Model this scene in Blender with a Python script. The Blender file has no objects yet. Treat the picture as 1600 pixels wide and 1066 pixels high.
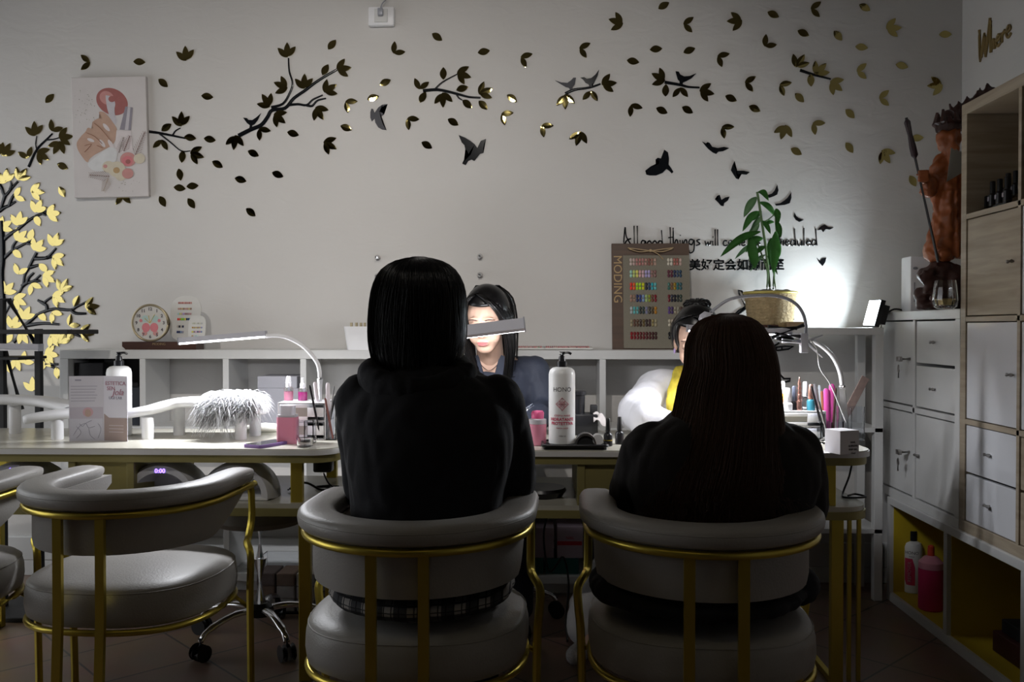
import bpy, bmesh, math, random
from mathutils import Vector, Matrix, noise
from math import pi, sin, cos, radians as R
random.seed(7)
C = bpy.context.scene.collection
# ------------------------------------------------------------------ camera
F = 1400.0; CX, CY = 800.0, 533.0; H = 1.13
YAW, PITCH = R(1.92), R(0.78)
cam_d = bpy.data.cameras.new('camera'); cam = bpy.data.objects.new('camera', cam_d); C.objects.link(cam)
cam.location = (0, 0, H); cam.rotation_euler = (R(90) - PITCH, 0, YAW)
cam_d.sensor_fit = 'HORIZONTAL'; cam_d.sensor_width = 36; cam_d.lens = 36 * F / 1600; cam_d.clip_start = .05
bpy.context.scene.camera = cam
vs = bpy.context.scene.view_settings
vs.view_transform = 'Standard'; vs.look = 'None'; vs.gamma = 1; vs.use_curve_mapping = False
vs.exposure = 0.0
# ------------------------------------------------------------------ world and levels
w = bpy.data.worlds.new('world'); bpy.context.scene.world = w; w.use_nodes = True
w.node_tree.nodes['Background'].inputs[0].default_value = (.55, .6, .7, 1)
w.node_tree.nodes['Background'].inputs[1].default_value = .35
WINDOW_L = 2.1          # radiance of the daylit window pane
BAR_W = 7.0             # desk lamp bar watts
FLOOD_W = 4.0
SPOT_L = 60.0
MURAL_W = 98.0      # wall-aimed ceiling spotlights
# ------------------------------------------------------------------ pixel -> world (photo 1600x1066)
_r = Vector((cos(YAW), sin(YAW), 0)); _f = Vector((-sin(YAW), cos(YAW), 0))
_F = _f * cos(PITCH) + Vector((0, 0, -sin(PITCH))); _U = _f * sin(PITCH) + Vector((0, 0, cos(PITCH)))
O = Vector((0, 0, H))
def ray(px, py): return _F + _r * ((px - CX) / F) + _U * ((CY - py) / F)
def PY(px, py, Y): d = ray(px, py); return O + d * (Y / d.y)
def PZ(px, py, Z): d = ray(px, py); return O + d * ((Z - H) / d.z)
def PX(px, py, X): d = ray(px, py); return O + d * (X / d.x)
# ------------------------------------------------------------------ materials
MATS = {}
def mat(name, col, rough=.5, metal=0, noise_amt=.08, scale=12, bump=0, bscale=60, trans=0, ior=1.45, alpha=1, emit=None, es=0, coat=0, sheen=0):
    if name in MATS: return MATS[name]
    m = bpy.data.materials.new(name); m.use_nodes = True; nt = m.node_tree; b = nt.nodes['Principled BSDF']
    b.inputs['Roughness'].default_value = rough; b.inputs['Metallic'].default_value = metal
    b.inputs['Transmission Weight'].default_value = trans; b.inputs['IOR'].default_value = ior
    b.inputs['Alpha'].default_value = alpha; b.inputs['Coat Weight'].default_value = coat; b.inputs['Sheen Weight'].default_value = sheen
    if emit: b.inputs['Emission Color'].default_value = (*emit, 1); b.inputs['Emission Strength'].default_value = es
    tc = nt.nodes.new('ShaderNodeTexCoord'); n = nt.nodes.new('ShaderNodeTexNoise')
    n.inputs['Scale'].default_value = scale; n.inputs['Detail'].default_value = 4
    nt.links.new(tc.outputs['Object'], n.inputs['Vector'])
    mx = nt.nodes.new('ShaderNodeMix'); mx.data_type = 'RGBA'
    a = [max(0, c * (1 - noise_amt)) for c in col]; c2 = [min(1, c * (1 + noise_amt)) for c in col]
    mx.inputs[6].default_value = (*a, 1); mx.inputs[7].default_value = (*c2, 1)
    nt.links.new(n.outputs['Fac'], mx.inputs[0]); nt.links.new(mx.outputs[2], b.inputs['Base Color'])
    if bump:
        n2 = nt.nodes.new('ShaderNodeTexNoise'); n2.inputs['Scale'].default_value = bscale; n2.inputs['Detail'].default_value = 5
        nt.links.new(tc.outputs['Object'], n2.inputs['Vector'])
        bp = nt.nodes.new('ShaderNodeBump'); bp.inputs['Strength'].default_value = bump; bp.inputs['Distance'].default_value = .01
        nt.links.new(n2.outputs['Fac'], bp.inputs['Height']); nt.links.new(bp.outputs['Normal'], b.inputs['Normal'])
    MATS[name] = m; return m
def wood(name, c1, c2, rough=.45, scale=(1, 1, 14), axis_noise=3, bump=.05):
    if name in MATS: return MATS[name]
    m = mat(name, c1, rough); nt = m.node_tree; b = nt.nodes['Principled BSDF']
    tc = nt.nodes.new('ShaderNodeTexCoord'); mp = nt.nodes.new('ShaderNodeMapping'); mp.inputs['Scale'].default_value = scale
    n = nt.nodes.new('ShaderNodeTexNoise'); n.inputs['Scale'].default_value = axis_noise; n.inputs['Detail'].default_value = 8; n.inputs['Distortion'].default_value = .4
    cr = nt.nodes.new('ShaderNodeValToRGB'); cr.color_ramp.elements[0].color = (*c1, 1); cr.color_ramp.elements[1].color = (*c2, 1)
    cr.color_ramp.elements[0].position = .35; cr.color_ramp.elements[1].position = .65
    nt.links.new(tc.outputs['Object'], mp.inputs[0]); nt.links.new(mp.outputs[0], n.inputs['Vector'])
    nt.links.new(n.outputs['Fac'], cr.inputs[0]); nt.links.new(cr.outputs[0], b.inputs['Base Color'])
    return m
W_PAINT = mat('wall_plaster', (.62, .605, .585), .85, noise_amt=.03, scale=2, bump=.35, bscale=9)
def plaster():
    nt = W_PAINT.node_tree; bp = next(n for n in nt.nodes if n.type == 'BUMP'); b = nt.nodes['Principled BSDF']
    tc = next(n for n in nt.nodes if n.type == 'TEX_COORD')
    mp = nt.nodes.new('ShaderNodeMapping'); mp.inputs['Rotation'].default_value = (0, R(-40), 0); mp.inputs['Scale'].default_value = (1.6, 1, 3)
    n = nt.nodes.new('ShaderNodeTexNoise'); n.inputs['Scale'].default_value = 5; n.inputs['Detail'].default_value = 6; n.inputs['Distortion'].default_value = 1.2
    nt.links.new(tc.outputs['Object'], mp.inputs[0]); nt.links.new(mp.outputs[0], n.inputs['Vector'])
    nt.links.new(n.outputs['Fac'], bp.inputs['Height']); bp.inputs['Strength'].default_value = .24; bp.inputs['Distance'].default_value = .01
plaster()
DARKW = mat('dark_back_wall', (.10, .095, .09), .8)
CEIL = mat('ceiling_paint', (.13, .115, .10), .9)
WHITE = mat('white_laminate', (.62, .62, .61), .35, noise_amt=.02)
WHITEGLOSS = mat('white_gloss_front', (.66, .67, .70), .12, noise_amt=.02)
WPLAST = mat('white_plastic', (.8, .8, .82), .35, noise_amt=.02)
GREYP = mat('grey_plastic', (.32, .33, .37), .3, noise_amt=.03)
BLACKP = mat('black_plastic', (.012, .012, .014), .3)
BLACKM = mat('matt_black', (.01, .01, .011), .6)
GOLD = mat('brushed_gold', (.60, .47, .08), .33, .85, noise_amt=.1)
GOLDP = mat('gold_painted_panel', (.30, .26, .10), .45, .3)
MIRG = mat('gold_mirror_acrylic', (.42, .345, .13), .035, 1, noise_amt=.03)
BRANCH = mat('black_acrylic', (.006, .007, .009), .12, coat=0)
CHROME = mat('chrome', (.7, .7, .72), .12, 1)
STEEL = mat('satin_nickel', (.45, .43, .42), .3, 1)
LEATHER = mat('greige_leather', (.36, .345, .325), .42, noise_amt=.05, scale=30, bump=.12, bscale=180)
MARBLE = mat('stone_tabletop', (.52, .50, .43), .25, noise_amt=.18, scale=5)
TABW = mat('white_table_edge', (.7, .69, .68), .3)
ACRY = mat('clear_acrylic', (.93, .95, .98), .03, trans=1, ior=1.3, noise_amt=0)
GLASS = mat('clear_glass', (.95, .95, .95), .02, trans=1, noise_amt=0)
PINKL = mat('pink_liquid', (.90, .36, .50), .12, trans=.35, noise_amt=.05)
PINKD = mat('magenta_liquid', (.62, .05, .3), .12, trans=.4)
PINKC = mat('pink_cap', (.75, .12, .28), .35)
OAK = wood('bleached_oak', (.30, .245, .175), (.40, .335, .25), .45, (1, 1.2, 16), 3)
SHELL = mat('yellow_lining', (.55, .40, .02), .6)
# ------------------------------------------------------------------ mesh helpers
def obj(name, bm, m, parent=None, smooth=False, loc=None):
    me = bpy.data.meshes.new(name); bmesh.ops.recalc_face_normals(bm, faces=bm.faces) ; bm.to_mesh(me); bm.free()
    if smooth:
        for p in me.polygons: p.use_smooth = True
        if smooth == 'auto':
            me.set_sharp_from_angle(angle=R(38))
    o = bpy.data.objects.new(name, me)
    if m: me.materials.append(m)
    C.objects.link(o)
    if parent is not None: o.parent = parent
    if loc is not None: o.location = loc
    return o
def raw(name, o, parent): o.name = name; o.parent = parent; return o
def tag(o, label=None, cat=None, group=None, kind=None):
    if label: o['label'] = label
    if cat: o['category'] = cat
    if group: o['group'] = group
    if kind: o['kind'] = kind
    return o
def thing(name, label, cat, loc=(0, 0, 0), rz=0, group=None):
    o = bpy.data.objects.new(name, None); C.objects.link(o); o.location = loc; o.rotation_euler = (0, 0, rz); o.empty_display_size = .05
    return tag(o, label, cat, group)
def dup(root, loc, rz=0, label=None, group=None, scale=None):
    r = root.copy(); C.objects.link(r); r.location = loc; r.rotation_euler = (0, 0, rz)
    if label: r['label'] = label
    if group: r['group'] = group
    if scale: r.scale = scale
    for ch in list(root.children):
        c = ch.copy(); C.objects.link(c); c.parent = r
        for g in ch.children:
            d = g.copy(); C.objects.link(d); d.parent = c
    return r
def B(): return bmesh.new()
def box(bm, a, b, bev=0, seg=2, rot=None, piv=None):
    a, b = Vector(a), Vector(b)
    g = bmesh.ops.create_cube(bm, size=1)
    s = Vector((abs(b.x - a.x), abs(b.y - a.y), abs(b.z - a.z))); c = (a + b) / 2
    bmesh.ops.scale(bm, vec=s, verts=g['verts']); 
    vs_ = g['verts']
    if bev:
        es = list({e for v in vs_ for e in v.link_edges})
        r = bmesh.ops.bevel(bm, geom=es, offset=min(bev, min(s) * .49), segments=seg, affect='EDGES', profile=.5)
        vs_ = list({v for f in r['faces'] for v in f.verts} | {v for v in vs_ if v.is_valid})
    if rot is not None: bmesh.ops.transform(bm, matrix=rot.to_4x4(), verts=vs_)
    bmesh.ops.translate(bm, vec=c, verts=vs_)
    return vs_
def frame_of(d):
    d = d.normalized(); up = Vector((0, 0, 1)) if abs(d.z) < .9 else Vector((1, 0, 0))
    x = d.cross(up).normalized(); return x, x.cross(d).normalized()
def tube(bm, pts, r, n=10, cap=True, flat=1.0, up=None, closed=False):
    pts = [Vector(p) for p in pts]; N = len(pts); rings = []
    rr = r if isinstance(r, (list, tuple)) else [r] * N
    px = None
    for i, p in enumerate(pts):
        if closed: d = pts[(i + 1) % N] - pts[i - 1]
        else: d = pts[min(i + 1, N - 1)] - pts[max(i - 1, 0)]
        if d.length < 1e-9: d = Vector((0, 0, 1))
        d.normalize()
        if up is not None:
            u = Vector(up); x = d.cross(u); x = x.normalized() if x.length > 1e-4 else frame_of(d)[0]; y = x.cross(d).normalized()
        else:
            if px is None: x, y = frame_of(d)
            else:
                x = (px - d * px.dot(d)); x = x.normalized() if x.length > 1e-6 else frame_of(d)[0]; y = x.cross(d).normalized() * -1
                y = d.cross(x).normalized()
            px = x
        rings.append([bm.verts.new(p + (x * cos(2 * pi * k / n) + y * sin(2 * pi * k / n) * flat) * rr[i]) for k in range(n)])
    for i in range(N - (0 if closed else 1)):
        a, b = rings[i], rings[(i + 1) % N]
        for k in range(n): bm.faces.new((a[k], a[(k + 1) % n], b[(k + 1) % n], b[k]))
    if cap and not closed:
        bm.faces.new(rings[0][::-1]); bm.faces.new(rings[-1])
    return rings
def lathe(bm, prof, n=24, c=(0, 0, 0), sx=1, sy=1, cap=True):
    c = Vector(c); rings = []
    for r, z in prof:
        rings.append([bm.verts.new(c + Vector((r * sx * cos(2 * pi * k / n), r * sy * sin(2 * pi * k / n), z))) for k in range(n)])
    for i in range(len(rings) - 1):
        a, b = rings[i], rings[i + 1]
        for k in range(n): bm.faces.new((a[k], a[(k + 1) % n], b[(k + 1) % n], b[k]))
    if cap:
        if prof[0][0] > 1e-5: bm.faces.new(rings[0][::-1])
        if prof[-1][0] > 1e-5: bm.faces.new(rings[-1])
    bmesh.ops.remove_doubles(bm, verts=[v for r in rings for v in r], dist=1e-6)
def prism(bm, pts, d, off=(0, 0, 0)):
    """pts: list of Vector, extruded by vector d"""
    off = Vector(off); d = Vector(d)
    a = [bm.verts.new(Vector(p) + off) for p in pts]; b = [bm.verts.new(Vector(p) + off + d) for p in pts]
    n = len(pts)
    try: f1 = bm.faces.new(a); f2 = bm.faces.new(b[::-1])
    except ValueError: return
    for i in range(n): bm.faces.new((a[i], a[(i + 1) % n], b[(i + 1) % n], b[i]))
    bmesh.ops.triangulate(bm, faces=[f1, f2])
def spline(pts, n=8):
    pts = [Vector(p) for p in pts]; out = []
    for i in range(len(pts) - 1):
        p0, p1, p2, p3 = pts[max(i - 1, 0)], pts[i], pts[i + 1], pts[min(i + 2, len(pts) - 1)]
        for k in range(n):
            t = k / n
            out.append(.5 * ((2 * p1) + (p2 - p0) * t + (2 * p0 - 5 * p1 + 4 * p2 - p3) * t * t + (3 * p1 - p0 - 3 * p2 + p3) * t ** 3))
    out.append(pts[-1]); return out
def rrect(w_, d_, r, n=6):
    o = []
    for cx, cy, a0 in ((w_ / 2 - r, d_ / 2 - r, 0), (-w_ / 2 + r, d_ / 2 - r, 90), (-w_ / 2 + r, -d_ / 2 + r, 180), (w_ / 2 - r, -d_ / 2 + r, 270)):
        for k in range(n + 1): a = R(a0 + 90 * k / n); o.append((cx + r * cos(a), cy + r * sin(a)))
    return o
def slab(bm, outline, z0, z1, c=(0, 0)):
    prism(bm, [Vector((x + c[0], y + c[1], z0)) for x, y in outline], (0, 0, z1 - z0))
def capsule(bm, p0, r0, p1, r1, n=14, s=(1, 1, 1)):
    p0, p1 = Vector(p0), Vector(p1); d = p1 - p0; L = d.length; prof = []
    for k in range(7): a = -pi / 2 + pi / 2 * k / 6; prof.append((r0 * cos(a), r0 * sin(a)))
    for k in range(7): a = pi / 2 * k / 6; prof.append((r1 * cos(a), L + r1 * sin(a)))
    x, y = frame_of(d) if L > 1e-6 else (Vector((1, 0, 0)), Vector((0, 1, 0))); dn = d.normalized() if L > 1e-6 else Vector((0, 0, 1))
    rings = []
    for r, z in prof:
        r = max(r, 1e-5)
        rings.append([bm.verts.new(p0 + dn * z + (x * cos(2 * pi * k / n) + y * sin(2 * pi * k / n)) * r) for k in range(n)])
    for i in range(len(rings) - 1):
        a, b = rings[i], rings[i + 1]
        for k in range(n): bm.faces.new((a[k], a[(k + 1) % n], b[(k + 1) % n], b[k]))
    bm.faces.new(rings[0][::-1]); bm.faces.new(rings[-1])
def ellip(bm, c, r, rot=None, u=20, v=14):
    g = bmesh.ops.create_uvsphere(bm, u_segments=u, v_segments=v, radius=1)
    bmesh.ops.scale(bm, vec=Vector(r), verts=g['verts'])
    if rot is not None: bmesh.ops.transform(bm, matrix=rot.to_4x4(), verts=g['verts'])
    bmesh.ops.translate(bm, vec=Vector(c), verts=g['verts']); return g['verts']
def remeshed(bm, vox, smooth_it=6, fn=None):
    """one continuous surface out of overlapping volumes"""
    bmesh.ops.recalc_face_normals(bm, faces=bm.faces)
    me = bpy.data.meshes.new('tmp'); bm.to_mesh(me); bm.free()
    o = bpy.data.objects.new('tmp', me); C.objects.link(o)
    md = o.modifiers.new('r', 'REMESH'); md.mode = 'VOXEL'; md.voxel_size = vox
    if smooth_it: sm = o.modifiers.new('s', 'SMOOTH'); sm.iterations = smooth_it; sm.factor = .5
    dg = bpy.context.evaluated_depsgraph_get(); me2 = bpy.data.meshes.new_from_object(o.evaluated_get(dg))
    bpy.data.objects.remove(o); bpy.data.meshes.remove(me)
    b2 = bmesh.new(); b2.from_mesh(me2); bpy.data.meshes.remove(me2)
    if fn:
        b2.normal_update()
        mv = [(v, v.co + v.normal * fn(v.co.copy(), v.normal.copy())) for v in b2.verts]
        for v, c in mv: v.co = c
    return b2
_txt = {}
def text(body, size, loc, m, parent, extrude=.0004, rot=(pi / 2, 0, 0), align='CENTER', name='lettering', sx=1.0, bold=0.0, shear=0):
    key = (body, size, extrude, align, bold, shear)
    if key not in _txt:
        cu = bpy.data.curves.new('t', 'FONT'); cu.body = body; cu.size = size; cu.extrude = extrude; cu.align_x = align; cu.align_y = 'CENTER'
        cu.resolution_u = 3; cu.offset = bold; cu.shear = shear
        o = bpy.data.objects.new('t', cu); C.objects.link(o); dg = bpy.context.evaluated_depsgraph_get()
        me = bpy.data.meshes.new_from_object(o.evaluated_get(dg)); bpy.data.objects.remove(o); bpy.data.curves.remove(cu)
        me.materials.clear(); _txt[key] = me
    me = _txt[key]
    if not me.materials: me.materials.append(m)
    elif me.materials[0] != m: me = me.copy(); me.materials.clear(); me.materials.append(m)
    o = bpy.data.objects.new(name, me); C.objects.link(o); o.location = loc; o.rotation_euler = rot; o.scale = (sx, 1, 1)
    if parent is not None: o.parent = parent
    return o
# simple one-line handwriting, tall ascenders
HW = {'A': ([[(0, 0), (.25, 2.9), (.45, 1.4), (1.3, 0)], [(.1, .2), (.6, .9), (1.2, 1.1)]], 1.5),
 'W': ([[(0, 3), (.25, 0), (1.0, 2.2), (1.2, 0), (2.0, 3.2)]], 2.0), 'l': ([[(.15, 3.1), (.2, 0)]], .5),
 'g': ([[(.9, .9), (.3, 1), (.1, .4), (.6, .2), (.95, .9), (.9, -.8), (.3, -1.2), (.1, -.8)]], 1.15),
 'o': ([[(.5, 1), (.1, .5), (.45, 0), (.9, .5), (.5, 1)]], 1.05), 'd': ([[(.9, .8), (.3, .9), (.1, .2), (.6, .05), (.95, .8)], [(.75, 3.0), (1.0, 0)]], 1.2),
 't': ([[(.3, 3.0), (.35, 0)], [(0, 1.3), (.8, 1.4)]], .7), 'h': ([[(.1, 2.9), (.15, 0), (.5, .9), (.8, .8), (.85, 0)]], 1.05),
 'i': ([[(.15, .9), (.2, 0)], [(.2, 1.6), (.22, 1.75)]], .45), 'n': ([[(.1, .9), (.15, 0), (.5, .9), (.8, .8), (.85, 0)]], 1.05),
 's': ([[(.8, 1), (.2, .8), (.75, .3), (.1, 0)]], .9), 'w': ([[(.05, .9), (.3, .05), (.6, .7), (.85, .05), (1.2, .9)]], 1.35),
 'c': ([[(.8, .85), (.3, .9), (.1, .3), (.4, 0), (.9, .15)]], .95), 'm': ([[(.1, .9), (.1, 0), (.45, .9), (.6, 0), (.95, .9), (1.1, 0)]], 1.25),
 'e': ([[(.15, .5), (.8, .6), (.5, 1), (.1, .5), (.4, 0), (.9, .15)]], .95), 'a': ([[(.8, .8), (.2, .8), (.15, .1), (.7, .2), (.8, .8), (.9, 0)]], 1.0),
 'u': ([[(.1, .9), (.2, .1), (.7, .1), (.85, .9), (.9, 0)]], 1.05), 'r': ([[(.1, .9), (.15, 0), (.2, .6), (.7, .9)]], .8), ' ': ([], .9)}
def handwriting(bm, s, org, ux, uz, un, unit, r):
    x = 0
    for ch in s:
        st, adv = HW[ch]
        for p in st:
            pts = [org + ux * ((x + a) * unit) + uz * (b * unit) for a, b in p]
            if len(pts) > 2: pts = spline(pts, 4)
            tube(bm, pts, r, 6)
        x += adv
    return x * unit
# ------------------------------------------------------------------ setting
WY, WX = 4.03, 1.85
def struct(name, bm, m, smooth=False): o = obj(name, bm, m, None, smooth); o['kind'] = 'structure'; return o
LX, FY, CZ = -3.5, -2.6, 3.0
b = B(); box(b, (LX - .1, WY, -.1), (WX + .1, WY + .12, CZ + .1)); struct('wall_back', b, W_PAINT)
b = B(); box(b, (WX, FY, -.1), (WX + .12, WY, CZ + .1)); struct('wall_right', b, W_PAINT)
WIN = (1.3, 3.85, .3, 2.25)
b = B()
for a, c in (((LX - .12, FY, -.1), (LX, WIN[0], CZ + .1)), ((LX - .12, WIN[1], -.1), (LX, WY, CZ + .1)), ((LX - .12, WIN[0], -.1), (LX, WIN[1], WIN[2])), ((LX - .12, WIN[0], WIN[3]), (LX, WIN[1], CZ + .1))): box(b, a, c)
struct('wall_left', b, W_PAINT)
b = B(); box(b, (LX - .1, FY - .12, -.1), (WX + .1, FY, CZ + .1)); struct('wall_front', b, DARKW)
b = B(); box(b, (LX - .1, FY - .1, CZ), (WX + .1, WY + .1, CZ + .1)); struct('ceiling', b, CEIL)
# window: frame, mullion, daylit pane
b = B(); x0, x1 = LX - .1, LX + .02
for a, c in ((WIN[0], WIN[0] + .06), (WIN[1] - .06, WIN[1]), (2.55, 2.61)): box(b, (x0, a, WIN[2]), (x1, c, WIN[3]), .004)
for a, c in ((WIN[2], WIN[2] + .06), (WIN[3] - .06, WIN[3])): box(b, (x0, WIN[0], a), (x1, WIN[1], c), .004)
wf = struct('window_1', b, WHITE)
b = B(); box(b, (LX - .075, WIN[0], WIN[2]), (LX - .065, WIN[1], WIN[3]))
DAY = mat('daylit_window_pane', (.8, .85, .9), .1, emit=(.93, .96, 1.0), es=WINDOW_L); obj('pane', b, DAY, wf)
# floor tiles laid diagonally
fm = mat('terracotta_tile', (.22, .15, .11), .35); nt = fm.node_tree; bs = nt.nodes['Principled BSDF']
tc = nt.nodes.new('ShaderNodeTexCoord'); mp = nt.nodes.new('ShaderNodeMapping'); mp.inputs['Rotation'].default_value = (0, 0, R(45))
bt = nt.nodes.new('ShaderNodeTexBrick'); bt.offset = 0; bt.squash = 1; bt.inputs['Scale'].default_value = 1
bt.inputs['Brick Width'].default_value = .33; bt.inputs['Row Height'].default_value = .33; bt.inputs['Mortar Size'].default_value = .004
bt.inputs['Color1'].default_value = (.26, .17, .12, 1); bt.inputs['Color2'].default_value = (.20, .135, .10, 1); bt.inputs['Mortar'].default_value = (.06, .05, .045, 1)
nn = nt.nodes.new('ShaderNodeTexNoise'); nn.inputs['Scale'].default_value = 7; mxx = nt.nodes.new('ShaderNodeMix'); mxx.data_type = 'RGBA'; mxx.blend_type = 'MULTIPLY'; mxx.inputs[0].default_value = .35
nt.links.new(tc.outputs['Object'], mp.inputs[0]); nt.links.new(mp.outputs[0], bt.inputs['Vector']); nt.links.new(tc.outputs['Object'], nn.inputs['Vector'])
nt.links.new(bt.outputs['Color'], mxx.inputs[6]); nt.links.new(nn.outputs['Color'], mxx.inputs[7]); nt.links.new(mxx.outputs[2], bs.inputs['Base Color'])
b = B(); box(b, (LX - .1, FY - .1, -.1), (WX + .1, WY + .1, 0)); struct('floor', b, fm)
b = B(); box(b, (LX, WY - .015, 0), (WX, WY, .07), .003); box(b, (LX, WY - .018, .07), (WX, WY, .18), .005); struct('baseboard_back', b, WHITE)
b = B(); box(b, (WX - .015, FY, 0), (WX, WY, .07), .003); struct('baseboard_right', b, WHITE)
# ceiling spotlights behind the viewer whose reflections sit in the gold decals
SPOT = mat('warm_spot_bulb', (1, .9, .7), .3, emit=(1, .82, .45), es=SPOT_L)
def ceil_spot(x, y, label, aim, k=1.0):
    t = thing('ceiling_spotlight', label, 'spotlight', (x, y, CZ))
    b = B(); lathe(b, [(.05, 0), (.05, -.01), (.032, -.02), (.032, -.09), (.028, -.09), (.028, -.08)], 20); obj('housing', b, BLACKM, t, 'auto')
    b = B(); ellip(b, (0, 0, -.085), (.026, .026, .018)); obj('bulb', b, SPOT, t, True)
    L = bpy.data.lights.new('spot_beam', 'SPOT'); L.energy = MURAL_W * k; L.spot_size = R(62); L.spot_blend = 1.0; L.shadow_soft_size = .022; L.color = (1, .95, .90)
    lo = bpy.data.objects.new('spot_beam', L); C.objects.link(lo); lo.parent = t; lo.location = (0, .02, -.11); lo.rotation_euler = (Vector(aim) - Vector((x, y + .02, CZ - .11))).to_track_quat('-Z', 'Y').to_euler()
ceil_spot(-.245, .76, 'ceiling spotlight reflected in the gold leaf left of the two-bird twig', (-.35, 4.03, 1.45))
ceil_spot(.17, .76, 'ceiling spotlight reflected in the leaves of the two-bird twig', (.1, 4.03, 1.45), .45)
ceil_spot(-1.37, .76, 'ceiling spotlight reflected in the gold leaf above the swallow decal', (-1.55, 4.03, 1.45), 1.0)
# ================================================================== furniture
# ---- low white cubby shelf along the back wall
SY, SZ = 3.76, 1.04
xl = PY(93, 600, SY).x; xr = PY(1092, 600, SY).x
sh = thing('cubby_shelf', 'long low white open cubby shelf unit against back wall behind the tables', 'shelf', ((xl + xr) / 2, 3.9, 0))
def rel(o, p): return Vector(p) - Vector(o.location)
def rbox(parent, name, a, c, m, bev=.002, smooth=False):
    b = B(); box(b, rel(parent, a), rel(parent, c), bev); return obj(name, b, m, parent, smooth)
yb = WY - .02
rbox(sh, 'top_board', (xl, SY, SZ - .038), (xr, yb, SZ), WHITE)
rbox(sh, 'bottom_board', (xl, SY, .055), (xr, yb, .09), WHITE)
rbox(sh, 'plinth', (xl + .05, SY + .06, 0), (xr - .05, yb, .055), WHITE)
for xx in (xl, xr - .038): rbox(sh, 'side_panel', (xx, SY, .09), (xx + .038, yb, SZ - .038), WHITE)
divs = [PY(p, 600, SY).x for p in (218, 348, 469, 590, 711, 823, 937)]
for xx in divs: rbox(sh, 'divider', (xx, SY, .09), (xx + .026, yb, SZ - .038), WHITE)
xs = [xl + .038] + [d for d in divs] + [xr - .038]
for z in (.695, .39):
    rbox(sh, 'middle_board', (xl + .038, SY + .003, z), (xr - .038, yb, z + .018), WHITE)
# ---- slim white rack at the right, level with the eye
rx0, rx1, ry0, ry1, RZ = PY(1150, 512, 3.75).x, PY(1381, 512, 3.75).x, 3.75, 3.99, 1.135
rk = thing('rack', 'slim white metal console rack carrying the potted plant and floodlight', 'rack', ((rx0 + rx1) / 2, 3.87, 0))
rbox(rk, 'top_board', (rx0, ry0, RZ - .03), (rx1, ry1, RZ), WHITE)
for z in (.72, .30): rbox(rk, 'shelf_board', (rx0, ry0, z - .02), (rx1, ry1, z), WHITE)
for xx in (rx0, rx1 - .035):
    for yy in (ry0, ry1 - .035): rbox(rk, 'leg', (xx, yy, 0), (xx + .035, yy + .035, RZ - .03), WHITE)
# ---- white cube cabinet on the right
def knob(parent, x, y, z):
    b = B(); tube(b, [(x, y, z), (x - .012, y, z)], .004, 8); tube(b, [(x - .012, y - .012, z), (x - .012, y + .012, z)], .006, 10); return obj('knob', b, STEEL, parent, True)
def lockkey(parent, x, y, z):
    b = B(); tube(b, [(x, y, z), (x - .035, y, z)], .007, 10); box(b, (x - .05, y - .016, z - .01), (x - .035, y + .016, z + .01), .003)
    tube(b, [(x - .045, y, z - .03), (x - .045, y, z - .075)], .003, 6); ellip(b, (x - .045, y, z - .038), (.003, .013, .016)); obj('key', b, STEEL, parent, True)
XF = 1.455; wy0, wy1 = 3.172, 3.945
wc = thing('cube_cabinet', 'white cube cabinet with key-locked doors and two drawers behind the right table', 'cabinet', (1.6, 3.5, .43))
def wb(name, a, c, m=WHITE, bev=.002): return rbox(wc, name, a, c, m, bev)
x2 = WX - .02
wb('top_board', (XF, wy0, 1.165), (x2, wy1, 1.20)); wb('bottom_board', (XF, wy0, .43), (x2, wy1, .465))
for yy in (wy0, wy1 - .038): wb('side_panel', (XF, yy, .465), (x2, yy + .038, 1.165))
wb('divider', (XF, 3.549, .465), (x2, 3.569, 1.165)); wb('middle_board', (XF, wy0 + .038, .80), (x2, wy1 - .038, .822))
wb('back_panel', (x2 - .01, wy0 + .03, .46), (x2, wy1 - .03, 1.17))
def front(parent, nm, y0, y1, z0, z1, m, knobs=(), key=None, XX=None):
    X0 = XF if XX is None else XX
    b = B(); box(b, rel(parent, (X0 + .004, y0 + .003, z0 + .003)), rel(parent, (X0 + .02, y1 - .003, z1 - .003)), .002); o = obj(nm, b, m, parent)
    for (ky, kz) in knobs: q = rel(parent, (X0 + .004, ky, kz)); knob(o, *q)
    if key: q = rel(parent, (X0 + .004, *key)); lockkey(o, *q)
    return o
front(wc, 'door', 3.572, 3.905, .825, 1.162, WHITE, key=(3.604, 1.01))
front(wc, 'drawer', 3.212, 3.546, .995, 1.162, WHITE, [(3.38, 1.08)]); front(wc, 'drawer', 3.212, 3.546, .825, .99, WHITE, [(3.38, .905)])
front(wc, 'door', 3.572, 3.905, .468, .798, WHITE, key=(3.604, .64)); front(wc, 'door', 3.212, 3.546, .468, .798, WHITE, [(3.515, .64)])
# ---- white box row with yellow lining on the floor
by0, by1 = 1.95, 3.79; ub = thing('floor_cubby', 'white cubby row with yellow-lined openings standing on the floor under the cabinets', 'shelf', (1.65, 2.8, 0))
def lb(name, a, c, m=WHITE, bev=.0015): return rbox(ub, name, a, c, m, bev)
lb('top_board', (XF - .012, by0, .40), (x2, by1, .43)); lb('bottom_board', (XF - .012, by0, .0), (x2, by1, .035))
ypos = [by1 - .03, 3.235, 2.715, 2.19]
for yy in ypos: lb('divider', (XF - .012, yy, .035), (x2, yy + .028, .40))
lb('back_panel', (x2 - .012, by0, .035), (x2, by1, .40), SHELL)
for i in range(3):
    ya, yc = ypos[i + 1] + .028, ypos[i]
    lb('yellow_lining', (XF + .004, ya + .0005, .035), (x2 - .013, yc - .0005, .037), SHELL, 0); lb('yellow_lining', (XF + .004, yc - .004, .037), (x2 - .013, yc - .0005, .398), SHELL, 0)
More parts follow.
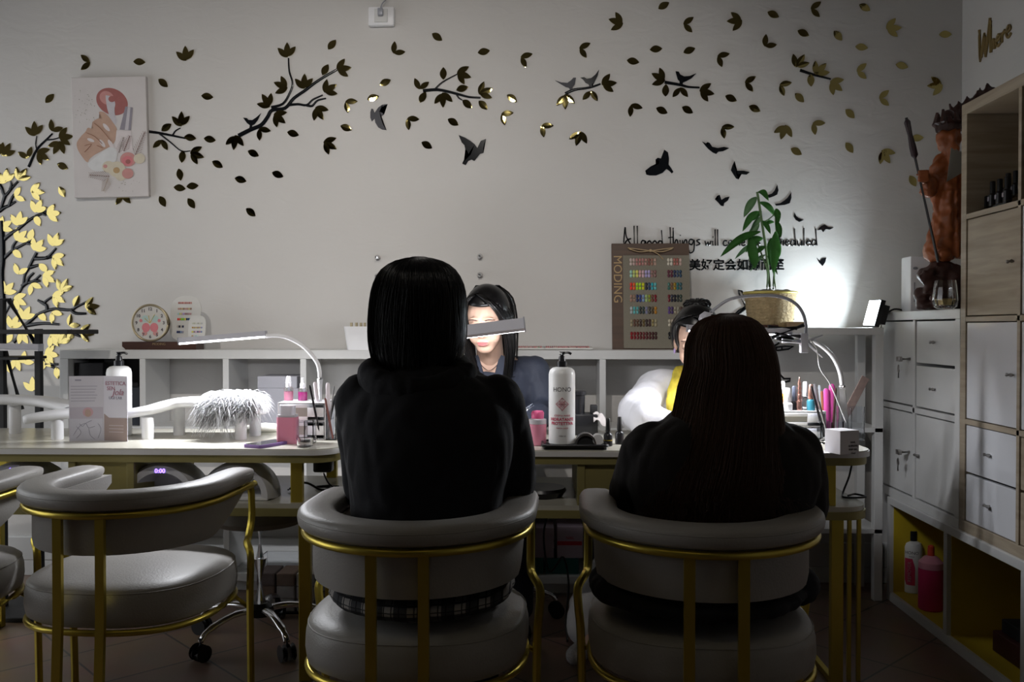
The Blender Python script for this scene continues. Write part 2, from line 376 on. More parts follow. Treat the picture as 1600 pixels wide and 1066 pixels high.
# ---- tall bleached-oak cube cabinet
ty1, pit = 3.17, .352
oc = thing('oak_cube_cabinet', 'tall pale oak cube cabinet with white gloss and oak doors at right edge', 'cabinet', (1.65, 2.4, .43))
def ob(name, a, c, m=OAK, bev=.0015): return rbox(oc, name, a, c, m, bev)
OZ = .43; TH = 1.475; ty0 = ty1 - 1.475
ob('top_board', (XF, ty0, OZ + TH - .038), (x2, ty1, OZ + TH)); ob('bottom_board', (XF, ty0, OZ), (x2, ty1, OZ + .038))
for yy in (ty0, ty1 - .038): ob('side_panel', (XF, yy, OZ + .038), (x2, yy + .038, OZ + TH - .038))
hs = [OZ + .038 + k * pit for k in range(5)]; ycol = [ty1 - .038 - k * pit for k in range(5)]
for k in (1, 2, 3):
    ob('middle_board', (XF, ty0 + .038, hs[k] - .018), (x2, ty1 - .038, hs[k])); ob('divider', (XF, ycol[k], OZ + .038), (x2, ycol[k] + .018, OZ + TH - .038))
ob('back_panel', (x2 - .01, ty0 + .03, OZ + .03), (x2, ty1 - .03, OZ + TH - .03))
fr = [['draw_w', 'door_w', 'door_o', 'open'], ['draw_o', 'door_w', 'door_w', 'open'], ['door_w', 'open', 'door_o', 'door_w'], ['door_w', 'door_w', 'door_o', 'open']]
for ci, col in enumerate(fr):
    y1_, y0_ = ycol[ci], ycol[ci + 1] + .018
    if ci == 3: y0_ = ty0 + .038
    for ri, kd in enumerate(col):
        z0_, z1_ = hs[ri], hs[ri + 1] - .018
        if ri == 3: z1_ = OZ + TH - .038
        m_ = OAK if kd.endswith('o') else WHITEGLOSS; ym = (y0_ + y1_) / 2; zm = (z0_ + z1_) / 2
        if kd.startswith('draw'):
            front(oc, 'drawer', y0_, y1_, zm + .001, z1_, m_, [(ym, (zm + z1_) / 2)]); front(oc, 'drawer', y0_, y1_, z0_, zm - .001, m_, [(ym, (zm + z0_) / 2)])
        elif kd.startswith('door'): front(oc, 'door', y0_, y1_, z0_, z1_, m_, [(y0_ + .03, zm)])
# ---- two manicure tables
TZ = .75; TY0, TY1 = 2.80, 3.36
def table(x0, x1, label):
    cx = (x0 + x1) / 2; w_ = x1 - x0; t = thing('manicure_table', label, 'table', (cx, (TY0 + TY1) / 2, 0), 0, None)
    d = TY1 - TY0
    b = B(); slab(b, rrect(w_, d, .09, 8), TZ - .018, TZ); o = obj('tabletop', b, MARBLE, t, 'auto')
    b = B(); slab(b, rrect(w_ + .006, d + .006, .092, 8), TZ - .02, TZ - .0035); obj('edge_band', b, TABW, t, 'auto')
    b = B(); slab(b, rrect(w_ - .01, d - .01, .088, 8), TZ - .045, TZ - .02); obj('apron', b, GOLDP, t, 'auto')
    b = B(); slab(b, rrect(w_ - .02, d - .02, .09, 8), .56, .575); obj('shelf', b, MARBLE, t, 'auto')
    b = B(); slab(b, rrect(w_ - .012, d - .012, .09, 8), .535, .56); obj('shelf_band', b, GOLDP, t, 'auto')
    for s in (-1, 1):
        for yy in (-d / 2 + .03, d / 2 - .055):
            xa = s * (w_ / 2 - .135)
            b = B(); box(b, (xa - .019, yy, .575), (xa + .019, yy + .025, TZ - .045), .002); obj('post', b, GOLD, t)
            xb = s * (w_ / 2 - .11)
            b = B(); box(b, (xb - .019, yy, 0), (xb + .019, yy + .025, .535), .002); obj('leg', b, GOLD, t)
        for dx_ in (.022, .052): xb = s * (w_ / 2 - dx_); b = B(); box(b, (xb - .006, -d / 2 + .09, 0), (xb + .006, -d / 2 + .102, .535), .001); obj('leg', b, GOLD, t)
        b = B(); box(b, (s * (w_ / 2 - .11) - .01, -d / 2 + .05, .0), (s * (w_ / 2 - .11) + .01, d / 2 - .05, .02), .002); obj('foot_rail', b, GOLD, t)
    pw = .19
    b = B(); box(b, (-pw / 2 + .012, -d / 2 + .02, .575), (pw / 2 - .012, -d / 2 + .04, TZ - .045), .002); box(b, (-pw / 2 + .012, -d / 2 + .04, .575), (pw / 2 - .012, d / 2 - .06, TZ - .045)); obj('drawer_panel', b, GOLDP, t)
    for s in (-1, 1):
        b = B(); box(b, (s * pw / 2 - .012, -d / 2 + .012, .575), (s * pw / 2 + .012, d / 2 - .05, TZ - .045), .002); obj('panel_frame', b, GOLDP, t)
    return t
tx = lambda p: PY(p, 700, TY0).x
table(tx(525) - 1.52, tx(525), 'left manicure table with stone top and gold frame, hand rests and brochure on it')
table(tx(549), tx(1371), 'right manicure table with stone top and gold frame behind both seated clients')
# ---- gold and greige tub chairs
def chair(loc, rz, label):
    t = thing('tub_chair', label, 'chair', loc, rz, None)
    # plan path of the back: left arm tip, round the back, right arm tip
    A = .229; tip = .235
    def plan(r):
        pts = []
        for k in range(7): pts.append((-r, tip * (1 - k / 6)))
        for k in range(1, 25): a = pi + pi * k / 24; pts.append((r * cos(a), (r * 1.02) * sin(a)))
        for k in range(1, 7): pts.append((r, tip * k / 6))
        return pts
    n = len(plan(1))
    # top pad (rounded profile swept round)
    b = B(); P0 = plan(A); rings = []
    prof = []
    for k in range(16):
        a = 2 * pi * k / 16; ca, sa = cos(a), sin(a)
        prof.append((math.copysign(abs(ca) ** .6, ca) * .046, math.copysign(abs(sa) ** .7, sa) * .024))
    for i, (x, y) in enumerate(P0):
        s = i / (n - 1); e = min(s, 1 - s) * (n - 1); sc = 1.0 if e >= 3 else (.55 + .45 * math.sqrt(max(0, 1 - (1 - e / 3) ** 2)))
        nx, ny = (x, y) if y < 0 else (x, 0); L = math.hypot(nx, ny) or 1; nx /= L; ny /= L
        rings.append([b.verts.new((x + nx * (u * sc + .008), y + ny * (u * sc + .008), .694 + v * sc)) for u, v in prof])
    for i in range(n - 1):
        for k in range(16): b.faces.new((rings[i][k], rings[i][(k + 1) % 16], rings[i + 1][(k + 1) % 16], rings[i + 1][k]))
    b.faces.new(rings[0][::-1]); b.faces.new(rings[-1]); obj('top_pad', b, LEATHER, t, True)
    # seam piping on the pad
    for off, zz in ((.0515, .696),):
        b = B(); tube(b, [(x * (A + off) / A, (y * (A + off) / A if y < 0 else y), zz + .006) for x, y in P0[2:-2]], .0014, 6); obj('piping', b, LEATHER, t, True)
    # shell
    b = B(); rings = []
    for i in range(n):
        s = i / (n - 1); e = min(s, 1 - s) * (n - 1)
        zb = .555 + (.10 * (1 - min(e, 7) / 7) ** 1.5)
        o_ = plan(A + .018)[i]; q = plan(A - .04)[i]
        rings.append([b.verts.new((o_[0], o_[1], .68)), b.verts.new((o_[0], o_[1], zb + .02)), b.verts.new((o_[0] * .985, o_[1] * .985, zb)), b.verts.new((q[0], q[1], zb)), b.verts.new((q[0], q[1], .68))])
    for i in range(n - 1):
        for k in range(5): b.faces.new((rings[i][k], rings[i][(k + 1) % 5], rings[i + 1][(k + 1) % 5], rings[i + 1][k]))
    b.faces.new(rings[0][::-1]); b.faces.new(rings[-1]); obj('backrest', b, LEATHER, t, 'auto')
    # gold band under the pad
    b = B(); tube(b, [(x, y, .660) for x, y in plan(A + .036)], .0095, 8); obj('gold_band', b, GOLD, t, True)
    # seat
    def se(w_, d_, p, k, N=48):
        a = 2 * pi * k / N; ca, sa = cos(a), sin(a)
        return (w_ * math.copysign(abs(ca) ** p, ca), d_ * math.copysign(abs(sa) ** p, sa))
    lv = [(.93, .362), (.985, .372), (1.0, .40), (.995, .43), (.975, .452), (.94, .462), (.80, .470), (.5, .478), (.15, .481)]
    b = B(); rr_ = []
    for f_, z in lv: rr_.append([b.verts.new((se(.262, .262, .78, k)[0] * f_, se(.262, .262, .78, k)[1] * f_ + .022, z)) for k in range(48)])
    for i in range(len(lv) - 1):
        for k in range(48): b.faces.new((rr_[i][k], rr_[i][(k + 1) % 48], rr_[i + 1][(k + 1) % 48], rr_[i + 1][k]))
    b.faces.new(rr_[0][::-1]); b.faces.new(rr_[-1]); obj('seat', b, LEATHER, t, True)
    b = B(); tube(b, [(se(.262 * .975, 0, .78, k)[0], se(0, .262 * .975, .78, k)[1] + .022, .4525) for k in range(48)], .0016, 6, closed=True); obj('seat_piping', b, LEATHER, t, True)
    b = B(); tube(b, [(se(.255, 0, .78, k)[0], se(0, .255, .78, k)[1] + .02, .354) for k in range(48)], .009, 8, closed=True); obj('seat_ring', b, GOLD, t, True)
    for s in (-1, 1):
        b = B(); x = s * .056
        b1 = [Vector((x, -.262, .668)), Vector((x, -.262, .4)), Vector((x, -.285, 0))]
        for a_, c_ in ((b1[0], b1[1]), (b1[1], b1[2])):
            vs_ = []
            for p in (a_, c_):
                for dx in (-.0115, .0115):
                    for dy in (-.006, .006): vs_.append(b.verts.new(p + Vector((dx, dy, 0))))
            for q in ((0, 1, 3, 2), (4, 6, 7, 5), (0, 2, 6, 4), (1, 5, 7, 3), (0, 4, 5, 1), (2, 3, 7, 6)): b.faces.new([vs_[k] for k in q])
        obj('leg', b, GOLD, t)
        b = B(); pts = spline([(s * .257, .13, .664), (s * .257, .215, .655), (s * .258, .228, .60), (s * .258, .225, .55), (s * .260, .195, .505), (s * .268, .165, .495), (s * .285, .145, .47), (s * .284, .15, .42), (s * .278, .16, .35), (s * .275, .17, .2), (s * .275, .175, 0)], 5)
        tube(b, pts, .011, 8, up=(1, 0, 0)); obj('leg', b, GOLD, t, 'auto')
        b = B(); tube(b, [(s * .275, .168, .3), (s * .20, .17, .354)], .007, 6); obj('brace', b, GOLD, t, True)
    return t
chair((-1.15, 2.47, 0), R(-3), 'empty greige leather tub chair with gold frame, nearest one on the left')
chair((-1.78, 2.45, 0), R(3), 'greige tub chair cut by the left edge of the photo')
chair((-.295, 2.13, 0), R(-2), 'tub chair under the person in black hoodie at centre')
chair((.372, 2.13, 0), R(-2), 'tub chair under the long-haired person at right')
# ---- rolling stools of the technicians
def stool(x, y, rz, label, seat_z=.5):
    t = thing('rolling_stool', label, 'stool', (x, y, 0), rz, 'technicians\' rolling stools')
    b = B(); lathe(b, [(.001, seat_z), (.15, seat_z), (.17, seat_z - .015), (.172, seat_z - .05), (.15, seat_z - .07), (.001, seat_z - .07)], 28); obj('seat', b, mat('taupe_vinyl', (.22, .2, .17), .5), t, 'auto')
    b = B(); tube(b, [(0, 0, .13), (0, 0, .3)], .024, 14); tube(b, [(0, 0, .3), (0, 0, seat_z - .07)], .014, 12); obj('gas_column', b, CHROME, t, 'auto')
    b = B(); lathe(b, [(.03, .09), (.045, .095), (.045, .125), (.03, .14)], 16); obj('hub', b, BLACKP, t, 'auto')
    for k in range(5):
        a = 2 * pi * k / 5; d = Vector((cos(a), sin(a), 0))
        b = B(); tube(b, spline([d * .03 + Vector((0, 0, .118)), d * .12 + Vector((0, 0, .122)), d * .22 + Vector((0, 0, .095)), d * .25 + Vector((0, 0, .065))], 5), [.017] * 5 + [.015] * 5 + [.012] * 6, 10, flat=.7); leg = obj('leg', b, CHROME, t, True)
        b = B(); px = Vector((-d.y, d.x, 0)); c = d * .25 + Vector((0, 0, .029))
        for s in (-1, 1): tube(b, [c + px * s * .007, c + px * s * .024], .029, 18)
        tube(b, [c + Vector((0, 0, .02)), c + Vector((0, 0, .05))], .008, 8); obj('caster', b, BLACKP, leg, 'auto')
    return t
stool(-1.02, 3.2, R(20), 'rolling stool with chrome five-star base under left table, right of empty chair')
stool(-.19, 3.455, R(10), 'rolling stool under the technician in navy blazer', .46)
stool(.60, 3.45, R(40), 'rolling stool under the technician in white top', .46)
# ================================================================== wall decals
DW = WY - .0005
def WP(px, py, off=0): return PY(px, py, DW - off)
def leaf_outline(L, W, ang, base):
    o = []
    N = 9
    for k in range(N + 1):
        t = k / N; o.append((t * L, W * sin(pi * t) ** .8 * (1.15 - .3 * t)))
    for k in range(N - 1, 0, -1):
        t = k / N; o.append((t * L, -W * sin(pi * t) ** .8 * (.95 - .1 * t)))
    c, s = cos(ang), sin(ang)
    return [(base[0] + x * c - y * s, base[1] + x * s + y * c) for x, y in o], (c, s)
def leaf_into(bm, L, W, ang, base, z0=0.0):
    o, (c, s) = leaf_outline(L, W, ang, base); th = .0025
    lo = [bm.verts.new((x, y, z0)) for x, y in o]; hi = [bm.verts.new((x, y, z0 + th)) for x, y in o]; n = len(o)
    N = 9
    mid = [hi[0]]
    for k in range(1, N):
        t = k / N; x, y = t * L, .0004
        mid.append(bm.verts.new((base[0] + x * c - y * s, base[1] + x * s + y * c, z0 + th + .0002)))
    mid.append(hi[N])
    for k in range(N): 
        up = [hi[k], hi[k + 1]]
        f = [hi[k], hi[k + 1], mid[k + 1], mid[k]]; f = list(dict.fromkeys(f))
        if len(f) > 2: bm.faces.new(f)
        a, b_ = hi[(n - k) % n], hi[(n - k - 1) % n]
        f = list(dict.fromkeys([a, mid[k], mid[k + 1], b_]))
        if len(f) > 2: bm.faces.new(f)
    for k in range(n): bm.faces.new((lo[k], lo[(k + 1) % n], hi[(k + 1) % n], hi[k]))
    bm.faces.new(lo[::-1])
def leafmesh(kind):
    b = B()
    if kind == 1: leaf_into(b, .056, .0165, 0, (-.028, 0))
    elif kind == 2: leaf_into(b, .056, .0135, R(40), (-.024, 0)); leaf_into(b, .052, .013, R(-38), (-.022, 0), .0005)
    else: leaf_into(b, .062, .0140, R(48), (-.032, 0)); leaf_into(b, .068, .0150, R(3), (-.032, 0), .0005); leaf_into(b, .058, .0135, R(-38), (-.028, 0), .001)
    me = bpy.data.meshes.new('gold_leaf'); bmesh.ops.recalc_face_normals(b, faces=b.faces); b.to_mesh(me); b.free(); me.materials.append(MIRG); return me
LM = {k: leafmesh(k) for k in (1, 2, 3)}
def leaf_obj(px, py, kind, ang, parent=None, off=0.0, name='leaf'):
    o = bpy.data.objects.new(name, LM[kind]); C.objects.link(o)
    p = WP(px, py, off); rnd = random.Random(int(px * 31 + py * 7))
    m = Matrix.Translation(p) @ Matrix.Rotation(pi / 2, 4, 'X') @ Matrix.Rotation(R(ang), 4, 'Z')
    m = m @ Matrix.Diagonal((1, rnd.choice((1, -1)) if kind == 1 else 1, 1, 1)) if False else m
    if parent is not None: o.parent = parent; m = Matrix.Translation(-Vector(parent.location)) @ m
    o.matrix_basis = m; return o
def branch(label, polys, leaves, w_=.0075, cat='wall decal', name='branch_decal', org=None):
    """polys in photo pixels on the wall plane, leaves (px,py,kind,angle)"""
    c = WP(*polys[0][0]) if org is None else WP(*org); t = thing(name, label, cat, tuple(c))
    for i, pl in enumerate(polys):
        ww = w_ if i == 0 else w_ * .62
        if isinstance(pl[0], (int, float)): ww = pl[0]; pl = pl[1:]
        pts = spline([WP(*p, .002) for p in pl], 4) if len(pl) > 2 else [WP(*p, .002) for p in pl]
        n = len(pts); b = B()
        tube(b, [p - c for p in pts], [ww * 1.3 * (1 - .45 * k / max(1, n - 1)) for k in range(n)], 8, flat=.26, up=(0, 1, 0)); obj('stem' if i else 'main_stem', b, BRANCH, t, 'auto')
    for l in leaves: leaf_obj(*l, parent=t, off=.0008)
    return t
def cr(ox, oy, s, pts): return [(ox + x / s, oy + y / s) for x, y in pts]
S = 2.96
# --- branch at upper left of the framed picture
Z1 = lambda pts: cr(0, 180, 4.265, pts)
def lv(z, items): return [(*z([(a, b_)])[0], k, an) for a, b_, k, an in items]
branch('black twig decal with green-gold leaves left of the framed canvas picture', [Z1([(190, 345), (245, 230), (310, 162), (350, 122)]), Z1([(245, 230), (238, 190), (245, 138)]), Z1([(308, 166), (360, 160), (400, 148)])],
       lv(Z1, [(235, 92, 3, 90), (368, 80, 2, 55), (440, 150, 3, 5), (378, 213, 3, -120), (178, 253, 2, 110), (285, 275, 3, -35)]), .005)
ZA = lambda pts: cr(0, 0, S, pts)
branch('black twig decal emerging right of the framed canvas picture', [ZA([(680, 608), (735, 615), (800, 628), (858, 640)]), ZA([(735, 617), (790, 660), (838, 698), (880, 698)]), ZA([(798, 626), (812, 605), (835, 592)])],
       lv(ZA, [(841, 552, 3, 85), (770, 590, 1, 35), (880, 637, 1, -8), (743, 670, 2, -100), (843, 725, 1, -95), (910, 720, 3, -20)]), .005)
branch('gold leaf decal on a short stem, half hidden below the framed canvas picture', [ZA([(540, 905), (575, 908), (612, 907)])], lv(ZA, [(567, 925, 2, -85)]), .003)
ZB = lambda pts: cr(300, 0, S, pts)
branch('largest floating black branch decal with perched bird, upper left of the wall', [ZB([(215, 628), (270, 600), (320, 578), (350, 540), (370, 510), (430, 500), (470, 455), (520, 420), (570, 382), (620, 350), (670, 322)]),
   ZB([(366, 496), (420, 480), (452, 430), (465, 385), (450, 330), (446, 268)]), ZB([(445, 486), (490, 482), (530, 486), (560, 460), (605, 440)]), ZB([(528, 486), (555, 490), (580, 465), (620, 455)])],
   lv(ZB, [(443, 233, 3, 88), (702, 320, 3, 5), (617, 323, 1, 60), (522, 378, 3, 85), (413, 393, 3, 155), (345, 465, 3, 120), (640, 412, 3, 30), (587, 525, 3, -60), (403, 550, 3, -40), (325, 615, 2, -50), (195, 658, 3, -100)]), .0075)
ZC = lambda pts: cr(600, 0, S, pts)
branch('forked black twig decal with gold leaves, between the large branch and two glowing reflections', [ZC([(180, 420), (250, 415), (330, 432), (390, 448), (447, 452)]), ZC([(236, 413), (270, 380), (340, 342)]), ZC([(335, 435), (345, 452), (362, 463)])],
   lv(ZC, [(172, 390, 2, 75), (180, 450, 1, 60), (270, 462, 3, -90), (275, 340, 1, 90), (368, 350, 3, -20), (362, 410, 1, 15), (385, 482, 1, -40), (470, 425, 3, 20), (458, 487, 1, -45)]), .0055)
branch('short twig decal with two perched bird shapes above it', [ZC([(838, 434), (880, 415), (950, 405), (1002, 388)])],
   lv(ZC, [(835, 470, 3, -90), (953, 445, 2, -95), (1040, 390, 3, 5)]), .0055)
ZD = lambda pts: cr(900, 0, S, pts)
branch('short twig decal with one perched bird, right of the two-bird twig', [ZD([(410, 380), (480, 392), (520, 402), (572, 405)])],
   lv(ZD, [(383, 355, 3, 150), (415, 418, 1, 88), (480, 430, 2, -90), (603, 430, 3, -15)]), .0055)
ZE = lambda pts: cr(1200, 0, S, pts)
branch('short dark twig decal with no bird, furthest right of the twigs', [ZE([(148, 325), (210, 345), (290, 366)])],
   lv(ZE, [(150, 285, 3, 55), (245, 322, 3, 45), (197, 372, 1, -85), (312, 400, 3, -40)]), .0055)
# --- tree at the left edge
Z2 = lambda pts: cr(0, 400, 3.553, pts)
tree_polys = [[(1, 345), (3, 375), (3.5, 407), (2, 430), (5, 479), (3, 512), (4, 580), (9, 620), (4, 650), (7, 700), (10, 760)],
  Z1([(-10, 450), (12, 490), (33, 535), (75, 490), (120, 440)]), Z1([(68, 497), (76, 470), (74, 440)]), Z1([(33, 535), (12, 600), (-5, 650)]), Z1([(-5, 640), (30, 615), (65, 600), (105, 575)]), Z1([(62, 602), (75, 560), (100, 520)]),
  Z1([(14, 840), (60, 800), (120, 760), (180, 710), (240, 672), (285, 655), (312, 640)]), Z1([(285, 655), (310, 668)]), Z1([(10, 970), (45, 935), (85, 900), (150, 865), (215, 830)]), Z1([(85, 900), (88, 870), (112, 835)]), Z1([(180, 852), (215, 860)]),
  [(.006, ), ] , Z1([(230, 955), (270, 955), (310, 950), (340, 925), (375, 885)]), Z1([(310, 950), (345, 945)]), Z1([(200, 1015), (235, 1005), (275, 995)]),
  Z2([(120, 170), (150, 150), (185, 140), (225, 105)]), Z2([(150, 150), (160, 120), (188, 93)]), Z2([(190, 140), (225, 138)]),
  Z2([(140, 385), (180, 350), (220, 320), (300, 295), (390, 300), (430, 280), (482, 255)]), Z2([(395, 300), (420, 318), (480, 320)]), Z2([(262, 300), (258, 275), (243, 265), (262, 245), (288, 228)]), Z2([(243, 265), (208, 245)]),
  Z2([(140, 388), (200, 378), (250, 375), (330, 380)]), Z2([(390, 415), (420, 435), (450, 448)]), Z2([(240, 575), (270, 605), (325, 628)]), Z2([(250, 600), (325, 602)]), Z2([(75, 480), (100, 450), (105, 420)])]
tree_polys[11] = [.006] + Z1([(245, 915), (215, 970), (190, 1020), (165, 1066)]) + Z2([(130, 150), (112, 195), (75, 240), (35, 310), (20, 345)])
tree_leaves = lv(Z1, [(10, 425, 2, 60), (45, 405, 3, 80), (152, 398, 3, 50), (130, 535, 2, 20), (250, 515, 3, -5), (260, 610, 3, 60), (360, 660, 3, 5), (250, 705, 1, -60), (132, 692, 3, 75), (40, 735, 3, 30), (145, 808, 3, 40), (208, 798, 1, 70), (260, 870, 3, 45), (375, 832, 3, 65), (115, 925, 1, -40), (385, 975, 3, -40), (290, 1018, 1, -40), (135, 1030, 2, 70), (48, 235, 3, 60)]) + \
  lv(Z2, [(270, 128, 3, -30), (187, 180, 2, -60), (50, 182, 3, 45), (110, 255, 3, -30), (360, 165, 3, 60), (325, 240, 3, -30), (235, 338, 1, -40), (150, 320, 3, 60), (305, 335, 2, -50), (425, 250, 1, 65), (512, 285, 3, 5), (405, 370, 2, 40), (482, 432, 3, -10), (85, 368, 3, 60), (50, 460, 1, 45), (132, 452, 3, -60), (190, 455, 1, 80), (300, 470, 3, -55), (352, 455, 3, 60), (395, 440, 1, 60), (287, 550, 3, -10), (265, 578, 2, 0), (95, 600, 3, -70), (150, 575, 2, 40), (185, 712, 3, 90), (242, 600, 1, 80), (317, 650, 1, -80), (50, 620, 1, -70)])
branch('tall gold-leaved tree decal climbing the wall at the left edge', tree_polys, tree_leaves, .0115, name='tree_decal', org=(4, 500))
# --- loose leaves
singles = [(218, 97, -3), (255, 130, -40), (78, 154, 45), (324, 151, -8), (98, 260, -25), (328, 218, -10), (340, 257, -30), (376, 281, -15), (281, 273, -80), (281, 294, -8), (301, 291, 5), (254, 315, -60), (299, 318, -55), (392, 332, -40), (97, 300, -60),
  (519, 70, 50), (602, 129, 25), (583, 153, 15), (541, 200, -20), (458, 209, -15), (396, 240, -25), (434, 273, -20), (683, 58, -35), (667, 227, -30), (756, 81, 10), (708, 191, -30), (800, 154, -35), (989, 96, -10), (1037, 9, 30), (1025, 77, 5), (1077, 79, 20),
  (1208, 23, -25), (1255, 52, -25), (1142, 154, -25), (1179, 170, -25), (1034, 173, -25), (1074, 172, -30), (1249, 153, -45), (1244, 237, -30), (1351, 12, -30), (1309, 56, -50), (1346, 74, -8), (1409, 103, -15), (1477, 54, 0), (1328, 178, -45), (1327, 231, -55), (1433, 216, 5), (1426, 283, -60)]
multi = [(133, 97, 2, 180), (291, 84, 3, 90), (8, 236, 2, 40), (621, 78, 2, 45), (546, 164, 2, -40), (515, 228, 3, -30), (642, 191, 2, -45), (821, 93, 2, -25), (913, 78, 2, -15), (790, 183, 2, -35), (852, 202, 2, -40), (903, 216, 3, -110), (963, 33, 3, 160),
  (1076, 39, 2, -5), (1148, 32, 3, 180), (1275, 15, 2, -5), (1201, 67, 2, 45), (1128, 92, 2, -30), (1172, 131, 2, -10), (1225, 137, 2, -30), (990, 171, 2, -55), (1134, 204, 2, -40), (1223, 206, 3, -110), (1276, 198, 2, -40), (1396, 45, 3, 0), (1347, 112, 2, 0), (1461, 133, 3, 180), (1382, 154, 2, 0), (1383, 245, 3, -60)]
marks = [('the framed canvas picture', 172, 212), ('the large branch with perched bird', 440, 150), ('the forked twig', 705, 140), ('the two-bird twig', 920, 135), ('the one-bird twig', 1065, 130), ('the short birdless twig', 1272, 115), ('the wall socket', 597, 28),
  ('the curved-wing swallow', 590, 182), ('the rising bird with feathered wings', 738, 233), ('the large swooping black bird', 1030, 255), ('the carved figure\'s staff', 1440, 240), ('the room corner edge', 1490, 90), ('the tree top at left edge', 40, 300)]
entries = [(x, y, 1, a) for x, y, a in singles] + multi
keyed = {}
for e in entries:
    nm, mx_, my_ = min(marks, key=lambda m_: math.hypot(m_[1] - e[0], m_[2] - e[1]))
    dx, dy = e[0] - mx_, my_ - e[1]; an = (math.degrees(math.atan2(dy, dx)) + 360) % 360
    dr = ['right of', 'up and right of', 'above', 'up and left of', 'left of', 'down and left of', 'below', 'down and right of'][int((an + 22.5) // 45) % 8]
    keyed.setdefault((nm, dr, e[2]), []).append((math.hypot(dx, dy), e))
kn = {1: 'single gold leaf decal', 2: 'two-leaf gold decal', 3: 'three-tipped gold leaf decal'}
ordn = ['nearest', 'second nearest', 'third nearest', 'fourth nearest', 'fifth nearest', 'sixth nearest', 'seventh nearest']
for (nm, dr, k), li in keyed.items():
    li.sort()
    for i, (_, e) in enumerate(li):
        o = leaf_obj(*e, name='leaf_decal'); q = '' if len(li) == 1 else ordn[i] + ' '
        tag(o, f'{q}{kn[k]} {dr} {nm}', 'wall decal', 'loose gold leaf decals on the back wall')
# --- bird shapes
GREYB = mat('grey_acrylic', (.055, .055, .065), .6)
def silhouette(name, label, pts, group=None, th=.003, m_=None):
    c = sum((WP(*p) for p in pts), Vector()) / len(pts)
    sp = pts; b = B(); prism(b, [WP(*p) - c for p in sp], (0, -th, 0)); o = obj(name, b, GREYB if 'grey' in label else BRANCH, None, False, tuple(c)); tag(o, label, 'bird decal', group); return o
G = 'black bird decals flying on the wall'
silhouette('swallow_decal', 'curved-wing grey-black swallow decal flying below the left glowing leaf', ZB([(905, 482), (880, 485), (862, 498), (850, 515), (845, 522), (838, 505), (830, 503), (825, 520), (825, 545), (832, 562), (845, 548), (848, 568), (862, 590), (880, 600), (900, 602), (885, 580), (876, 555), (873, 540), (888, 530), (880, 522), (868, 518), (872, 505), (885, 492)]), G)
silhouette('bird_decal', 'rising black bird decal with feathered open wings, centre of wall', ZC([(345, 625), (375, 637), (400, 652), (420, 668), (432, 685), (440, 668), (448, 652), (472, 643), (470, 655), (462, 670), (458, 690), (460, 708), (445, 712), (432, 728), (418, 745), (405, 738), (390, 745), (378, 764), (362, 757), (370, 740), (395, 722), (402, 715), (390, 712), (385, 698), (376, 690), (372, 672), (360, 660)]), G)
silhouette('bird_decal', 'largest swooping black bird decal above the swatch board', ZD([(408, 693), (425, 705), (430, 735), (428, 762), (440, 778), (450, 795), (443, 803), (430, 790), (418, 782), (400, 800), (370, 812), (340, 812), (325, 808), (330, 800), (320, 790), (330, 782), (345, 770), (380, 762), (385, 750), (368, 738), (378, 730), (392, 734)]), G)
silhouette('bird_decal', 'black gliding bird decal with drooped wing, highest of the right flock', ZD([(583, 655), (600, 664), (612, 674), (608, 658), (618, 662), (630, 680), (655, 685), (685, 680), (708, 686), (680, 700), (658, 702), (648, 713), (632, 706), (612, 690), (598, 675)]), G)
silhouette('bird_decal', 'black bird decal diving with one raised wing, above the potted plant', ZD([(733, 745), (730, 772), (745, 790), (775, 790), (803, 797), (788, 808), (760, 806), (742, 808), (752, 830), (740, 826), (728, 808), (716, 788), (722, 768)]), G)
silhouette('bird_decal', 'small black bird decal just left of the plant top', ZD([(654, 905), (664, 902), (672, 925), (690, 914), (710, 910), (702, 928), (685, 940), (682, 954), (670, 952), (658, 938), (642, 922), (658, 922)]), G)
silhouette('bird_decal', 'small black bird decal touching the top leaf of the plant', ZD([(930, 855), (936, 880), (930, 900), (915, 908), (892, 916), (886, 902), (905, 896), (918, 882)]), G)
silhouette('bird_decal', 'small black bird decal right of the plant top with pointed wing', ZD([(995, 890), (996, 915), (988, 940), (966, 948), (925, 952), (920, 944), (945, 940), (960, 930), (978, 915)]), G)
silhouette('bird_decal', 'tiny black bird decal shaped like a tick, right of plant', ZD([(1010, 983), (1018, 1000), (1030, 1010), (1053, 1018), (1032, 1027), (1016, 1018), (1006, 1002)]), G)
silhouette('bird_decal', 'small black bird decal level with the top of the cursive writing', [(1277, 360), (1282, 354), (1288, 351), (1294, 355), (1302, 356), (1296, 359), (1290, 358), (1286, 363), (1283, 359)], G)
silhouette('bird_decal', 'small black bird decal right of the cursive writing, lowest of flock', [(1276, 403), (1281, 408), (1284, 404), (1291, 403), (1289, 410), (1285, 416), (1280, 411)], G)
PB = 'small perched bird decals'
silhouette('perched_bird_decal', 'black bird decal perched on the largest floating branch', ZB([(237, 545), (255, 547), (262, 555), (280, 556), (300, 542), (320, 524), (305, 556), (290, 575), (278, 582), (280, 592), (266, 592), (268, 580), (255, 570), (246, 555)]), PB)
silhouette('perched_bird_decal', 'grey bird decal perched facing right, left one of the pair', ZC([(792, 373), (820, 382), (848, 384), (865, 372), (876, 360), (888, 360), (884, 375), (882, 392), (872, 405), (872, 416), (860, 416), (862, 408), (842, 404), (815, 388)]), PB)
silhouette('perched_bird_decal', 'black bird decal with tail up, right one of the pair', ZC([(908, 360), (925, 357), (938, 365), (958, 362), (978, 345), (995, 322), (988, 352), (975, 378), (962, 390), (962, 402), (950, 402), (950, 392), (932, 384), (920, 368)]), PB)
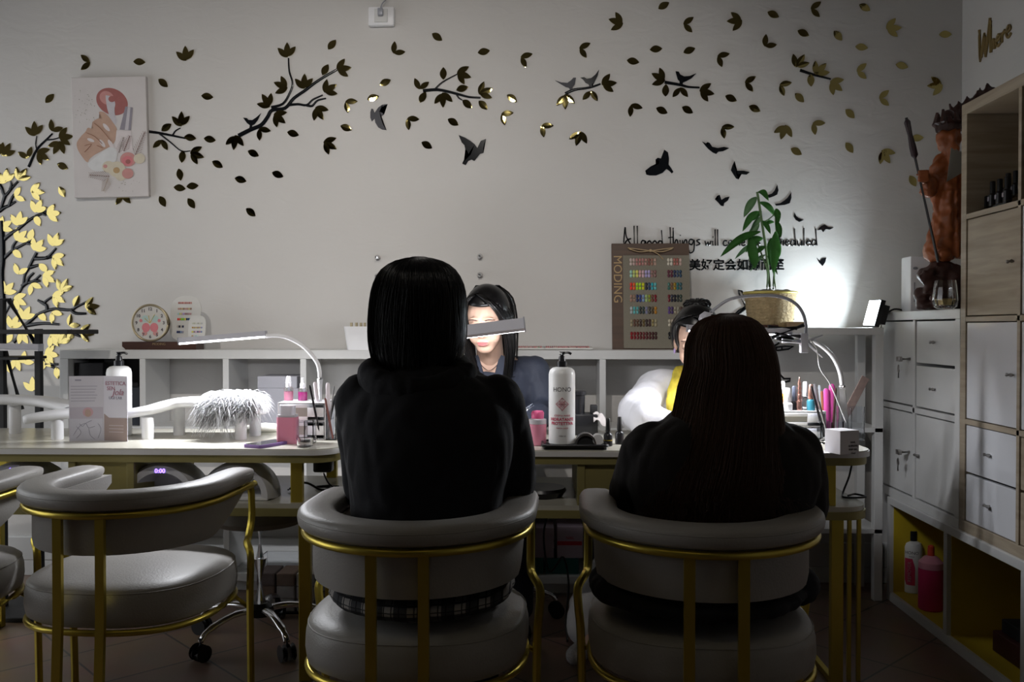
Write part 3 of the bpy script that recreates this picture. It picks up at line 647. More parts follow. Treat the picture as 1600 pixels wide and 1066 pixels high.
silhouette('perched_bird_decal', 'black bird decal perched alone on the right twig', ZD([(460, 330), (475, 332), (482, 345), (500, 354), (525, 352), (556, 340), (535, 362), (510, 376), (494, 382), (492, 394), (480, 392), (482, 380), (470, 368), (466, 350)]), PB)
# --- cursive writing and chinese line
def word(s, px0, px1, py, label, unit=None):
    a = WP(px0, py); c = WP(px1, py); tot = sum(HW[ch][1] for ch in s); un = (c - a).length / tot if unit is None else unit
    ux = Vector((1, 0, 0)); b = B(); handwriting(b, s, Vector((0, -.002, 0)), ux, Vector((0, 0, 1)), None, un, .0032)
    o = obj('wall_lettering', b, BRANCH, None, 'auto', tuple(a)); tag(o, label, 'lettering', 'black cursive words on the wall')
for s, x0, x1 in (('All', 974, 999), ('good', 1001, 1037), ('things', 1044, 1095), ('will', 1101, 1124), ('come', 1129, 1165), ('as', 1169, 1189), ('scheduled', 1200, 1278)):
    word(s, x0, x1, 384, 'black cursive word %s in the line of wall lettering' % s)
cn = text('美好定会如期而至', .055, tuple(WP(1151, 415, .001)), BRANCH, None, .0012, bold=.0012, name='wall_lettering'); tag(cn, 'black line of Chinese characters on the wall under the cursive words', 'lettering')
wd = cn.dimensions.x or 1; cn.scale = ((WP(1225, 415).x - WP(1077, 415).x) / max(cn.data.vertices, key=lambda v: v.co.x).co.x / 2,) * 2 + (1,) if len(cn.data.vertices) else (1, 1, 1)
b = B(); a0 = PX(1530, 97, WX - .004); a1 = PX(1600, 62, WX - .004)
dirv = Vector((0, -1, .12)); handwriting(b, 'Where', Vector((0, 0, 0)), dirv, Vector((0, 0, 1)), None, .045, .006)
tag(obj('wall_lettering', b, mat('dull_gold_letters', (.22, .15, .05), .5), None, 'auto', tuple(a0)), 'brown-gold cursive word on the right wall above the oak cabinet', 'lettering')
# --- geometric line decal behind the pot and head (faceted bird outlines)
def lines(label, polys, r=.0045):
    c = WP(*polys[0][0], .003); b = B()
    for pl in polys: tube(b, [WP(*p, .003) - c for p in pl], r, 6)
    tag(obj('line_art_decal', b, BRANCH, None, 'auto', tuple(c)), label, 'wall decal')
Z3 = lambda pts: cr(1040, 440, 4.845, pts)
lines('black outline decal of crossed feather shapes left of the woven pot', [Z3([(600, 180), (555, 90), (550, 68), (575, 72), (620, 150)]), Z3([(610, 185), (560, 215), (480, 290)]), Z3([(600, 200), (530, 262), (560, 240), (620, 195)])])
lines('black pointed loop decal just right of the woven pot', [Z3([(930, 300), (955, 205), (968, 290), (950, 292), (945, 250)])])
lines('black faceted wing outline decal under the white rack', [Z3([(760, 515), (850, 522), (930, 512), (968, 493), (900, 490), (820, 500), (770, 508)]), Z3([(770, 500), (800, 470), (810, 495), (860, 465), (800, 500)]), Z3([(880, 492), (880, 515)]), Z3([(840, 498), (835, 520)])])
lines('black faceted geometric outline decal behind the bottles on right table', [Z3([(790, 690), (850, 688), (895, 735), (945, 735), (940, 752), (890, 765), (860, 790), (805, 700), (870, 715), (850, 690)]), Z3([(805, 800), (850, 800), (860, 790)]), Z3([(805, 800), (830, 830), (815, 860), (840, 862)]), Z3([(830, 690), (860, 700), (800, 710)])])
# --- wall hooks, crystals, socket
for px, py, lab in ((590, 403, 'upper left round crystal wall hook'), (590, 432, 'lower left round crystal wall hook'), (750, 401, 'upper right round crystal wall hook, above the blazer-wearing technician'), (750, 430, 'lower right crystal wall hook, touching the top of the technician\'s hair')):
    p = WP(px, py); t = thing('wall_hook', lab, 'hook', tuple(p), 0, 'four crystal hooks')
    b = B(); tube(b, [(0, 0, 0), (0, -.005, 0)], .013, 16); tube(b, [(0, -.005, 0), (0, -.014, 0)], .005, 8); obj('base', b, STEEL, t, 'auto')
    b = B(); g = bmesh.ops.create_icosphere(b, subdivisions=1, radius=.010); bmesh.ops.translate(b, vec=(0, -.022, 0), verts=g['verts']); obj('crystal', b, mat('crystal', (.75, .77, .8), .08, .9), t)
p = WP(597, 28); t = thing('wall_socket', 'white surface-mounted wall socket with a grey cable going up', 'socket', tuple(p))
b = B(); box(b, (-.058, -.028, -.042), (.058, 0, .042), .006); obj('housing', b, WPLAST, t, 'auto')
b = B(); box(b, (-.03, -.034, -.03), (.03, -.0275, .03), .003); obj('face_plate', b, WHITE, t)
b = B(); box(b, (-.012, -.052, -.005), (.012, -.0335, .028), .004); obj('plug', b, GREYP, t, 'auto')
b = B(); tube(b, spline([(.0, -.043, .02), (.008, -.04, .05), (.03, -.02, .09), (.06, -.01, .2), (.07, -.008, .4)], 5), .003, 8); obj('cable', b, GREYP, t, True)
# --- canvas picture
pA, pB_ = WP(115, 309), WP(229, 118); pw, ph = (PY(229, 200, WY - .03).x - PY(114, 200, WY - .03).x), .575
pc = Vector(((PY(229, 200, WY - .03).x + PY(114, 200, WY - .03).x) / 2, WY - .0155, (PY(171, 214, WY - .03)).z)); ph = PY(171, 119, WY - .03).z - PY(171, 307, WY - .03).z
t = thing('canvas_picture', 'pale canvas print of a manicured hand holding polish with flowers, hung at upper left', 'picture', tuple(pc))
t.rotation_euler = (0, R(-1.2), R(2))
b = B(); box(b, (-pw / 2, -.015, -ph / 2), (pw / 2, .0125, ph / 2), .003); obj('canvas', b, mat('canvas_print', (.62, .585, .575), .8, bump=.05, bscale=300), t)
sx = pw / 590.; sz = ph / 940.
def AP(x, y): return ((x - 360) * sx, (525 - y) * sz)
cnt = [0]
def art(pts, m, name='painted_shape', smooth=True):
    q = [AP(*p) for p in pts]; cnt[0] += 1
    if smooth: q = [(v.x, v.y) for v in spline([Vector((*p, 0)) for p in q] + [Vector((*q[0], 0))], 5)[:-1]]
    b = B(); f = b.faces.new([b.verts.new((x, -.0152 - .00012 * cnt[0], z)) for x, z in q]); bmesh.ops.triangulate(b, faces=[f]); return obj(name, b, m, t)
def ell(cx, cy, rx, ry, ang=0, n=20): return [(cx + rx * cos(2 * pi * k / n) * cos(ang) - ry * sin(2 * pi * k / n) * sin(ang), cy + rx * cos(2 * pi * k / n) * sin(ang) + ry * sin(2 * pi * k / n) * cos(ang)) for k in range(n)]
am = lambda n_, c: mat('print_' + n_, c, .8, noise_amt=.12, scale=40)
ROSE = am('rose', (.36, .13, .12)); ROSE2 = am('light_rose', (.55, .27, .25)); SKIN_ = am('skin', (.50, .33, .25)); SKIN2 = am('skin_line', (.40, .2, .13)); SIL = am('silver', (.28, .26, .30)); SIL2 = am('pale_silver', (.55, .52, .55)); CRM = am('cream', (.62, .56, .44)); PNK = am('pink', (.62, .2, .22)); FERN = am('fern', (.25, .13, .10)); CUFF = am('cuff', (.66, .66, .66)); NAILW = am('nail', (.68, .62, .62)); GRN = am('speckle', (.22, .22, .15))
art(ell(385, 250, 130, 100, .5), ROSE); art(ell(345, 220, 60, 50, .6), ROSE2); art([(335, 200), (375, 210), (410, 260), (400, 330), (420, 400), (400, 430), (370, 380), (345, 300)], SIL2); art(ell(385, 230, 28, 24), ROSE)
art([(155, 700), (110, 630), (98, 570), (130, 520), (170, 480), (190, 450), (230, 460), (225, 410), (270, 380), (300, 380), (280, 330), (330, 340), (400, 430), (420, 480), (400, 560), (360, 600), (260, 650), (200, 690), (180, 720)], SKIN_, 'painted_hand')
for pl in ([(175, 490), (240, 520), (300, 580)], [(240, 415), (300, 470), (370, 560)], [(160, 590), (215, 580), (160, 640)], [(255, 590), (300, 610)]):
    q = [Vector((AP(*p)[0], -.0175, AP(*p)[1])) for p in pl]; b = B(); tube(b, spline(q, 4), .0012, 4); obj('painted_line', b, SKIN2, t)
for c_, r_, a_ in (((335, 450), (14, 38), -.7), ((300, 575), (14, 36), -.6), ((368, 585), (15, 42), -.5), ((210, 548), (30, 12), .4)): art(ell(*c_, *r_, a_), NAILW, 'painted_nail')
art([(180, 730), (260, 670), (350, 610), (410, 630), (400, 720), (310, 790), (240, 790), (190, 760)], CUFF)
art([(490, 290), (548, 300), (528, 478), (440, 470)], SIL, 'painted_cap', False); art([(510, 295), (530, 298), (508, 476), (480, 474)], SIL2, 'painted_cap', False)
art([(415, 475), (530, 482), (540, 640), (420, 650), (400, 600)], NAILW, 'painted_bottle', False)
for cx, cy, r_, m_ in ((500, 705, 62, ROSE2), (495, 715, 42, PNK), (500, 722, 20, ROSE), (410, 780, 68, CRM), (440, 830, 45, CRM), (345, 760, 50, CRM), (495, 815, 45, ROSE2), (320, 755, 16, ROSE2), (408, 788, 26, am('tan', (.45, .3, .15))), (590, 700, 45, CRM)): art(ell(cx, cy, r_, r_ * .9), m_, 'painted_flower')
def fern(x0, y0, x1, y1, n, L, m_):
    d = Vector((x1 - x0, y1 - y0)); dn = d.normalized(); pr = Vector((-dn.y, dn.x)); b = B()
    v = lambda p: Vector((AP(p.x, p.y)[0], -.0185, AP(p.x, p.y)[1]))
    a = Vector((x0, y0)); tube(b, [v(a), v(a + d)], .001, 4)
    for k in range(n):
        p = a + d * (k / n); l = L * (1 - .6 * k / n)
        for s in (-1, 1): tube(b, [v(p), v(p + (dn * .8 + pr * s * .7) * l)], .0007, 4)
    obj('painted_fern', b, m_, t)
fern(350, 835, 190, 820, 9, 55, FERN); fern(560, 670, 640, 490, 9, 50, FERN); fern(470, 640, 520, 520, 8, 45, FERN); fern(430, 650, 470, 530, 8, 40, am('fern2', (.3, .25, .22))); fern(340, 850, 300, 950, 7, 50, am('fern3', (.5, .38, .28)))
b = B(); rn = random.Random(3)
for k in range(60):
    x, y = (90 + rn.random() * 160, 150 + rn.random() * 260) if k < 42 else (420 + rn.random() * 170, 860 + rn.random() * 110)
    q = AP(x, y); r_ = .0006 + rn.random() * .0014; g = bmesh.ops.create_circle(b, cap_ends=True, segments=7, radius=r_); bmesh.ops.rotate(b, matrix=Matrix.Rotation(pi / 2, 3, 'X'), verts=g['verts']); bmesh.ops.translate(b, vec=(q[0], -.0165, q[1]), verts=g['verts'])
o = obj('painted_speckles', b, GRN, t)
# ================================================================== lamps
def pad_path(name, pts, w_, th, m, parent=None, loc=(0, 0, 0)):
    """rounded pad swept along a path, flat cross-section (w_ across, th thick)"""
    b = B(); pts = spline(pts, 7); n = len(pts); rings = []
    for i, p in enumerate(pts):
        d = (pts[min(i + 1, n - 1)] - pts[max(i - 1, 0)]).normalized(); x = d.cross(Vector((0, 0, 1))).normalized(); y = x.cross(d)
        e = min(i, n - 1 - i); s = 1 if e >= 4 else .45 + .55 * math.sqrt(1 - (1 - e / 4) ** 2); rg = []
        for k in range(16):
            a = 2 * pi * k / 16; u = math.copysign(abs(cos(a)) ** .5, cos(a)) * w_ / 2 * s; v = math.copysign(abs(sin(a)) ** .75, sin(a)) * th / 2 * (s * .5 + .5)
            rg.append(b.verts.new(p + x * u + y * v))
        rings.append(rg)
    for i in range(n - 1):
        for k in range(16): b.faces.new((rings[i][k], rings[i][(k + 1) % 16], rings[i + 1][(k + 1) % 16], rings[i + 1][k]))
    b.faces.new(rings[0][::-1]); b.faces.new(rings[-1]); return obj(name, b, m, parent, True)
LEDS = mat('led_strip', (1, 1, 1), .4, emit=(.93, .95, 1.0), es=9.0)
BARM = mat('lamp_bar_grey', (.5, .5, .55), .35)
def desk_lamp(label, base, pts, bar, on=True, depth=.03, energy=None, tilt=0, hh=.018):
    t = thing('desk_lamp', label, 'lamp', tuple(base)); o_ = Vector(base)
    b = B(); lathe(b, [(.026, 0), (.026, .02), (.016, .03)], 20); obj('clamp_base', b, WPLAST, t, 'auto')
    b = B(); tube(b, [(0, 0, .02), pts[0] - o_], .0105, 12); obj('post', b, WPLAST, t, 'auto')
    b = B(); tube(b, [pts[0] - o_ + Vector((0, 0, -.002)), pts[0] - o_ + Vector((0, 0, .004))], .0112, 12); obj('collar', b, STEEL, t, 'auto')
    b = B(); tube(b, spline([p - o_ for p in pts], 7), .0075, 12); obj('arm', b, WPLAST, t, True)
    a, c = bar[0] - o_, bar[1] - o_; d = (c - a); L = d.length; dn = d.normalized()
    sd = dn.cross(Vector((0, 0, 1))).normalized(); upv = sd.cross(dn)
    q_ = Matrix.Rotation(R(tilt), 3, dn); sd = q_ @ sd; upv = q_ @ upv
    def bb(name, s0, s1, u0, u1, v0, v1, m):
        b = B(); vs_ = [b.verts.new(a + dn * s + sd * u + upv * v) for s in (s0, s1) for u in (u0, u1) for v in (v0, v1)]
        for q in ((0, 1, 3, 2), (4, 6, 7, 5), (0, 2, 6, 4), (1, 5, 7, 3), (0, 4, 5, 1), (2, 3, 7, 6)): b.faces.new([vs_[k] for k in q])
        return obj(name, b, m, t)
    bb('lamp_bar', 0, L, -depth / 2, depth / 2, 0, hh, BARM); bb('end_cap', L, L + .004, -depth / 2, depth / 2, -.006, .019, GREYP)
    bb('diffuser', .01, L, -depth * .42, depth * .42, -.006, -.0002, LEDS if on else WPLAST)
    if on:
        Ld = bpy.data.lights.new('led_light', 'AREA'); Ld.shape = 'RECTANGLE'; Ld.size = L * .95; Ld.size_y = .02; Ld.energy = energy or BAR_W; Ld.color = (.93, .95, 1.0)
        lo = bpy.data.objects.new('led_light', Ld); C.objects.link(lo); lo.parent = t
        z = upv.normalized(); x = dn; y = z.cross(x); m = Matrix((x, y, z)).transposed().to_4x4(); m.translation = a + dn * L / 2 - upv * .009; lo.matrix_basis = m
    return t
def P3(l, Y): return [PY(x, y, Y) for x, y in l]
desk_lamp('white LED bar desk lamp lit over the fur-covered hand rest on left table', PZ(501, 684, TZ), P3([(500, 592), (497, 570), (483, 550), (465, 535), (440, 525), (414, 525)], 3.06), P3([(416, 525), (282, 536)], 3.06), energy=8.0)
TB = 50
desk_lamp('white LED bar desk lamp shining on the face of the technician in blazer', PZ(590, 700, TZ), P3([(590, 610), (592, 570), (610, 545), (640, 532), (672, 527), (700, 522)], 2.92), P3([(697, 524), (819, 509)], 2.92), depth=.045, tilt=TB, hh=.014, energy=2.1)
desk_lamp('white LED bar desk lamp at right table with a clip light clamped on', PZ(1322, 686, TZ), P3([(1316, 604), (1312, 580), (1300, 556), (1280, 538), (1255, 527), (1234, 523)], 3.02), P3([(1236, 523), (1075, 516)], 3.02))
desk_lamp('unlit grey LED bar desk lamp cut off by the left edge', PZ(-60, 684, TZ), P3([(-60, 620), (-60, 590), (-54, 562), (-40, 549), (-20, 545), (-8, 544)], 3.06), P3([(-10, 545), (63, 546)], 3.06), on=False)
# clip-on gooseneck light
Yc = 3.0
o0 = PY(1258, 536, Yc); t = thing('clip_light', 'small grey gooseneck clip light clamped to the right desk lamp bar', 'lamp', tuple(o0))
b = B(); tube(b, [p - o0 for p in spline(P3([(1258, 530), (1259, 505), (1250, 482), (1232, 468), (1205, 462), (1170, 463), (1140, 468), (1118, 482), (1110, 490)], Yc), 6)], .0055, 10); obj('gooseneck', b, GREYP, t, True)
b = B(); pts = [p - o0 for p in P3([(1111, 488), (1106, 492), (1100, 498), (1096, 503)], Yc)]; tube(b, pts, [.008, .016, .019, .013], 14); obj('lamp_head', b, BARM, t, True)
for dz, a_ in ((0, 12), (-.012, -22)):
    b = B(); q = [p - o0 for p in P3([(1222, 530 - dz * 400), (1262, 534 - dz * 200), (1285, 538 + (20 if dz else -14))], Yc - .02)]; tube(b, q, [.006, .012, .006], 8, flat=.5); obj('clamp_jaw', b, BARM, t, 'auto')
b = B(); c = PY(1256, 535, Yc - .02) - o0; box(b, c + Vector((-.012, -.012, -.035)), c + Vector((.012, .012, .03)), .003); obj('clamp_body', b, BARM, t, 'auto')
b = B(); tube(b, [p - o0 for p in spline(P3([(1264, 530), (1276, 545), (1281, 575), (1296, 598), (1308, 625), (1322, 660)], Yc - .03), 6)], .0022, 6); obj('cable', b, WPLAST, t, True)
c0 = PY(1216, 523, 3.0); t = thing('lamp_handle', 'black tubular swivel handle at the joint of the right desk lamp', 'handle', tuple(c0))
for q in ([(1205, 528), (1256, 508)], [(1200, 511), (1245, 513)], [(1198, 521), (1212, 521)], [(1212, 522), (1250, 526)]):
    b = B(); tube(b, [p - c0 for p in P3(q, 2.975)], .007 if q[0][0] != 1198 else .003, 10); obj('rod', b, BLACKP, t, 'auto')
b = B(); ellip(b, PY(1226, 530, 3.0) - c0, (.032, .014, .012)); obj('pivot', b, BLACKP, t, True)
# floodlight on the rack
fc = PY(1363, 478, 3.815); fc.z = RZ + .062; n_ = Vector((-.968, -.05, .25)).normalized()
yv = Vector((0, 1, 0)); yv = (yv - n_ * yv.dot(n_)).normalized(); uv = n_.cross(yv) * -1
if uv.z < 0: uv = -uv
t = thing('floodlight', 'small bright rectangular LED floodlight lying on rack end beside white cabinet', 'floodlight', tuple(fc))
def slab3(name, hw, hh, d0, d1, m):
    b = B(); vs_ = [b.verts.new(yv * u + uv * v + n_ * d) for u in (-hw, hw) for v in (-hh, hh) for d in (d0, d1)]
    for q in ((0, 1, 3, 2), (4, 6, 7, 5), (0, 2, 6, 4), (1, 5, 7, 3), (0, 4, 5, 1), (2, 3, 7, 6)): b.faces.new([vs_[k] for k in q])
    return obj(name, b, m, t)
slab3('housing', .056, .057, -.02, 0, BLACKP); slab3('heat_sink', .05, .04, -.045, -.02, BLACKM)
slab3('lit_panel', .052, .053, .0002, .004, mat('flood_panel', (1, 1, 1), .4, emit=(.86, .95, 1.0), es=14))
Ld = bpy.data.lights.new('flood_beam', 'AREA'); Ld.shape = 'RECTANGLE'; Ld.size = .13; Ld.size_y = .1; Ld.energy = FLOOD_W; Ld.color = (.82, .93, 1.0); lo = bpy.data.objects.new('flood_beam', Ld); C.objects.link(lo); lo.parent = t
m = Matrix((yv, n_.cross(yv) * -1, -n_)).transposed()
if m.determinant() < 0: m = Matrix((-yv, n_.cross(yv) * -1, -n_)).transposed()
m = m.to_4x4(); m.translation = n_ * .008; lo.matrix_basis = m
b = B(); tube(b, spline([n_ * -.045 + Vector((0, 0, -.01)), (.09, 0, .015), (.16, -.02, .004), (.3, -.08, .004)], 6), .004, 8); obj('cable', b, BLACKP, t, True)
# ================================================================== things on the left table
FAB = mat('white_vinyl_pad', (.72, .72, .73), .4, noise_amt=.03)
def hand_rest(label, path, legs, w_=.13):
    o0 = Vector((path[0].x, path[0].y, TZ)); t = thing('hand_rest', label, 'hand rest', tuple(o0), 0, 'white padded hand rests')
    pad_path('pad', [p - o0 for p in path], w_, .034, FAB, t)
    for p, h in legs:
        b = B(); q = p - o0; lathe(b, [(.019, 0), (.020, .004), (.020, h)], 18, (q.x, q.y, 0)); obj('leg', b, FAB, t, 'auto')
    return t
V = Vector
def at(px, py, z=TZ): return PZ(px, py, z)
y0 = 3.11; X_ = lambda px, Y=3.11: PY(px, 650, Y).x
hand_rest('white padded arched hand rest with long white fur draped on its right end', [V((X_(202), y0 - .03, .832)), V((X_(235), y0 - .03, .845)), V((X_(275), y0, .868)), V((X_(310), y0, .874)), V((X_(360), y0, .872)), V((X_(395), y0, .858)), V((X_(418), y0, .845))],
          [(V((X_(231, 3.04), 3.04, TZ)), .075), (V((X_(279, 3.15), 3.155, TZ)), .10), (V((X_(376, 3.04), 3.04, TZ)), .095), (V((X_(398, 3.15), 3.155, TZ)), .085)])
hand_rest('white padded hand rest at left edge, behind the brochure', [V((X_(-120), 3.2, .86)), V((X_(-50), 3.2, .872)), V((X_(40), 3.19, .868)), V((X_(108), 3.13, .85)), V((X_(128), 3.08, .84)), V((X_(100), 3.03, .832)), V((X_(66), 3.0, .82))],
          [(V((X_(21, 3.18), 3.19, TZ)), .10), (V((X_(92, 3.03), 3.02, TZ)), .07), (V((X_(-90, 3.18), 3.19, TZ)), .10)], .10)
# fur
fo = V((X_(372), 3.10, .9)); FURM = mat('white_fur', (.6, .6, .62), .8)
b = B(); ellip(b, (0, -.0, -.002), (.085, .075, .016)); ellip(b, (-.03, -.075, -.03), (.06, .02, .04)); ellip(b, (.06, -.05, -.025), (.04, .03, .035)); b = remeshed(b, .007, 4)
fur = obj('fur_cloth', b, FURM, None, True, tuple(fo)); tag(fur, 'long-haired white fur piece draped over the hand rest', 'fur cloth')
rn = random.Random(11); b = B(); fv = [(v.co.copy(), v.normal.copy()) for v in fur.data.vertices if v.co.z > -.07]
for k in range(2200):
    p, n = rn.choice(fv); p = V(p); left = rn.random() < .75
    d = V((-.75 if left else .35, -.3, -.32)) + V(n) * .26 + V((rn.gauss(0, .22), rn.gauss(0, .22), rn.gauss(0, .10))); L = .035 + rn.random() * .05
    if p.x < -.02 and p.y < -.05: L *= 1.25; d.z -= .5
    d.normalize(); q = p + d * L * .5; e = q + (d + V((0, 0, -.7))).normalized() * L * .5
    if e.z < -.145: e.z = -.145
    tube(b, [p, q, e], [.0013, .001, .0002], 3, cap=False)
f2 = obj('long_hair', b, FURM, fur, True); f2['kind'] = 'stuff'
# brochure
bo = PZ(163, 689, TZ); t = thing('brochure', 'standing folded beauty-salon brochure with a wrapped-head portrait and brown lower panel', 'brochure', tuple(bo))
bh = (690 - 588) / 463.; wl, wr = 51 / 463. * 1.03, 41 / 463. * 1.03
ang1, ang2 = R(8), R(-12)
PAP = mat('lilac_paper', (.62, .60, .66), .6, noise_amt=.03); BRN = mat('brown_print', (.33, .25, .23), .6); PBL = mat('print_greyline', (.32, .31, .38), .7); PPK = mat('print_rose_text', (.42, .2, .26), .7)
def panel(nm, w_, ang, sgn, kids):
    e = None; b = B(); box(b, (0, -.0006, 0) if sgn > 0 else (-w_, -.0006, 0), (w_, .0006, bh) if sgn > 0 else (0, .0006, bh)); e = obj(nm, b, PAP, t); e.rotation_euler = (0, 0, ang); kids(e)
def quad(e, x0, x1, z0, z1, m, y=-.0009, nm='printed_area'):
    b = B(); box(b, (x0, y - .0002, z0), (x1, y + .0002, z1)); return obj(nm, b, m, e)
def disc(e, cx, cz, rx, rz, m, y=-.0012, nm='printed_shape'):
    b = B(); f = b.faces.new([b.verts.new((cx + rx * cos(2 * pi * k / 20), y, cz + rz * sin(2 * pi * k / 20))) for k in range(20)]); return obj(nm, b, m, e)
def left_panel(e):
    quad(e, -wl + .003, -.004, .055, .115, mat('print_photo_bg', (.52, .48, .55), .7)); 
    disc(e, -.052, .098, .017, .016, mat('print_wrap', (.60, .38, .42), .7), -.0013, 'printed_portrait'); disc(e, -.052, .095, .010, .013, mat('print_face', (.50, .36, .30), .7), -.0019, 'printed_portrait')
    quad(e, -wl + .003, -.004, .004, .076, mat('print_robe', (.60, .59, .66), .7), -.0014)
    b = B()
    for pl in ([(-.1, .02), (-.08, .05), (-.06, .06), (-.05, .045), (-.03, .05)], [(-.05, .045), (-.045, .02), (-.03, .006)], [(-.09, .05), (-.075, .03), (-.09, .01)], [(-.02, .06), (-.01, .04), (-.02, .01)], [(-.08, .06), (-.07, .05), (-.06, .06), (-.04, .07)]): tube(b, spline([V((x, -.0018, z)) for x, z in pl], 4), .0007, 4)
    obj('printed_folds', b, PBL, e)
    for k in range(6): quad(e, -wl + .006, -.03 + .004 * (k % 3), .135 + k * .010, .1365 + k * .010, PBL, nm='printed_line')
    quad(e, -wl + .02, -wl + .04, .204, .209, PBL, nm='printed_heading')
def right_panel(e):
    quad(e, .001, wr - .001, .001, .079, BRN); b = B(); f = b.faces.new([b.verts.new(V(p)) for p in ((.001, -.0012, .079), (.02, -.0012, .079), (.001, -.0012, .093))]); obj('printed_area', b, BRN, e)
    text('ESTETICA', .0185, (wr / 2, -.0014, .195), PPK, e); text('SEN', .0185, (.028, -.0014, .178), PPK, e); text('Jola', .03, (.055, -.0016, .165), PPK, e, shear=.3); text('UGI LAR', .014, (wr / 2, -.0014, .146), PBL, e)
    for k in range(3): quad(e, .02, wr - .015, .03 + k * .011, .0325 + k * .011, mat('print_pale_text', (.5, .42, .42), .7), -.0014, 'printed_line')
panel('left_page', wl, ang1, -1, left_panel); panel('right_page', wr, ang2, 1, right_panel)
# generic bottles
def bottle(name, label, cat, p, prof, m, cap=None, capm=None, group=None, capname='cap', n=24, sx=1, sy=1):
    t = thing(name, label, cat, tuple(p), 0, group); b = B(); lathe(b, prof, n, sx=sx, sy=sy); obj('body', b, m, t, 'auto')
    if cap: b = B(); lathe(b, cap, n); obj(capname, b, capm, t, 'auto')
    return t
LOT = mat('white_bottle', (.70, .70, .69), .35, noise_amt=.02); REDP = mat('crimson_print', (.50, .03, .09), .5); INK = mat('dark_grey_ink', (.08, .07, .08), .5)
def curved_text(t, body, size, r, z, m, bold=.0):
    """lettering wrapped on a cylinder facing the viewer"""
    me = text(body, size, (0, 0, 0), m, None, .0001, bold=bold); o = me; o.data = o.data.copy(); o.rotation_euler = (0, 0, 0)
    for v in o.data.vertices:
        x, y, zz = v.co; a = x / (r + .0006); v.co = (sin(a) * (r + .0006 + zz), -cos(a) * (r + .0006 + zz), y + z)
    o.parent = t; return o
def pump(t, z, s=1.0):
    b = B(); lathe(b, [(.017 * s, z), (.017 * s, z + .018 * s), (.012 * s, z + .020 * s), (.010 * s, z + .034 * s), (.006 * s, z + .036 * s), (.006 * s, z + .042 * s)], 20)
    tube(b, [(0, 0, z + .04 * s), (0, 0, z + .050 * s)], .011 * s, 14); tube(b, spline([(0, 0, z + .046 * s), (.02 * s, 0, z + .047 * s), (.03 * s, 0, z + .042 * s)], 4), .004 * s, 8); obj('pump', b, BLACKP, t, 'auto')
def lotion(label, p, big=True):
    t = thing('pump_bottle', label, 'bottle', tuple(p)); r = .0425
    b = B(); lathe(b, [(r - .004, 0), (r, .005), (r, .225), (r - .003, .238), (r - .012, .246), (.016, .249)], 36); obj('body', b, LOT, t, 'auto'); pump(t, .248)
    if big:
        curved_text(t, 'HONO', .020, r, .178, INK); curved_text(t, 'HIDRATANTE', .0135, r, .083, REDP, .0004); curved_text(t, 'PROTETTIVA', .0135, r, .070, REDP, .0004); curved_text(t, 'CREMA MANI', .009, r, .095, REDP); curved_text(t, 'mani e corpo', .0075, r, .056, REDP); curved_text(t, '1000 ml', .007, r, .030, INK)
        b = B(); R_ = .021
        def cp(x, z): a = x / r; return V((sin(a) * (r + .0012), -cos(a) * (r + .0012), z))
        for q in ([(0, R_), (R_, 0), (0, -R_), (-R_, 0)], [(0, R_ - .003), (R_ - .003, 0), (0, -R_ + .003), (-R_ + .003, 0)]): tube(b, [cp(x, z + .132) for x, z in q], .0006, 5, closed=True)
        for k in range(8):
            a = k * pi / 4; L = .013; q = [(0, 0), (L * .6 * cos(a + .3), L * .6 * sin(a + .3)), (L * cos(a), L * sin(a)), (L * .6 * cos(a - .3), L * .6 * sin(a - .3))]
            tube(b, [cp(x, z + .132) for x, z in q], .0006, 5, closed=True)
        obj('printed_emblem', b, REDP, t)
    return t
lotion('white pump bottle half hidden behind the brochure on left table', PY(186, 600, 3.13) * 1 - V((0, 0, PY(186, 600, 3.13).z - TZ)), False)
# phone
p = at(418, 696); t = thing('phone', 'smartphone in purple case lying on left table front', 'phone', (p.x, p.y, TZ), R(-24))
b = B(); slab(b, rrect(.075, .15, .012), 0, .010); obj('case', b, mat('purple_case', (.22, .12, .35), .4), t, 'auto')
b = B(); slab(b, rrect(.068, .143, .010), .010, .0106); obj('screen', b, mat('phone_glass', (.01, .01, .012), .04), t)
# drawer organizer on left table
def organizer(label, p, w_, d, h, open_=True):
    t = thing('drawer_organizer', label, 'organizer', tuple(p)); b = B()
    for a, c in (((0, 0, 0), (.004, d, h)), ((w_ - .004, 0, 0), (w_, d, h)), ((0, 0, h - .004), (w_, d, h)), ((0, 0, 0), (w_, d, .004)), ((0, d - .004, 0), (w_, d, h)), ((0, 0, h / 2 - .002), (w_, d, h / 2 + .002))): box(b, a, c, .001)
    obj('case', b, WPLAST, t)
    for k in range(2):
        z0, z1 = (.006, h / 2 - .004) if k == 0 else (h / 2 + .004, h - .006); b = B()
        for a, c in (((.006, -.002, z0), (w_ - .006, .004, z0 + .012)), ((.006, -.002, z1 - .012), (w_ - .006, .004, z1)), ((.006, -.002, z0), (.024, .004, z1)), ((w_ * .62, -.002, z0), (w_ - .006, .004, z1))): box(b, a, c, .001)
        dr = obj('drawer', b, WPLAST, t, 'auto'); b = B(); box(b, (.02, .0, z0 + .01), (w_ * .64, .002, z1 - .01)); obj('window', b, mat('frosted_pane', (.35, .34, .30), .25), dr)
    return t
og = PZ(428, 690, TZ); organizer('small white drawer organizer on left table under two pink bottles', og + V((0, .045, 0)), .165, .13, .128); OT = TZ + .128
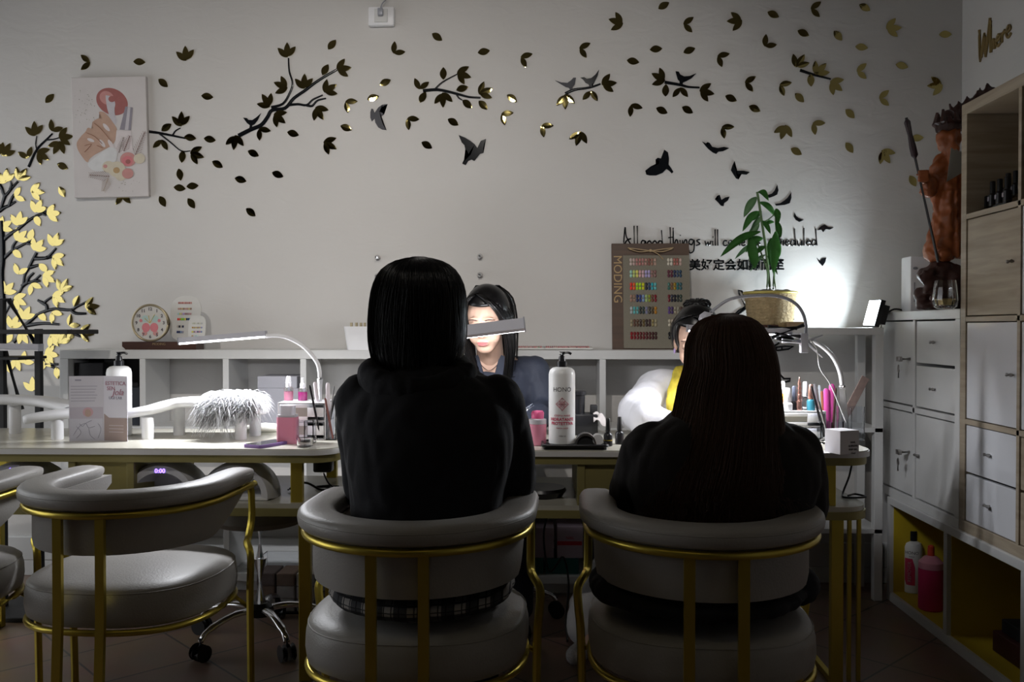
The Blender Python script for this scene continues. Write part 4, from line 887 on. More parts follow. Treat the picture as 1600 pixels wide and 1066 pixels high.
def spray(label, p, m, drop=False, h=.052, r=.016):
    t = bottle('spray_bottle' if not drop else 'dropper_bottle', label, 'bottle', p, [(r - .002, 0), (r, .002), (r, h - .006), (r - .003, h), (.006, h + .002)], ACRY, [(.009, h), (.009, h + .014), (.0085, h + .016), (.0055, h + .017), (.005, h + .034), (.002, h + .036)] if drop else [(.0095, h), (.0095, h + .014), (.011, h + .016), (.0085, h + .022), (.0075, h + .036), (.004, h + .038)], WPLAST)
    b = B(); lathe(b, [(r - .003, .002), (r - .0025, .004), (r - .0025, h * .68), (.001, h * .68)], 20); obj('liquid', b, m, t, 'auto'); return t
q = PY(451, 620, 3.11); spray('small clear spray bottle with violet-pink liquid on the left organizer', (q.x, 3.11, OT), PINKL, h=.048)
q = PY(473, 620, 3.11); spray('dropper bottle with magenta liquid on the left organizer', (q.x, 3.11, OT), PINKD, True, h=.045)
# square pink bottle
p = at(447, 694); t = thing('liquid_bottle', 'square bottle of pink liquid with frosted white cap in front of left organizer', 'bottle', (p.x, p.y + .02, TZ))
b = B(); slab(b, rrect(.066, .045, .010), 0, .088); obj('body', b, PINKL, t, 'auto')
b = B(); slab(b, rrect(.063, .043, .010), .088, .096); slab(b, rrect(.05, .038, .012), .0955, .126); obj('cap', b, mat('frosted_cap', (.8, .78, .82), .3, trans=.5), t, 'auto')
# clear cups
def cup(label, p, w_, d, h, rz=0):
    t = thing('acrylic_holder', label, 'holder', tuple(p), rz); b = B(); th = .003
    for a, c in (((-w_ / 2, -d / 2, 0), (w_ / 2, -d / 2 + th, h)), ((-w_ / 2, d / 2 - th, 0), (w_ / 2, d / 2, h)), ((-w_ / 2, -d / 2 + th, 0), (-w_ / 2 + th, d / 2 - th, h)), ((w_ / 2 - th, -d / 2 + th, 0), (w_ / 2, d / 2 - th, h)), ((-w_ / 2 + th, -d / 2 + th, 0), (w_ / 2 - th, d / 2 - th, th)), ((-th / 2, -d / 2 + th, th), (th / 2, d / 2 - th, h * .95))): box(b, a, c)
    obj('walls', b, ACRY, t); return t
p = at(478, 692); cup('short clear acrylic cup in front of left organizer', p, .06, .04, .078)
p = at(512, 686); cup('tall clear acrylic holder full of nail tools on left table', p, .072, .06, .11)
p = at(478, 698); t = bottle('glass_dish', 'small faceted clear glass dish on left table', 'dish', p + V((.0, -.012, 0)), [(.018, 0), (.026, .004), (.028, .03), (.025, .03), (.022, .006), (.001, .005)], GLASS, n=10)
def stick(name, label, cat, p0, p1, m, w_=.004, fl=1.0, tip=None, group=None, k=3):
    c = V(p0); d = V(p1) - c; b = B(); tube(b, [V((0, 0, 0)), d * .5, d * .96, d], [w_ * .9, w_, w_ * .95, w_ * .5], 8, flat=fl, up=(0, 1, 0)); o = obj(name, b, m, None, 'auto', tuple(c)); tag(o, label, cat, group); return o
TG = 'nail tools in the left acrylic holder'
cupz = TZ + .005; cx = lambda px, dy=0: PY(px, 640, 3.05 + dy).x
def tool(i, name, label, cat, pxt, pyt, pxb, Y, m, w_, fl=1.0, g=None, zb=cupz): stick(name, label, cat, (PY(pxb, 640, Y).x, Y, zb), tuple(PY(pxt, pyt, Y - .01)), m, w_, fl, group=g)
FILE = mat('pale_file', (.75, .68, .72), .7); DKM = mat('dark_metal', (.06, .055, .06), .25, .8); BRZ = mat('rose_brown', (.18, .07, .06), .35)
tool(0, 'nail_file', 'white-pink nail file left of lamp post in left holder', 'nail file', 492, 597, 503, 3.055, FILE, .0075, .25, TG); tool(0, 'nail_file', 'white nail file right of lamp post in left holder', 'nail file', 512, 598, 514, 3.055, FILE, .0075, .25, TG)
tool(0, 'tweezers', 'dark tweezers leaning left over the left organizer', 'tweezers', 484, 602, 501, 3.035, DKM, .004, .6, TG); tool(0, 'cuticle_pusher', 'slim silver cuticle pusher leaning right in left holder', 'nail tool', 522, 603, 512, 3.045, STEEL, .0025, 1, TG)
tool(0, 'nail_brush', 'brown-handled nail brush in left holder nearest the hoodie', 'brush', 508, 622, 520, 3.03, BRZ, .004, 1, TG); tool(0, 'nail_brush', 'black-handled nail brush at right rim of left holder', 'brush', 524, 618, 509, 3.065, BLACKP, .004, 1, TG)
# white folded towel and cables behind the hand rest
b = B()
for k in range(5): capsule(b, (-.05 + .02 * k, .01 * (k % 2), .014 + .008 * (k % 2)), .014, (.05 + .01 * k, .02, .014), .015)
p = at(415, 678); o = obj('towel', remeshed(b, .006, 3), mat('cream_towel', (.62, .60, .54), .9, bump=.3, bscale=400), None, True, (p.x - .03, 3.25, TZ)); tag(o, 'crumpled cream towel behind the hand rest on left table', 'towel')
# ================================================================== middle of right table
p = at(840, 697); t = thing('liquid_bottle', 'small pink remover dispenser with open clear lid at centre', 'bottle', (p.x, p.y + .02, TZ))
b = B(); lathe(b, [(.026, 0), (.029, .003), (.029, .070), (.001, .070)], 4 * 8); obj('body', b, PINKL, t, 'auto')
b = B(); lathe(b, [(.0285, .0705), (.0285, .085), (.020, .088), (.018, .088)], 28); obj('shoulder', b, mat('frosted_cap', (.8, .78, .82), .3), t, 'auto')
b = B(); lathe(b, [(.020, .088), (.021, .106), (.017, .112), (.001, .113)], 24); obj('cap', b, PINKC, t, 'auto')
b = B(); tube(b, [(-.03, 0, .118), (-.034, 0, .124)], .022, 22); obj('flip_lid', b, mat('frosted_lid', (.75, .8, .9), .2, trans=.6), t, 'auto')
p = at(898, 701); t = thing('serving_tray', 'black rectangular tray under the large pump bottle', 'tray', (p.x, p.y + .03, TZ))
b = B(); slab(b, rrect(.20, .13, .012), .0, .008); slab(b, rrect(.19, .12, .01), .008, .0085); obj('tray_base', b, BLACKP, t, 'auto')
b = B(); tube(b, [(x, y, .013) for x, y in rrect(.205, .135, .014)], .005, 6, closed=True); obj('rim', b, BLACKP, t, True)
TR = TZ + .0086; trx, tr_y = p.x, p.y + .03
lotion('large white pump bottle with red diamond emblem standing on black tray', (PY(878, 640, tr_y + .012).x, tr_y + .012, TR))
q = PY(915, 690, tr_y - .01); t = thing('mini_nail_lamp', 'small silver arch-shaped lamp with dark opening on tray', 'nail lamp', (q.x, tr_y - .0, TR))
b = B(); N = 14
outer = [V((.034 * cos(pi * k / N), -.02, .036 * sin(pi * k / N) + .002)) for k in range(N + 1)]; inner = [V((.028 * cos(pi * k / N), -.02, .029 * sin(pi * k / N) + .002)) for k in range(N, -1, -1)]
prism(b, outer + inner, (0, .045, 0)); obj('shell', b, STEEL, t, 'auto'); b = B(); prism(b, [V((.0275 * cos(pi * k / N), -.012, .0285 * sin(pi * k / N) + .002)) for k in range(N + 1)], (0, .03, 0)); obj('opening', b, BLACKM, t)
q = PY(934, 690, tr_y + .0); t = bottle('cotton_roll', 'white roll lying at right end of black tray', 'roll', (q.x, tr_y + .005, TR + .0), [(.001, 0)], WPLAST) if False else None
b = B(); tube(b, [(0, -.022, .017), (0, .022, .017)], .017, 20); o = obj('cotton_roll', b, WPLAST, None, 'auto', (q.x + .0, tr_y + .005, TR)); tag(o, 'white cotton roll lying at right end of black tray', 'roll')
PG = 'nail polish bottles beside the tray'
def polish(label, p, m, capm, group=None, s=1.0, hb=.045, hc=.045, r=.0145):
    t = bottle('nail_polish_bottle', label, 'bottle', p, [(r - .002, 0), (r, .002), (r, hb - .010), (r * .7, hb - .003), (.005, hb)], m, [(.0075, hb), (.0085, hb + .003), (.0065, hb + hc - .002), (.005, hb + hc)], capm, group); return t
q = at(950, 697); t = polish('black nail polish bottle with gold stripe right of black tray', q, BLACKP, BLACKP, PG); b = B(); lathe(b, [(.0148, .018), (.0148, .0205)], 24, cap=False); obj('gold_stripe', b, GOLD, t)
q = at(968, 694); polish('black nail polish bottle right of the gold-striped one', q, BLACKP, BLACKM, PG)
q = PY(914, 690, 3.22); t = thing('polish_warmer', 'black box-shaped appliance with a cylinder on top behind the tray', 'appliance', (q.x, 3.24, TZ))
b = B(); box(b, (-.05, -.05, 0), (.045, .05, .075), .006); obj('body', b, BLACKP, t, 'auto'); b = B(); lathe(b, [(.026, .075), (.027, .14), (.031, .142), (.031, .155), (.02, .16)], 24, (-.026, 0, 0)); obj('cylinder', b, BLACKP, t, 'auto'); b = B(); box(b, (.02, -.02, .075), (.045, .02, .105), .003); obj('knob', b, BLACKM, t, 'auto')
q = PY(940, 690, 3.16); b = B(); g = bmesh.ops.create_grid(b, x_segments=10, y_segments=10, size=.022)
for v in b.verts: v.co.z = .078 + .008 * sin(v.co.x * 160) * cos(v.co.y * 120) - max(0, v.co.x) * .8 - max(0, -v.co.y - .0) * 1.2
for v in b.verts: v.co.z = max(v.co.z, .002)
bmesh.ops.solidify(b, geom=b.faces[:], thickness=.001); o = obj('tissue', b, mat('tissue_paper', (.5, .46, .45), .8), None, True, (q.x - .005, 3.20, TZ)); tag(o, 'crumpled white tissue draped beside the black appliance', 'tissue')
# ================================================================== right table
og = PZ(1222, 702, TZ); organizer('white drawer organizer with frosted windows on right table, bottles on top', V((PY(1213, 650, 3.02).x, 3.02, TZ)), .165, .14, .105); OR = TZ + .105
RG = 'bottles on the right organizer'
def rb(px, Y, label, hb, hc, m, cm, r=.012, nm='nail_polish_bottle'): q = PY(px, 630, Y); t = bottle(nm, label, 'bottle', (q.x, Y, OR), [(r - .002, 0), (r, .002), (r, hb - .006), (r * .75, hb - .001), (.005, hb)], m, [(r * .62, hb), (r * .66, hb + .002), (r * .58, hb + hc - .004), (r * .4, hb + hc)], cm, RG); return t
AMB = mat('amber_oil', (.75, .32, .05), .15, trans=.3); YEL = mat('lime_liquid', (.6, .75, .15), .2, trans=.3); TEAL = mat('teal_glitter', (.05, .25, .33), .25, .3); ROSG = mat('rose_gold', (.65, .36, .30), .25, .9); BRN2 = mat('dark_brown', (.06, .03, .025), .3)
rb(1216, 3.10, 'lime cuticle oil bottle at left end of right organizer', .045, .018, YEL, WPLAST, .011, 'oil_bottle'); rb(1223, 3.07, 'amber oil bottle with tall white pump on right organizer', .055, .042, AMB, WPLAST, .013, 'oil_bottle')
rb(1230, 3.045, 'white pot-shaped polish bottle with silver-white cap, front of right organizer', .028, .048, WPLAST, WPLAST, .0175); rb(1241, 3.06, 'bottle with tall dark grey cap on right organizer', .03, .052, BLACKP, mat('slate_cap', (.07, .08, .11), .3), .013)
t = rb(1249, 3.05, 'rose gold bottle with ornate beaded slim cap on right organizer', .035, .02, ROSG, ROSG, .011)
b = B(); lathe(b, [(.004, .05), (.007, .058), (.004, .066), (.007, .074), (.004, .082), (.006, .090), (.0025, .104), (.003, .110), (.001, .113)], 16); obj('beaded_cap', b, ROSG, t, True)
rb(1258, 3.09, 'clear bottle with white cap behind the rose gold one', .045, .05, ACRY, WPLAST, .013); rb(1267, 3.05, 'teal glitter polish bottle with rose cap on right organizer', .038, .05, TEAL, ROSG, .014)
g2 = 'tools and clips standing at right organizer'
p = at(1297, 698); cup('clear acrylic tool holder in front of the right lamp post', V((PY(1297, 690, 3.0).x, 3.005, TZ)), .075, .05, .075); 
cup('taller ribbed clear acrylic stand right of the lamp post', V((PY(1330, 690, 3.09).x, 3.10, TZ)), .085, .045, .115, R(-8))
def rt(name, label, cat, pxt, pyt, pxb, Y, m, w_, fl=1.0): stick(name, label, cat, (PY(pxb, 690, Y).x, Y, TZ + .0035), tuple(PY(pxt, pyt, Y)), m, w_, fl, group=g2)
GRYT = mat('grey_tool', (.25, .24, .25), .35, .3); HOTP = mat('hot_pink_plastic', (.65, .09, .35), .4)
rt('nail_brush', 'dark grey nail brush leaning left over right organizer', 'brush', 1268, 603, 1290, 3.00, DKM, .004); rt('nail_file', 'grey rounded nail file standing behind right organizer', 'nail file', 1273, 600, 1281, 3.19, GRYT, .007, .3)
rt('nail_file', 'pale blue-grey nail file standing near pink clips', 'nail file', 1280, 602, 1285, 3.195, mat('pale_grey_file', (.5, .55, .58), .6), .006, .3); rt('nail_brush', 'copper-brown nail brush left of the pink clips', 'brush', 1284, 611, 1289, 3.185, mat('copper', (.3, .1, .05), .3), .005)
rt('hair_clip', 'left hot-pink hair clip standing in tools', 'hair clip', 1291, 607, 1293, 3.15, HOTP, .0105, .35); rt('hair_clip', 'right taller hot-pink hair clip standing in tools', 'hair clip', 1300, 600, 1299, 3.155, HOTP, .0115, .35)
rt('tweezers', 'silver tweezers leaning left in the right acrylic holder', 'tweezers', 1279, 626, 1296, 2.995, STEEL, .0035, .6); rt('nail_brush', 'dark brown brush leaning against the right lamp post', 'brush', 1306, 606, 1300, 3.02, BRN2, .004)
b = B(); c = PY(1336, 640, 3.14); box(b, (-.014, -.002, -.075), (.014, .002, .075), .001, rot=Matrix.Rotation(R(27), 3, 'Y')); o = obj('nail_file', b, mat('speckled_brown_file', (.20, .14, .12), .7, noise_amt=.4, scale=60), None, False, (PY(1337, 616, 3.145).x, 3.145, PY(1337, 616, 3.145).z - .008)); tag(o, 'wide speckled brown file block leaning right of the lamp post', 'nail file', g2)
# card box + nail tips
p = at(1323, 711); t = thing('card_box', 'small white cube box with printed words on right table corner', 'box', (p.x, p.y + .045, TZ), R(22))
b = B(); box(b, (-.035, -.035, 0), (.035, .035, .072), .001); obj('carton', b, mat('white_card', (.62, .60, .62), .6), t)
for k, wd_ in enumerate(('NAIL', 'SUPREME', 'TOP GEL', '15ml')): text(wd_, .0085, (.012, -.0357, .036 - k * .011), INK, t)
b = B(); rn = random.Random(5)
for k in range(9):
    x, z = -.045 + .011 * k * .9, .012 + .009 * k * .7; tube(b, spline([(x, 0, z), (x + .012, -.004, z + .006), (x + .03, -.002, z + .003)], 3), .005, 6, flat=.3)
q = at(1290, 706); o = obj('nail_tips', b, ACRY, None, 'auto', (q.x, q.y + .02, TZ)); tag(o, 'fan of clear plastic nail tips left of the white cube box', 'nail tips', kind='stuff')
q = at(1270, 709); b = B(); box(b, (-.055, -.03, 0), (.055, .03, .0012)); o = obj('paper_sheet', b, WPLAST, None, False, (q.x, q.y + .035, TZ)); tag(o, 'white paper sheet lying on right table front', 'paper')
# ================================================================== people
SKIN = mat('skin', (.62, .40, .30), .45, noise_amt=.05, scale=20); HAIRB = mat('black_hair', (.006, .0055, .006), .32, noise_amt=.2); HAIRC = mat('dark_brown_hair', (.065, .028, .016), .36, noise_amt=.35, scale=8)
BLACKC = mat('black_hoodie_cloth', (.0065, .0065, .010), .85, bump=.1, bscale=200); BRNC = mat('black_brown_coat', (.009, .006, .005), .85, bump=.1, bscale=200); NAVY = mat('navy_blazer_cloth', (.022, .027, .045), .7, bump=.1, bscale=300); WHC = mat('white_cotton', (.66, .66, .70), .8, bump=.1, bscale=200)
LIPS = mat('lip_red', (.50, .13, .13), .4); LASH = mat('lash_dark', (.03, .02, .02), .6); SHOE = mat('black_shoe', (.02, .02, .02), .5)
def fingers(b, wrist, d, nrm, side, curl=.5):
    """palm + four unequal fingers + thumb; d = direction, nrm = back of the hand, side = +1 thumb towards nrm x d"""
    d = V(d).normalized(); nrm = V(nrm); nrm = (nrm - d * nrm.dot(d)).normalized(); s = nrm.cross(d).normalized() * side; w0 = V(wrist)
    for k in range(4):
        o_ = (1.5 - k) * .019; capsule(b, w0 + d * .012 + s * o_ * .5, .013, w0 + d * .085 + s * o_, .0105, 8)
        L = (.070, .078, .073, .058)[k]; p = w0 + d * .088 + s * o_; q = p + (d * cos(curl * .6) - nrm * sin(curl * .6)) * L * .45; r2 = q + (d * cos(curl * 1.5) - nrm * sin(curl * 1.5)) * L * .32; r3 = r2 + (d * cos(curl * 2.3) - nrm * sin(curl * 2.3)) * L * .25
        capsule(b, p, .0092, q, .0084, 8); capsule(b, q, .0084, r2, .0078, 8); capsule(b, r2, .0078, r3, .0068, 8)
    p = w0 + d * .025 + s * .026; q = p + (d * .62 + s * .6 - nrm * .3).normalized() * .042; r2 = q + (d * .9 + s * .15 - nrm * .3).normalized() * .032
    capsule(b, w0 + d * .015 + s * .008, .014, p, .013, 8); capsule(b, p, .013, q, .0098, 8); capsule(b, q, .0098, r2, .008, 8)
def head_caps(b, c, rot):
    c = V(c)
    def e(p, r): ellip(b, c + rot @ V(p), r, rot)
    e((0, .012, .03), (.073, .090, .083)); e((0, -.028, -.018), (.060, .062, .082)); e((0, -.046, -.078), (.034, .032, .026)); e((.028, -.045, -.035), (.030, .035, .035)); e((-.028, -.045, -.035), (.030, .035, .035))
    capsule(b, c + rot @ V((0, -.080, .012)), .008, c + rot @ V((0, -.098, -.022)), .0105, 10); e((.010, -.090, -.026), (.007, .008, .006)); e((-.010, -.090, -.026), (.007, .008, .006))
    e((0, -.083, -.052), (.023, .010, .006)); e((0, -.082, -.060), (.020, .011, .007))
    for s in (-1, 1): e((s * .030, -.073, .010), (.015, .012, .010)); e((s * .074, .005, -.010), (.008, .017, .028)); e((s * .026, -.078, .034), (.02, .008, .006))
def body_skin(name, parent, head, hrot, sh, el, hd, hip, kn, ft, hdir=None, sc=1.0, vox=.0052, nbase=None):
    b = B(); head_caps(b, head, hrot); h = V(head); nb = V(nbase) if nbase else (V(sh[0]) + V(sh[1])) / 2 + V((0, .0, .02))
    capsule(b, h + hrot @ V((0, .02, -.06)), .048, nb, .052)
    for s in range(2):
        S0, E, Hd = V(sh[s]), V(el[s]), V(hd[s]); S0 = S0 - V((0, 0, .02)); capsule(b, nb, .034, S0, .036); capsule(b, S0, .040, E, .036); capsule(b, E, .036, Hd, .025)
        d = (Hd - E).normalized() if hdir is None else V(hdir[s]); fingers(b, Hd, d, (0, .0, 1), (1 if s == 0 else -1) * 1, .5)
        q0 = S0.lerp(nb, .4) + V((0, .01, -.07)); capsule(b, q0, .035, V(hip[s]), .065); capsule(b, (S0 + nb) / 2 - V((0, 0, .06)), .06, (V(hip[0]) + V(hip[1])) / 2 + V((0, 0, .08)), .10)
        K, Ft = V(kn[s]), V(ft[s]); capsule(b, V(hip[s]), .078, K, .055); capsule(b, K, .052, Ft, .036); capsule(b, Ft, .034, Ft + V((0, -.09 if parent.get('facing', 1) < 0 else .09, -.03)), .026)
    o = obj(name, remeshed(b, vox, 4), SKIN, parent, True); return o
def garment(name, parent, fn, m, vox=.009, amp=.006, freq=9, seed=0, sm=5):
    b = B(); fn(b)
    def f(c, n): q = V((c.x * freq + seed, c.y * freq, c.z * freq * .6)); return amp * (noise.noise(q) * 1.2 + abs(noise.noise(q * 2.3)) * .8 - .3)
    return obj(name, remeshed(b, vox, sm, f), m, parent, True)
def torso_loft(b, prof, n=28):
    rings = []
    for cx_, cy_, z, rx_, ry_ in prof: rings.append([b.verts.new((cx_ + rx_ * math.copysign(abs(cos(2 * pi * k / n)) ** .85, cos(2 * pi * k / n)), cy_ + ry_ * math.copysign(abs(sin(2 * pi * k / n)) ** .85, sin(2 * pi * k / n)), z)) for k in range(n)])
    for i in range(len(rings) - 1):
        for k in range(n): b.faces.new((rings[i][k], rings[i][(k + 1) % n], rings[i + 1][(k + 1) % n], rings[i + 1][k]))
    b.faces.new(rings[0][::-1]); b.faces.new(rings[-1])
def hair(parent, prof, m, strands, top, seed=0, a0=0, a1=2 * pi, frizz=.004, flare=None, r=.0013, solid=True, wisps=0, srows=99):
    """prof rows (cx, cy, z, rx, ry) from the crown down; strands follow it"""
    rn = random.Random(seed)
    if solid:
        b = B(); torso_loft(b, prof[:srows][::-1], 40)
        h_ = obj('hair', remeshed(b, .006, 5, lambda c, n: .0028 * sin(math.atan2(c.y - prof[2][1], c.x - prof[2][0]) * 46 + c.z * 14 + 2 * noise.noise(c * 12)) + .003 * noise.noise(c * 25)), m, parent, True)
    else: h_ = None
    b = B()
    for s in range(strands):
        a = a0 + (a1 - a0) * rn.random(); off = .0015 + rn.random() * frizz; pts = []; ph = rn.random() * 6; wob = rn.uniform(-.04, .04); stop = len(prof) - (0 if rn.random() < .7 else 1)
        for i, (cx_, cy_, z, rx_, ry_) in enumerate(prof[:stop]):
            aa = a + wob * i + .012 * sin(ph + i * 1.3); k = 1 + off / max(rx_, .03)
            pts.append(V((cx_ + rx_ * k * cos(aa), cy_ + ry_ * k * sin(aa), z + (.004 if i == 0 else 0))))
        if flare: e = pts[-1]; pts.append(e + V((rn.uniform(-1, 1) * flare * .4, rn.uniform(-.6, .1) * flare * .3, -flare * rn.random())))
        pts = spline(pts, 2); n = len(pts); tube(b, pts, [r * (1 - .8 * i / n) for i in range(n)], 3, cap=False)
    for s in range(wisps):
        a = rn.random() * 6.28; cx_, cy_, z, rx_, ry_ = prof[rn.randint(0, 2)]; p = V((cx_ + rx_ * cos(a), cy_ + ry_ * sin(a), z)); d = V((cos(a) * .5 + rn.uniform(-.3, .3), sin(a) * .5, .5 + rn.random() * .5)); tube(b, [p, p + d * .018, p + d * .025 + V((cos(a) * .02, 0, -.005))], [.0006, .0005, .0002], 3, cap=False)
    o = obj('hair_strands', b, m, h_ if h_ else parent, True); o['kind'] = 'stuff'; return h_ or o
# ------------------------------------------------ person 1: black hoodie, from behind
p1 = thing('person', 'person in black hoodie with shoulder-length black hair seated at centre, seen from behind', 'person', (0, 0, 0))
bx, by = -.272, 2.155
body_skin('body', p1, (-.305, 2.22, 1.175), Matrix.Rotation(R(180), 3, 'Z') @ Matrix.Rotation(R(12), 3, 'X'), [(-.43, 2.18, .965), (-.11, 2.18, .965)], [(-.43, 2.32, .75), (-.065, 2.34, .75)], [(-.36, 2.74, .80), (-.17, 2.76, .80)], [(-.36, 2.18, .565), (-.2, 2.18, .565)], [(-.38, 2.60, .47), (-.17, 2.60, .47)], [(-.38, 2.58, .09), (-.17, 2.58, .09)])
def hoodie(b):
    torso_loft(b, [(bx, by, .50, .150, .13), (bx, by, .56, .168, .145), (bx, by, .64, .178, .15), (bx, by, .72, .186, .152), (bx, by, .80, .203, .155), (bx, by, .88, .208, .155), (bx, by, .94, .200, .145), (bx, by + .005, .985, .175, .125), (bx, by + .01, 1.02, .125, .105), (bx - .01, by + .02, 1.045, .085, .085)])
    capsule(b, (-.435, 2.165, .955), .066, (-.425, 2.24, .73), .070); capsule(b, (-.425, 2.24, .73), .070, (-.365, 2.70, .80), .045)
    capsule(b, (-.112, 2.165, .950), .070, (-.080, 2.26, .75), .076); capsule(b, (-.080, 2.26, .75), .074, (-.165, 2.72, .80), .045)
    capsule(b, (-.40, 2.165, .94), .07, (-.14, 2.165, .94), .075)
garment('hoodie', p1, hoodie, BLACKC, .0085, .009, 8, 3)
def hood(b):
    for k in range(15):
        a = R(200 + 140 * k / 14); capsule(b, (bx - .025 + .125 * cos(a), 2.16 + .10 * sin(a), 1.025 - .035 * sin((a - R(200)) / R(140) * pi)), .032, (bx - .025 + .115 * cos(a), 2.16 + .085 * sin(a), .985 - .05 * sin((a - R(200)) / R(140) * pi)), .028, 10)
    capsule(b, (bx - .03 - .11, 2.14, 1.03), .03, (bx - .03 - .10, 2.25, 1.04), .026); capsule(b, (bx - .03 + .11, 2.14, 1.03), .03, (bx - .03 + .10, 2.25, 1.04), .026)
garment('hood', p1, hood, BLACKC, .007, .006, 14, 5)
hair(p1, [(-.303, 2.20, 1.302, .012, .012), (-.303, 2.20, 1.296, .045, .05), (-.304, 2.20, 1.275, .078, .085), (-.304, 2.20, 1.24, .098, .103), (-.305, 2.20, 1.20, .106, .110), (-.306, 2.195, 1.15, .109, .110), (-.306, 2.19, 1.10, .108, .105), (-.306, 2.185, 1.06, .100, .10), (-.306, 2.18, 1.02, .085, .09)], HAIRB, 900, None, 1, R(150), R(390), .012, wisps=0)
PLD = mat('plaid_wool', (.02, .02, .02), .9); nt = PLD.node_tree; bs = nt.nodes['Principled BSDF']; tc = next(n for n in nt.nodes if n.type == 'TEX_COORD')
ws = []
for ax, sc_ in (('X', 6.2), ('Z', 7.5), ('X', 19), ('Z', 22)):
    wv = nt.nodes.new('ShaderNodeTexWave'); wv.bands_direction = ax; wv.inputs['Scale'].default_value = sc_; wv.inputs['Distortion'].default_value = .0; nt.links.new(tc.outputs['Object'], wv.inputs['Vector']); r_ = nt.nodes.new('ShaderNodeMath'); r_.operation = 'GREATER_THAN'; r_.inputs[1].default_value = .55 if sc_ < 10 else .93; nt.links.new(wv.outputs['Fac'], r_.inputs[0]); ws.append(r_)
ad = nt.nodes.new('ShaderNodeMath'); ad.operation = 'ADD'; nt.links.new(ws[0].outputs[0], ad.inputs[0]); nt.links.new(ws[1].outputs[0], ad.inputs[1])
ad2 = nt.nodes.new('ShaderNodeMath'); ad2.operation = 'MAXIMUM'; nt.links.new(ws[2].outputs[0], ad2.inputs[0]); nt.links.new(ws[3].outputs[0], ad2.inputs[1])
sb = nt.nodes.new('ShaderNodeMath'); sb.operation = 'MULTIPLY_ADD'; sb.inputs[1].default_value = -1.2; nt.links.new(ad2.outputs[0], sb.inputs[0]); nt.links.new(ad.outputs[0], sb.inputs[2])
rp = nt.nodes.new('ShaderNodeValToRGB'); rp.color_ramp.elements[0].color = (.012, .012, .014, 1); rp.color_ramp.elements[1].color = (.33, .31, .29, 1); e_ = rp.color_ramp.elements.new(.5); e_.color = (.05, .05, .055, 1)
dv = nt.nodes.new('ShaderNodeMath'); dv.operation = 'MULTIPLY'; dv.inputs[1].default_value = .5; nt.links.new(sb.outputs[0], dv.inputs[0]); nt.links.new(dv.outputs[0], rp.inputs[0]); nt.links.new(rp.outputs[0], bs.inputs['Base Color'])
def plaid(b):
    ellip(b, (-.285, 2.11, .520), (.222, .222, .050)); ellip(b, (-.20, 2.16, .52), (.14, .16, .05))
    capsule(b, (-.36, 2.2, .535), .08, (-.38, 2.55, .49), .075); capsule(b, (-.2, 2.2, .535), .08, (-.17, 2.55, .49), .075)
garment('plaid_skirt', p1, plaid, PLD, .008, .004, 14, 9)
def trousers(kx): 
    def f(b):
        for x in kx: capsule(b, (x, 2.60, .465), .062, (x, 2.58, .10), .048)
    return f
garment('trousers', p1, trousers((-.38, -.17)), BLACKC, .009, .003)
def shoe(x, y, sgn=1):
    def f(b):
        capsule(b, (x, y, .038), .036, (x, y + sgn * .13, .034), .032); box(b, (x - .04, y - .04 if sgn > 0 else y - .17, 0), (x + .04, y + .17 if sgn > 0 else y + .04, .02), .01)
    return f
[garment('shoe', p1, shoe(x, y), SHOE, .006, 0) for x, y in ((-0.38, 2.585), (-0.17, 2.585))]
# ------------------------------------------------ person 2: long brown hair, dark coat
p2_ = thing('person', 'person with very long straight brown hair and dark coat seated at right, seen from behind', 'person', (0, 0, 0))
cx2, cy2 = .430, 2.15
body_skin('body', p2_, (.455, 2.23, 1.045), Matrix.Rotation(R(180), 3, 'Z') @ Matrix.Rotation(R(14), 3, 'X'), [(.27, 2.17, .86), (.59, 2.17, .86)], [(.24, 2.36, .73), (.63, 2.34, .72)], [(.36, 2.74, .80), (.55, 2.76, .80)], [(.34, 2.17, .565), (.51, 2.17, .565)], [(.32, 2.60, .47), (.54, 2.60, .47)], [(.32, 2.58, .09), (.54, 2.58, .09)])
def coat(b):
    torso_loft(b, [(cx2 - .05, cy2, .50, .150, .13), (cx2 - .04, cy2, .57, .17, .145), (cx2 - .03, cy2, .64, .185, .152), (cx2, cy2, .70, .205, .16), (cx2, cy2, .77, .225, .16), (cx2, cy2, .83, .222, .15), (cx2, cy2 + .005, .88, .195, .135), (cx2, cy2 + .01, .915, .14, .11), (cx2, cy2 + .02, .945, .085, .085)])
    capsule(b, (.265, 2.16, .835), .076, (.245, 2.25, .72), .082); capsule(b, (.245, 2.25, .72), .080, (.36, 2.70, .80), .047)
    capsule(b, (.590, 2.16, .825), .080, (.615, 2.22, .705), .090); capsule(b, (.615, 2.22, .705), .088, (.55, 2.72, .80), .047)
garment('coat', p2_, coat, BRNC, .0085, .009, 8, 7)
def coat_tail(b):
    ellip(b, (.368, 2.115, .525), (.250, .235, .046)); ellip(b, (.60, 2.15, .525), (.06, .10, .05)); ellip(b, (.18, 2.12, .53), (.07, .12, .045))
    capsule(b, (.34, 2.2, .535), .085, (.32, 2.55, .49), .078); capsule(b, (.51, 2.2, .535), .085, (.54, 2.55, .49), .078)
garment('coat_tail', p2_, coat_tail, BLACKC, .008, .006, 14, 2)
garment('trousers', p2_, trousers((.32, .54)), BLACKC, .009, .003); [garment('shoe', p2_, shoe(x, y), SHOE, .006, 0) for x, y in ((0.32, 2.585), (0.54, 2.585))]
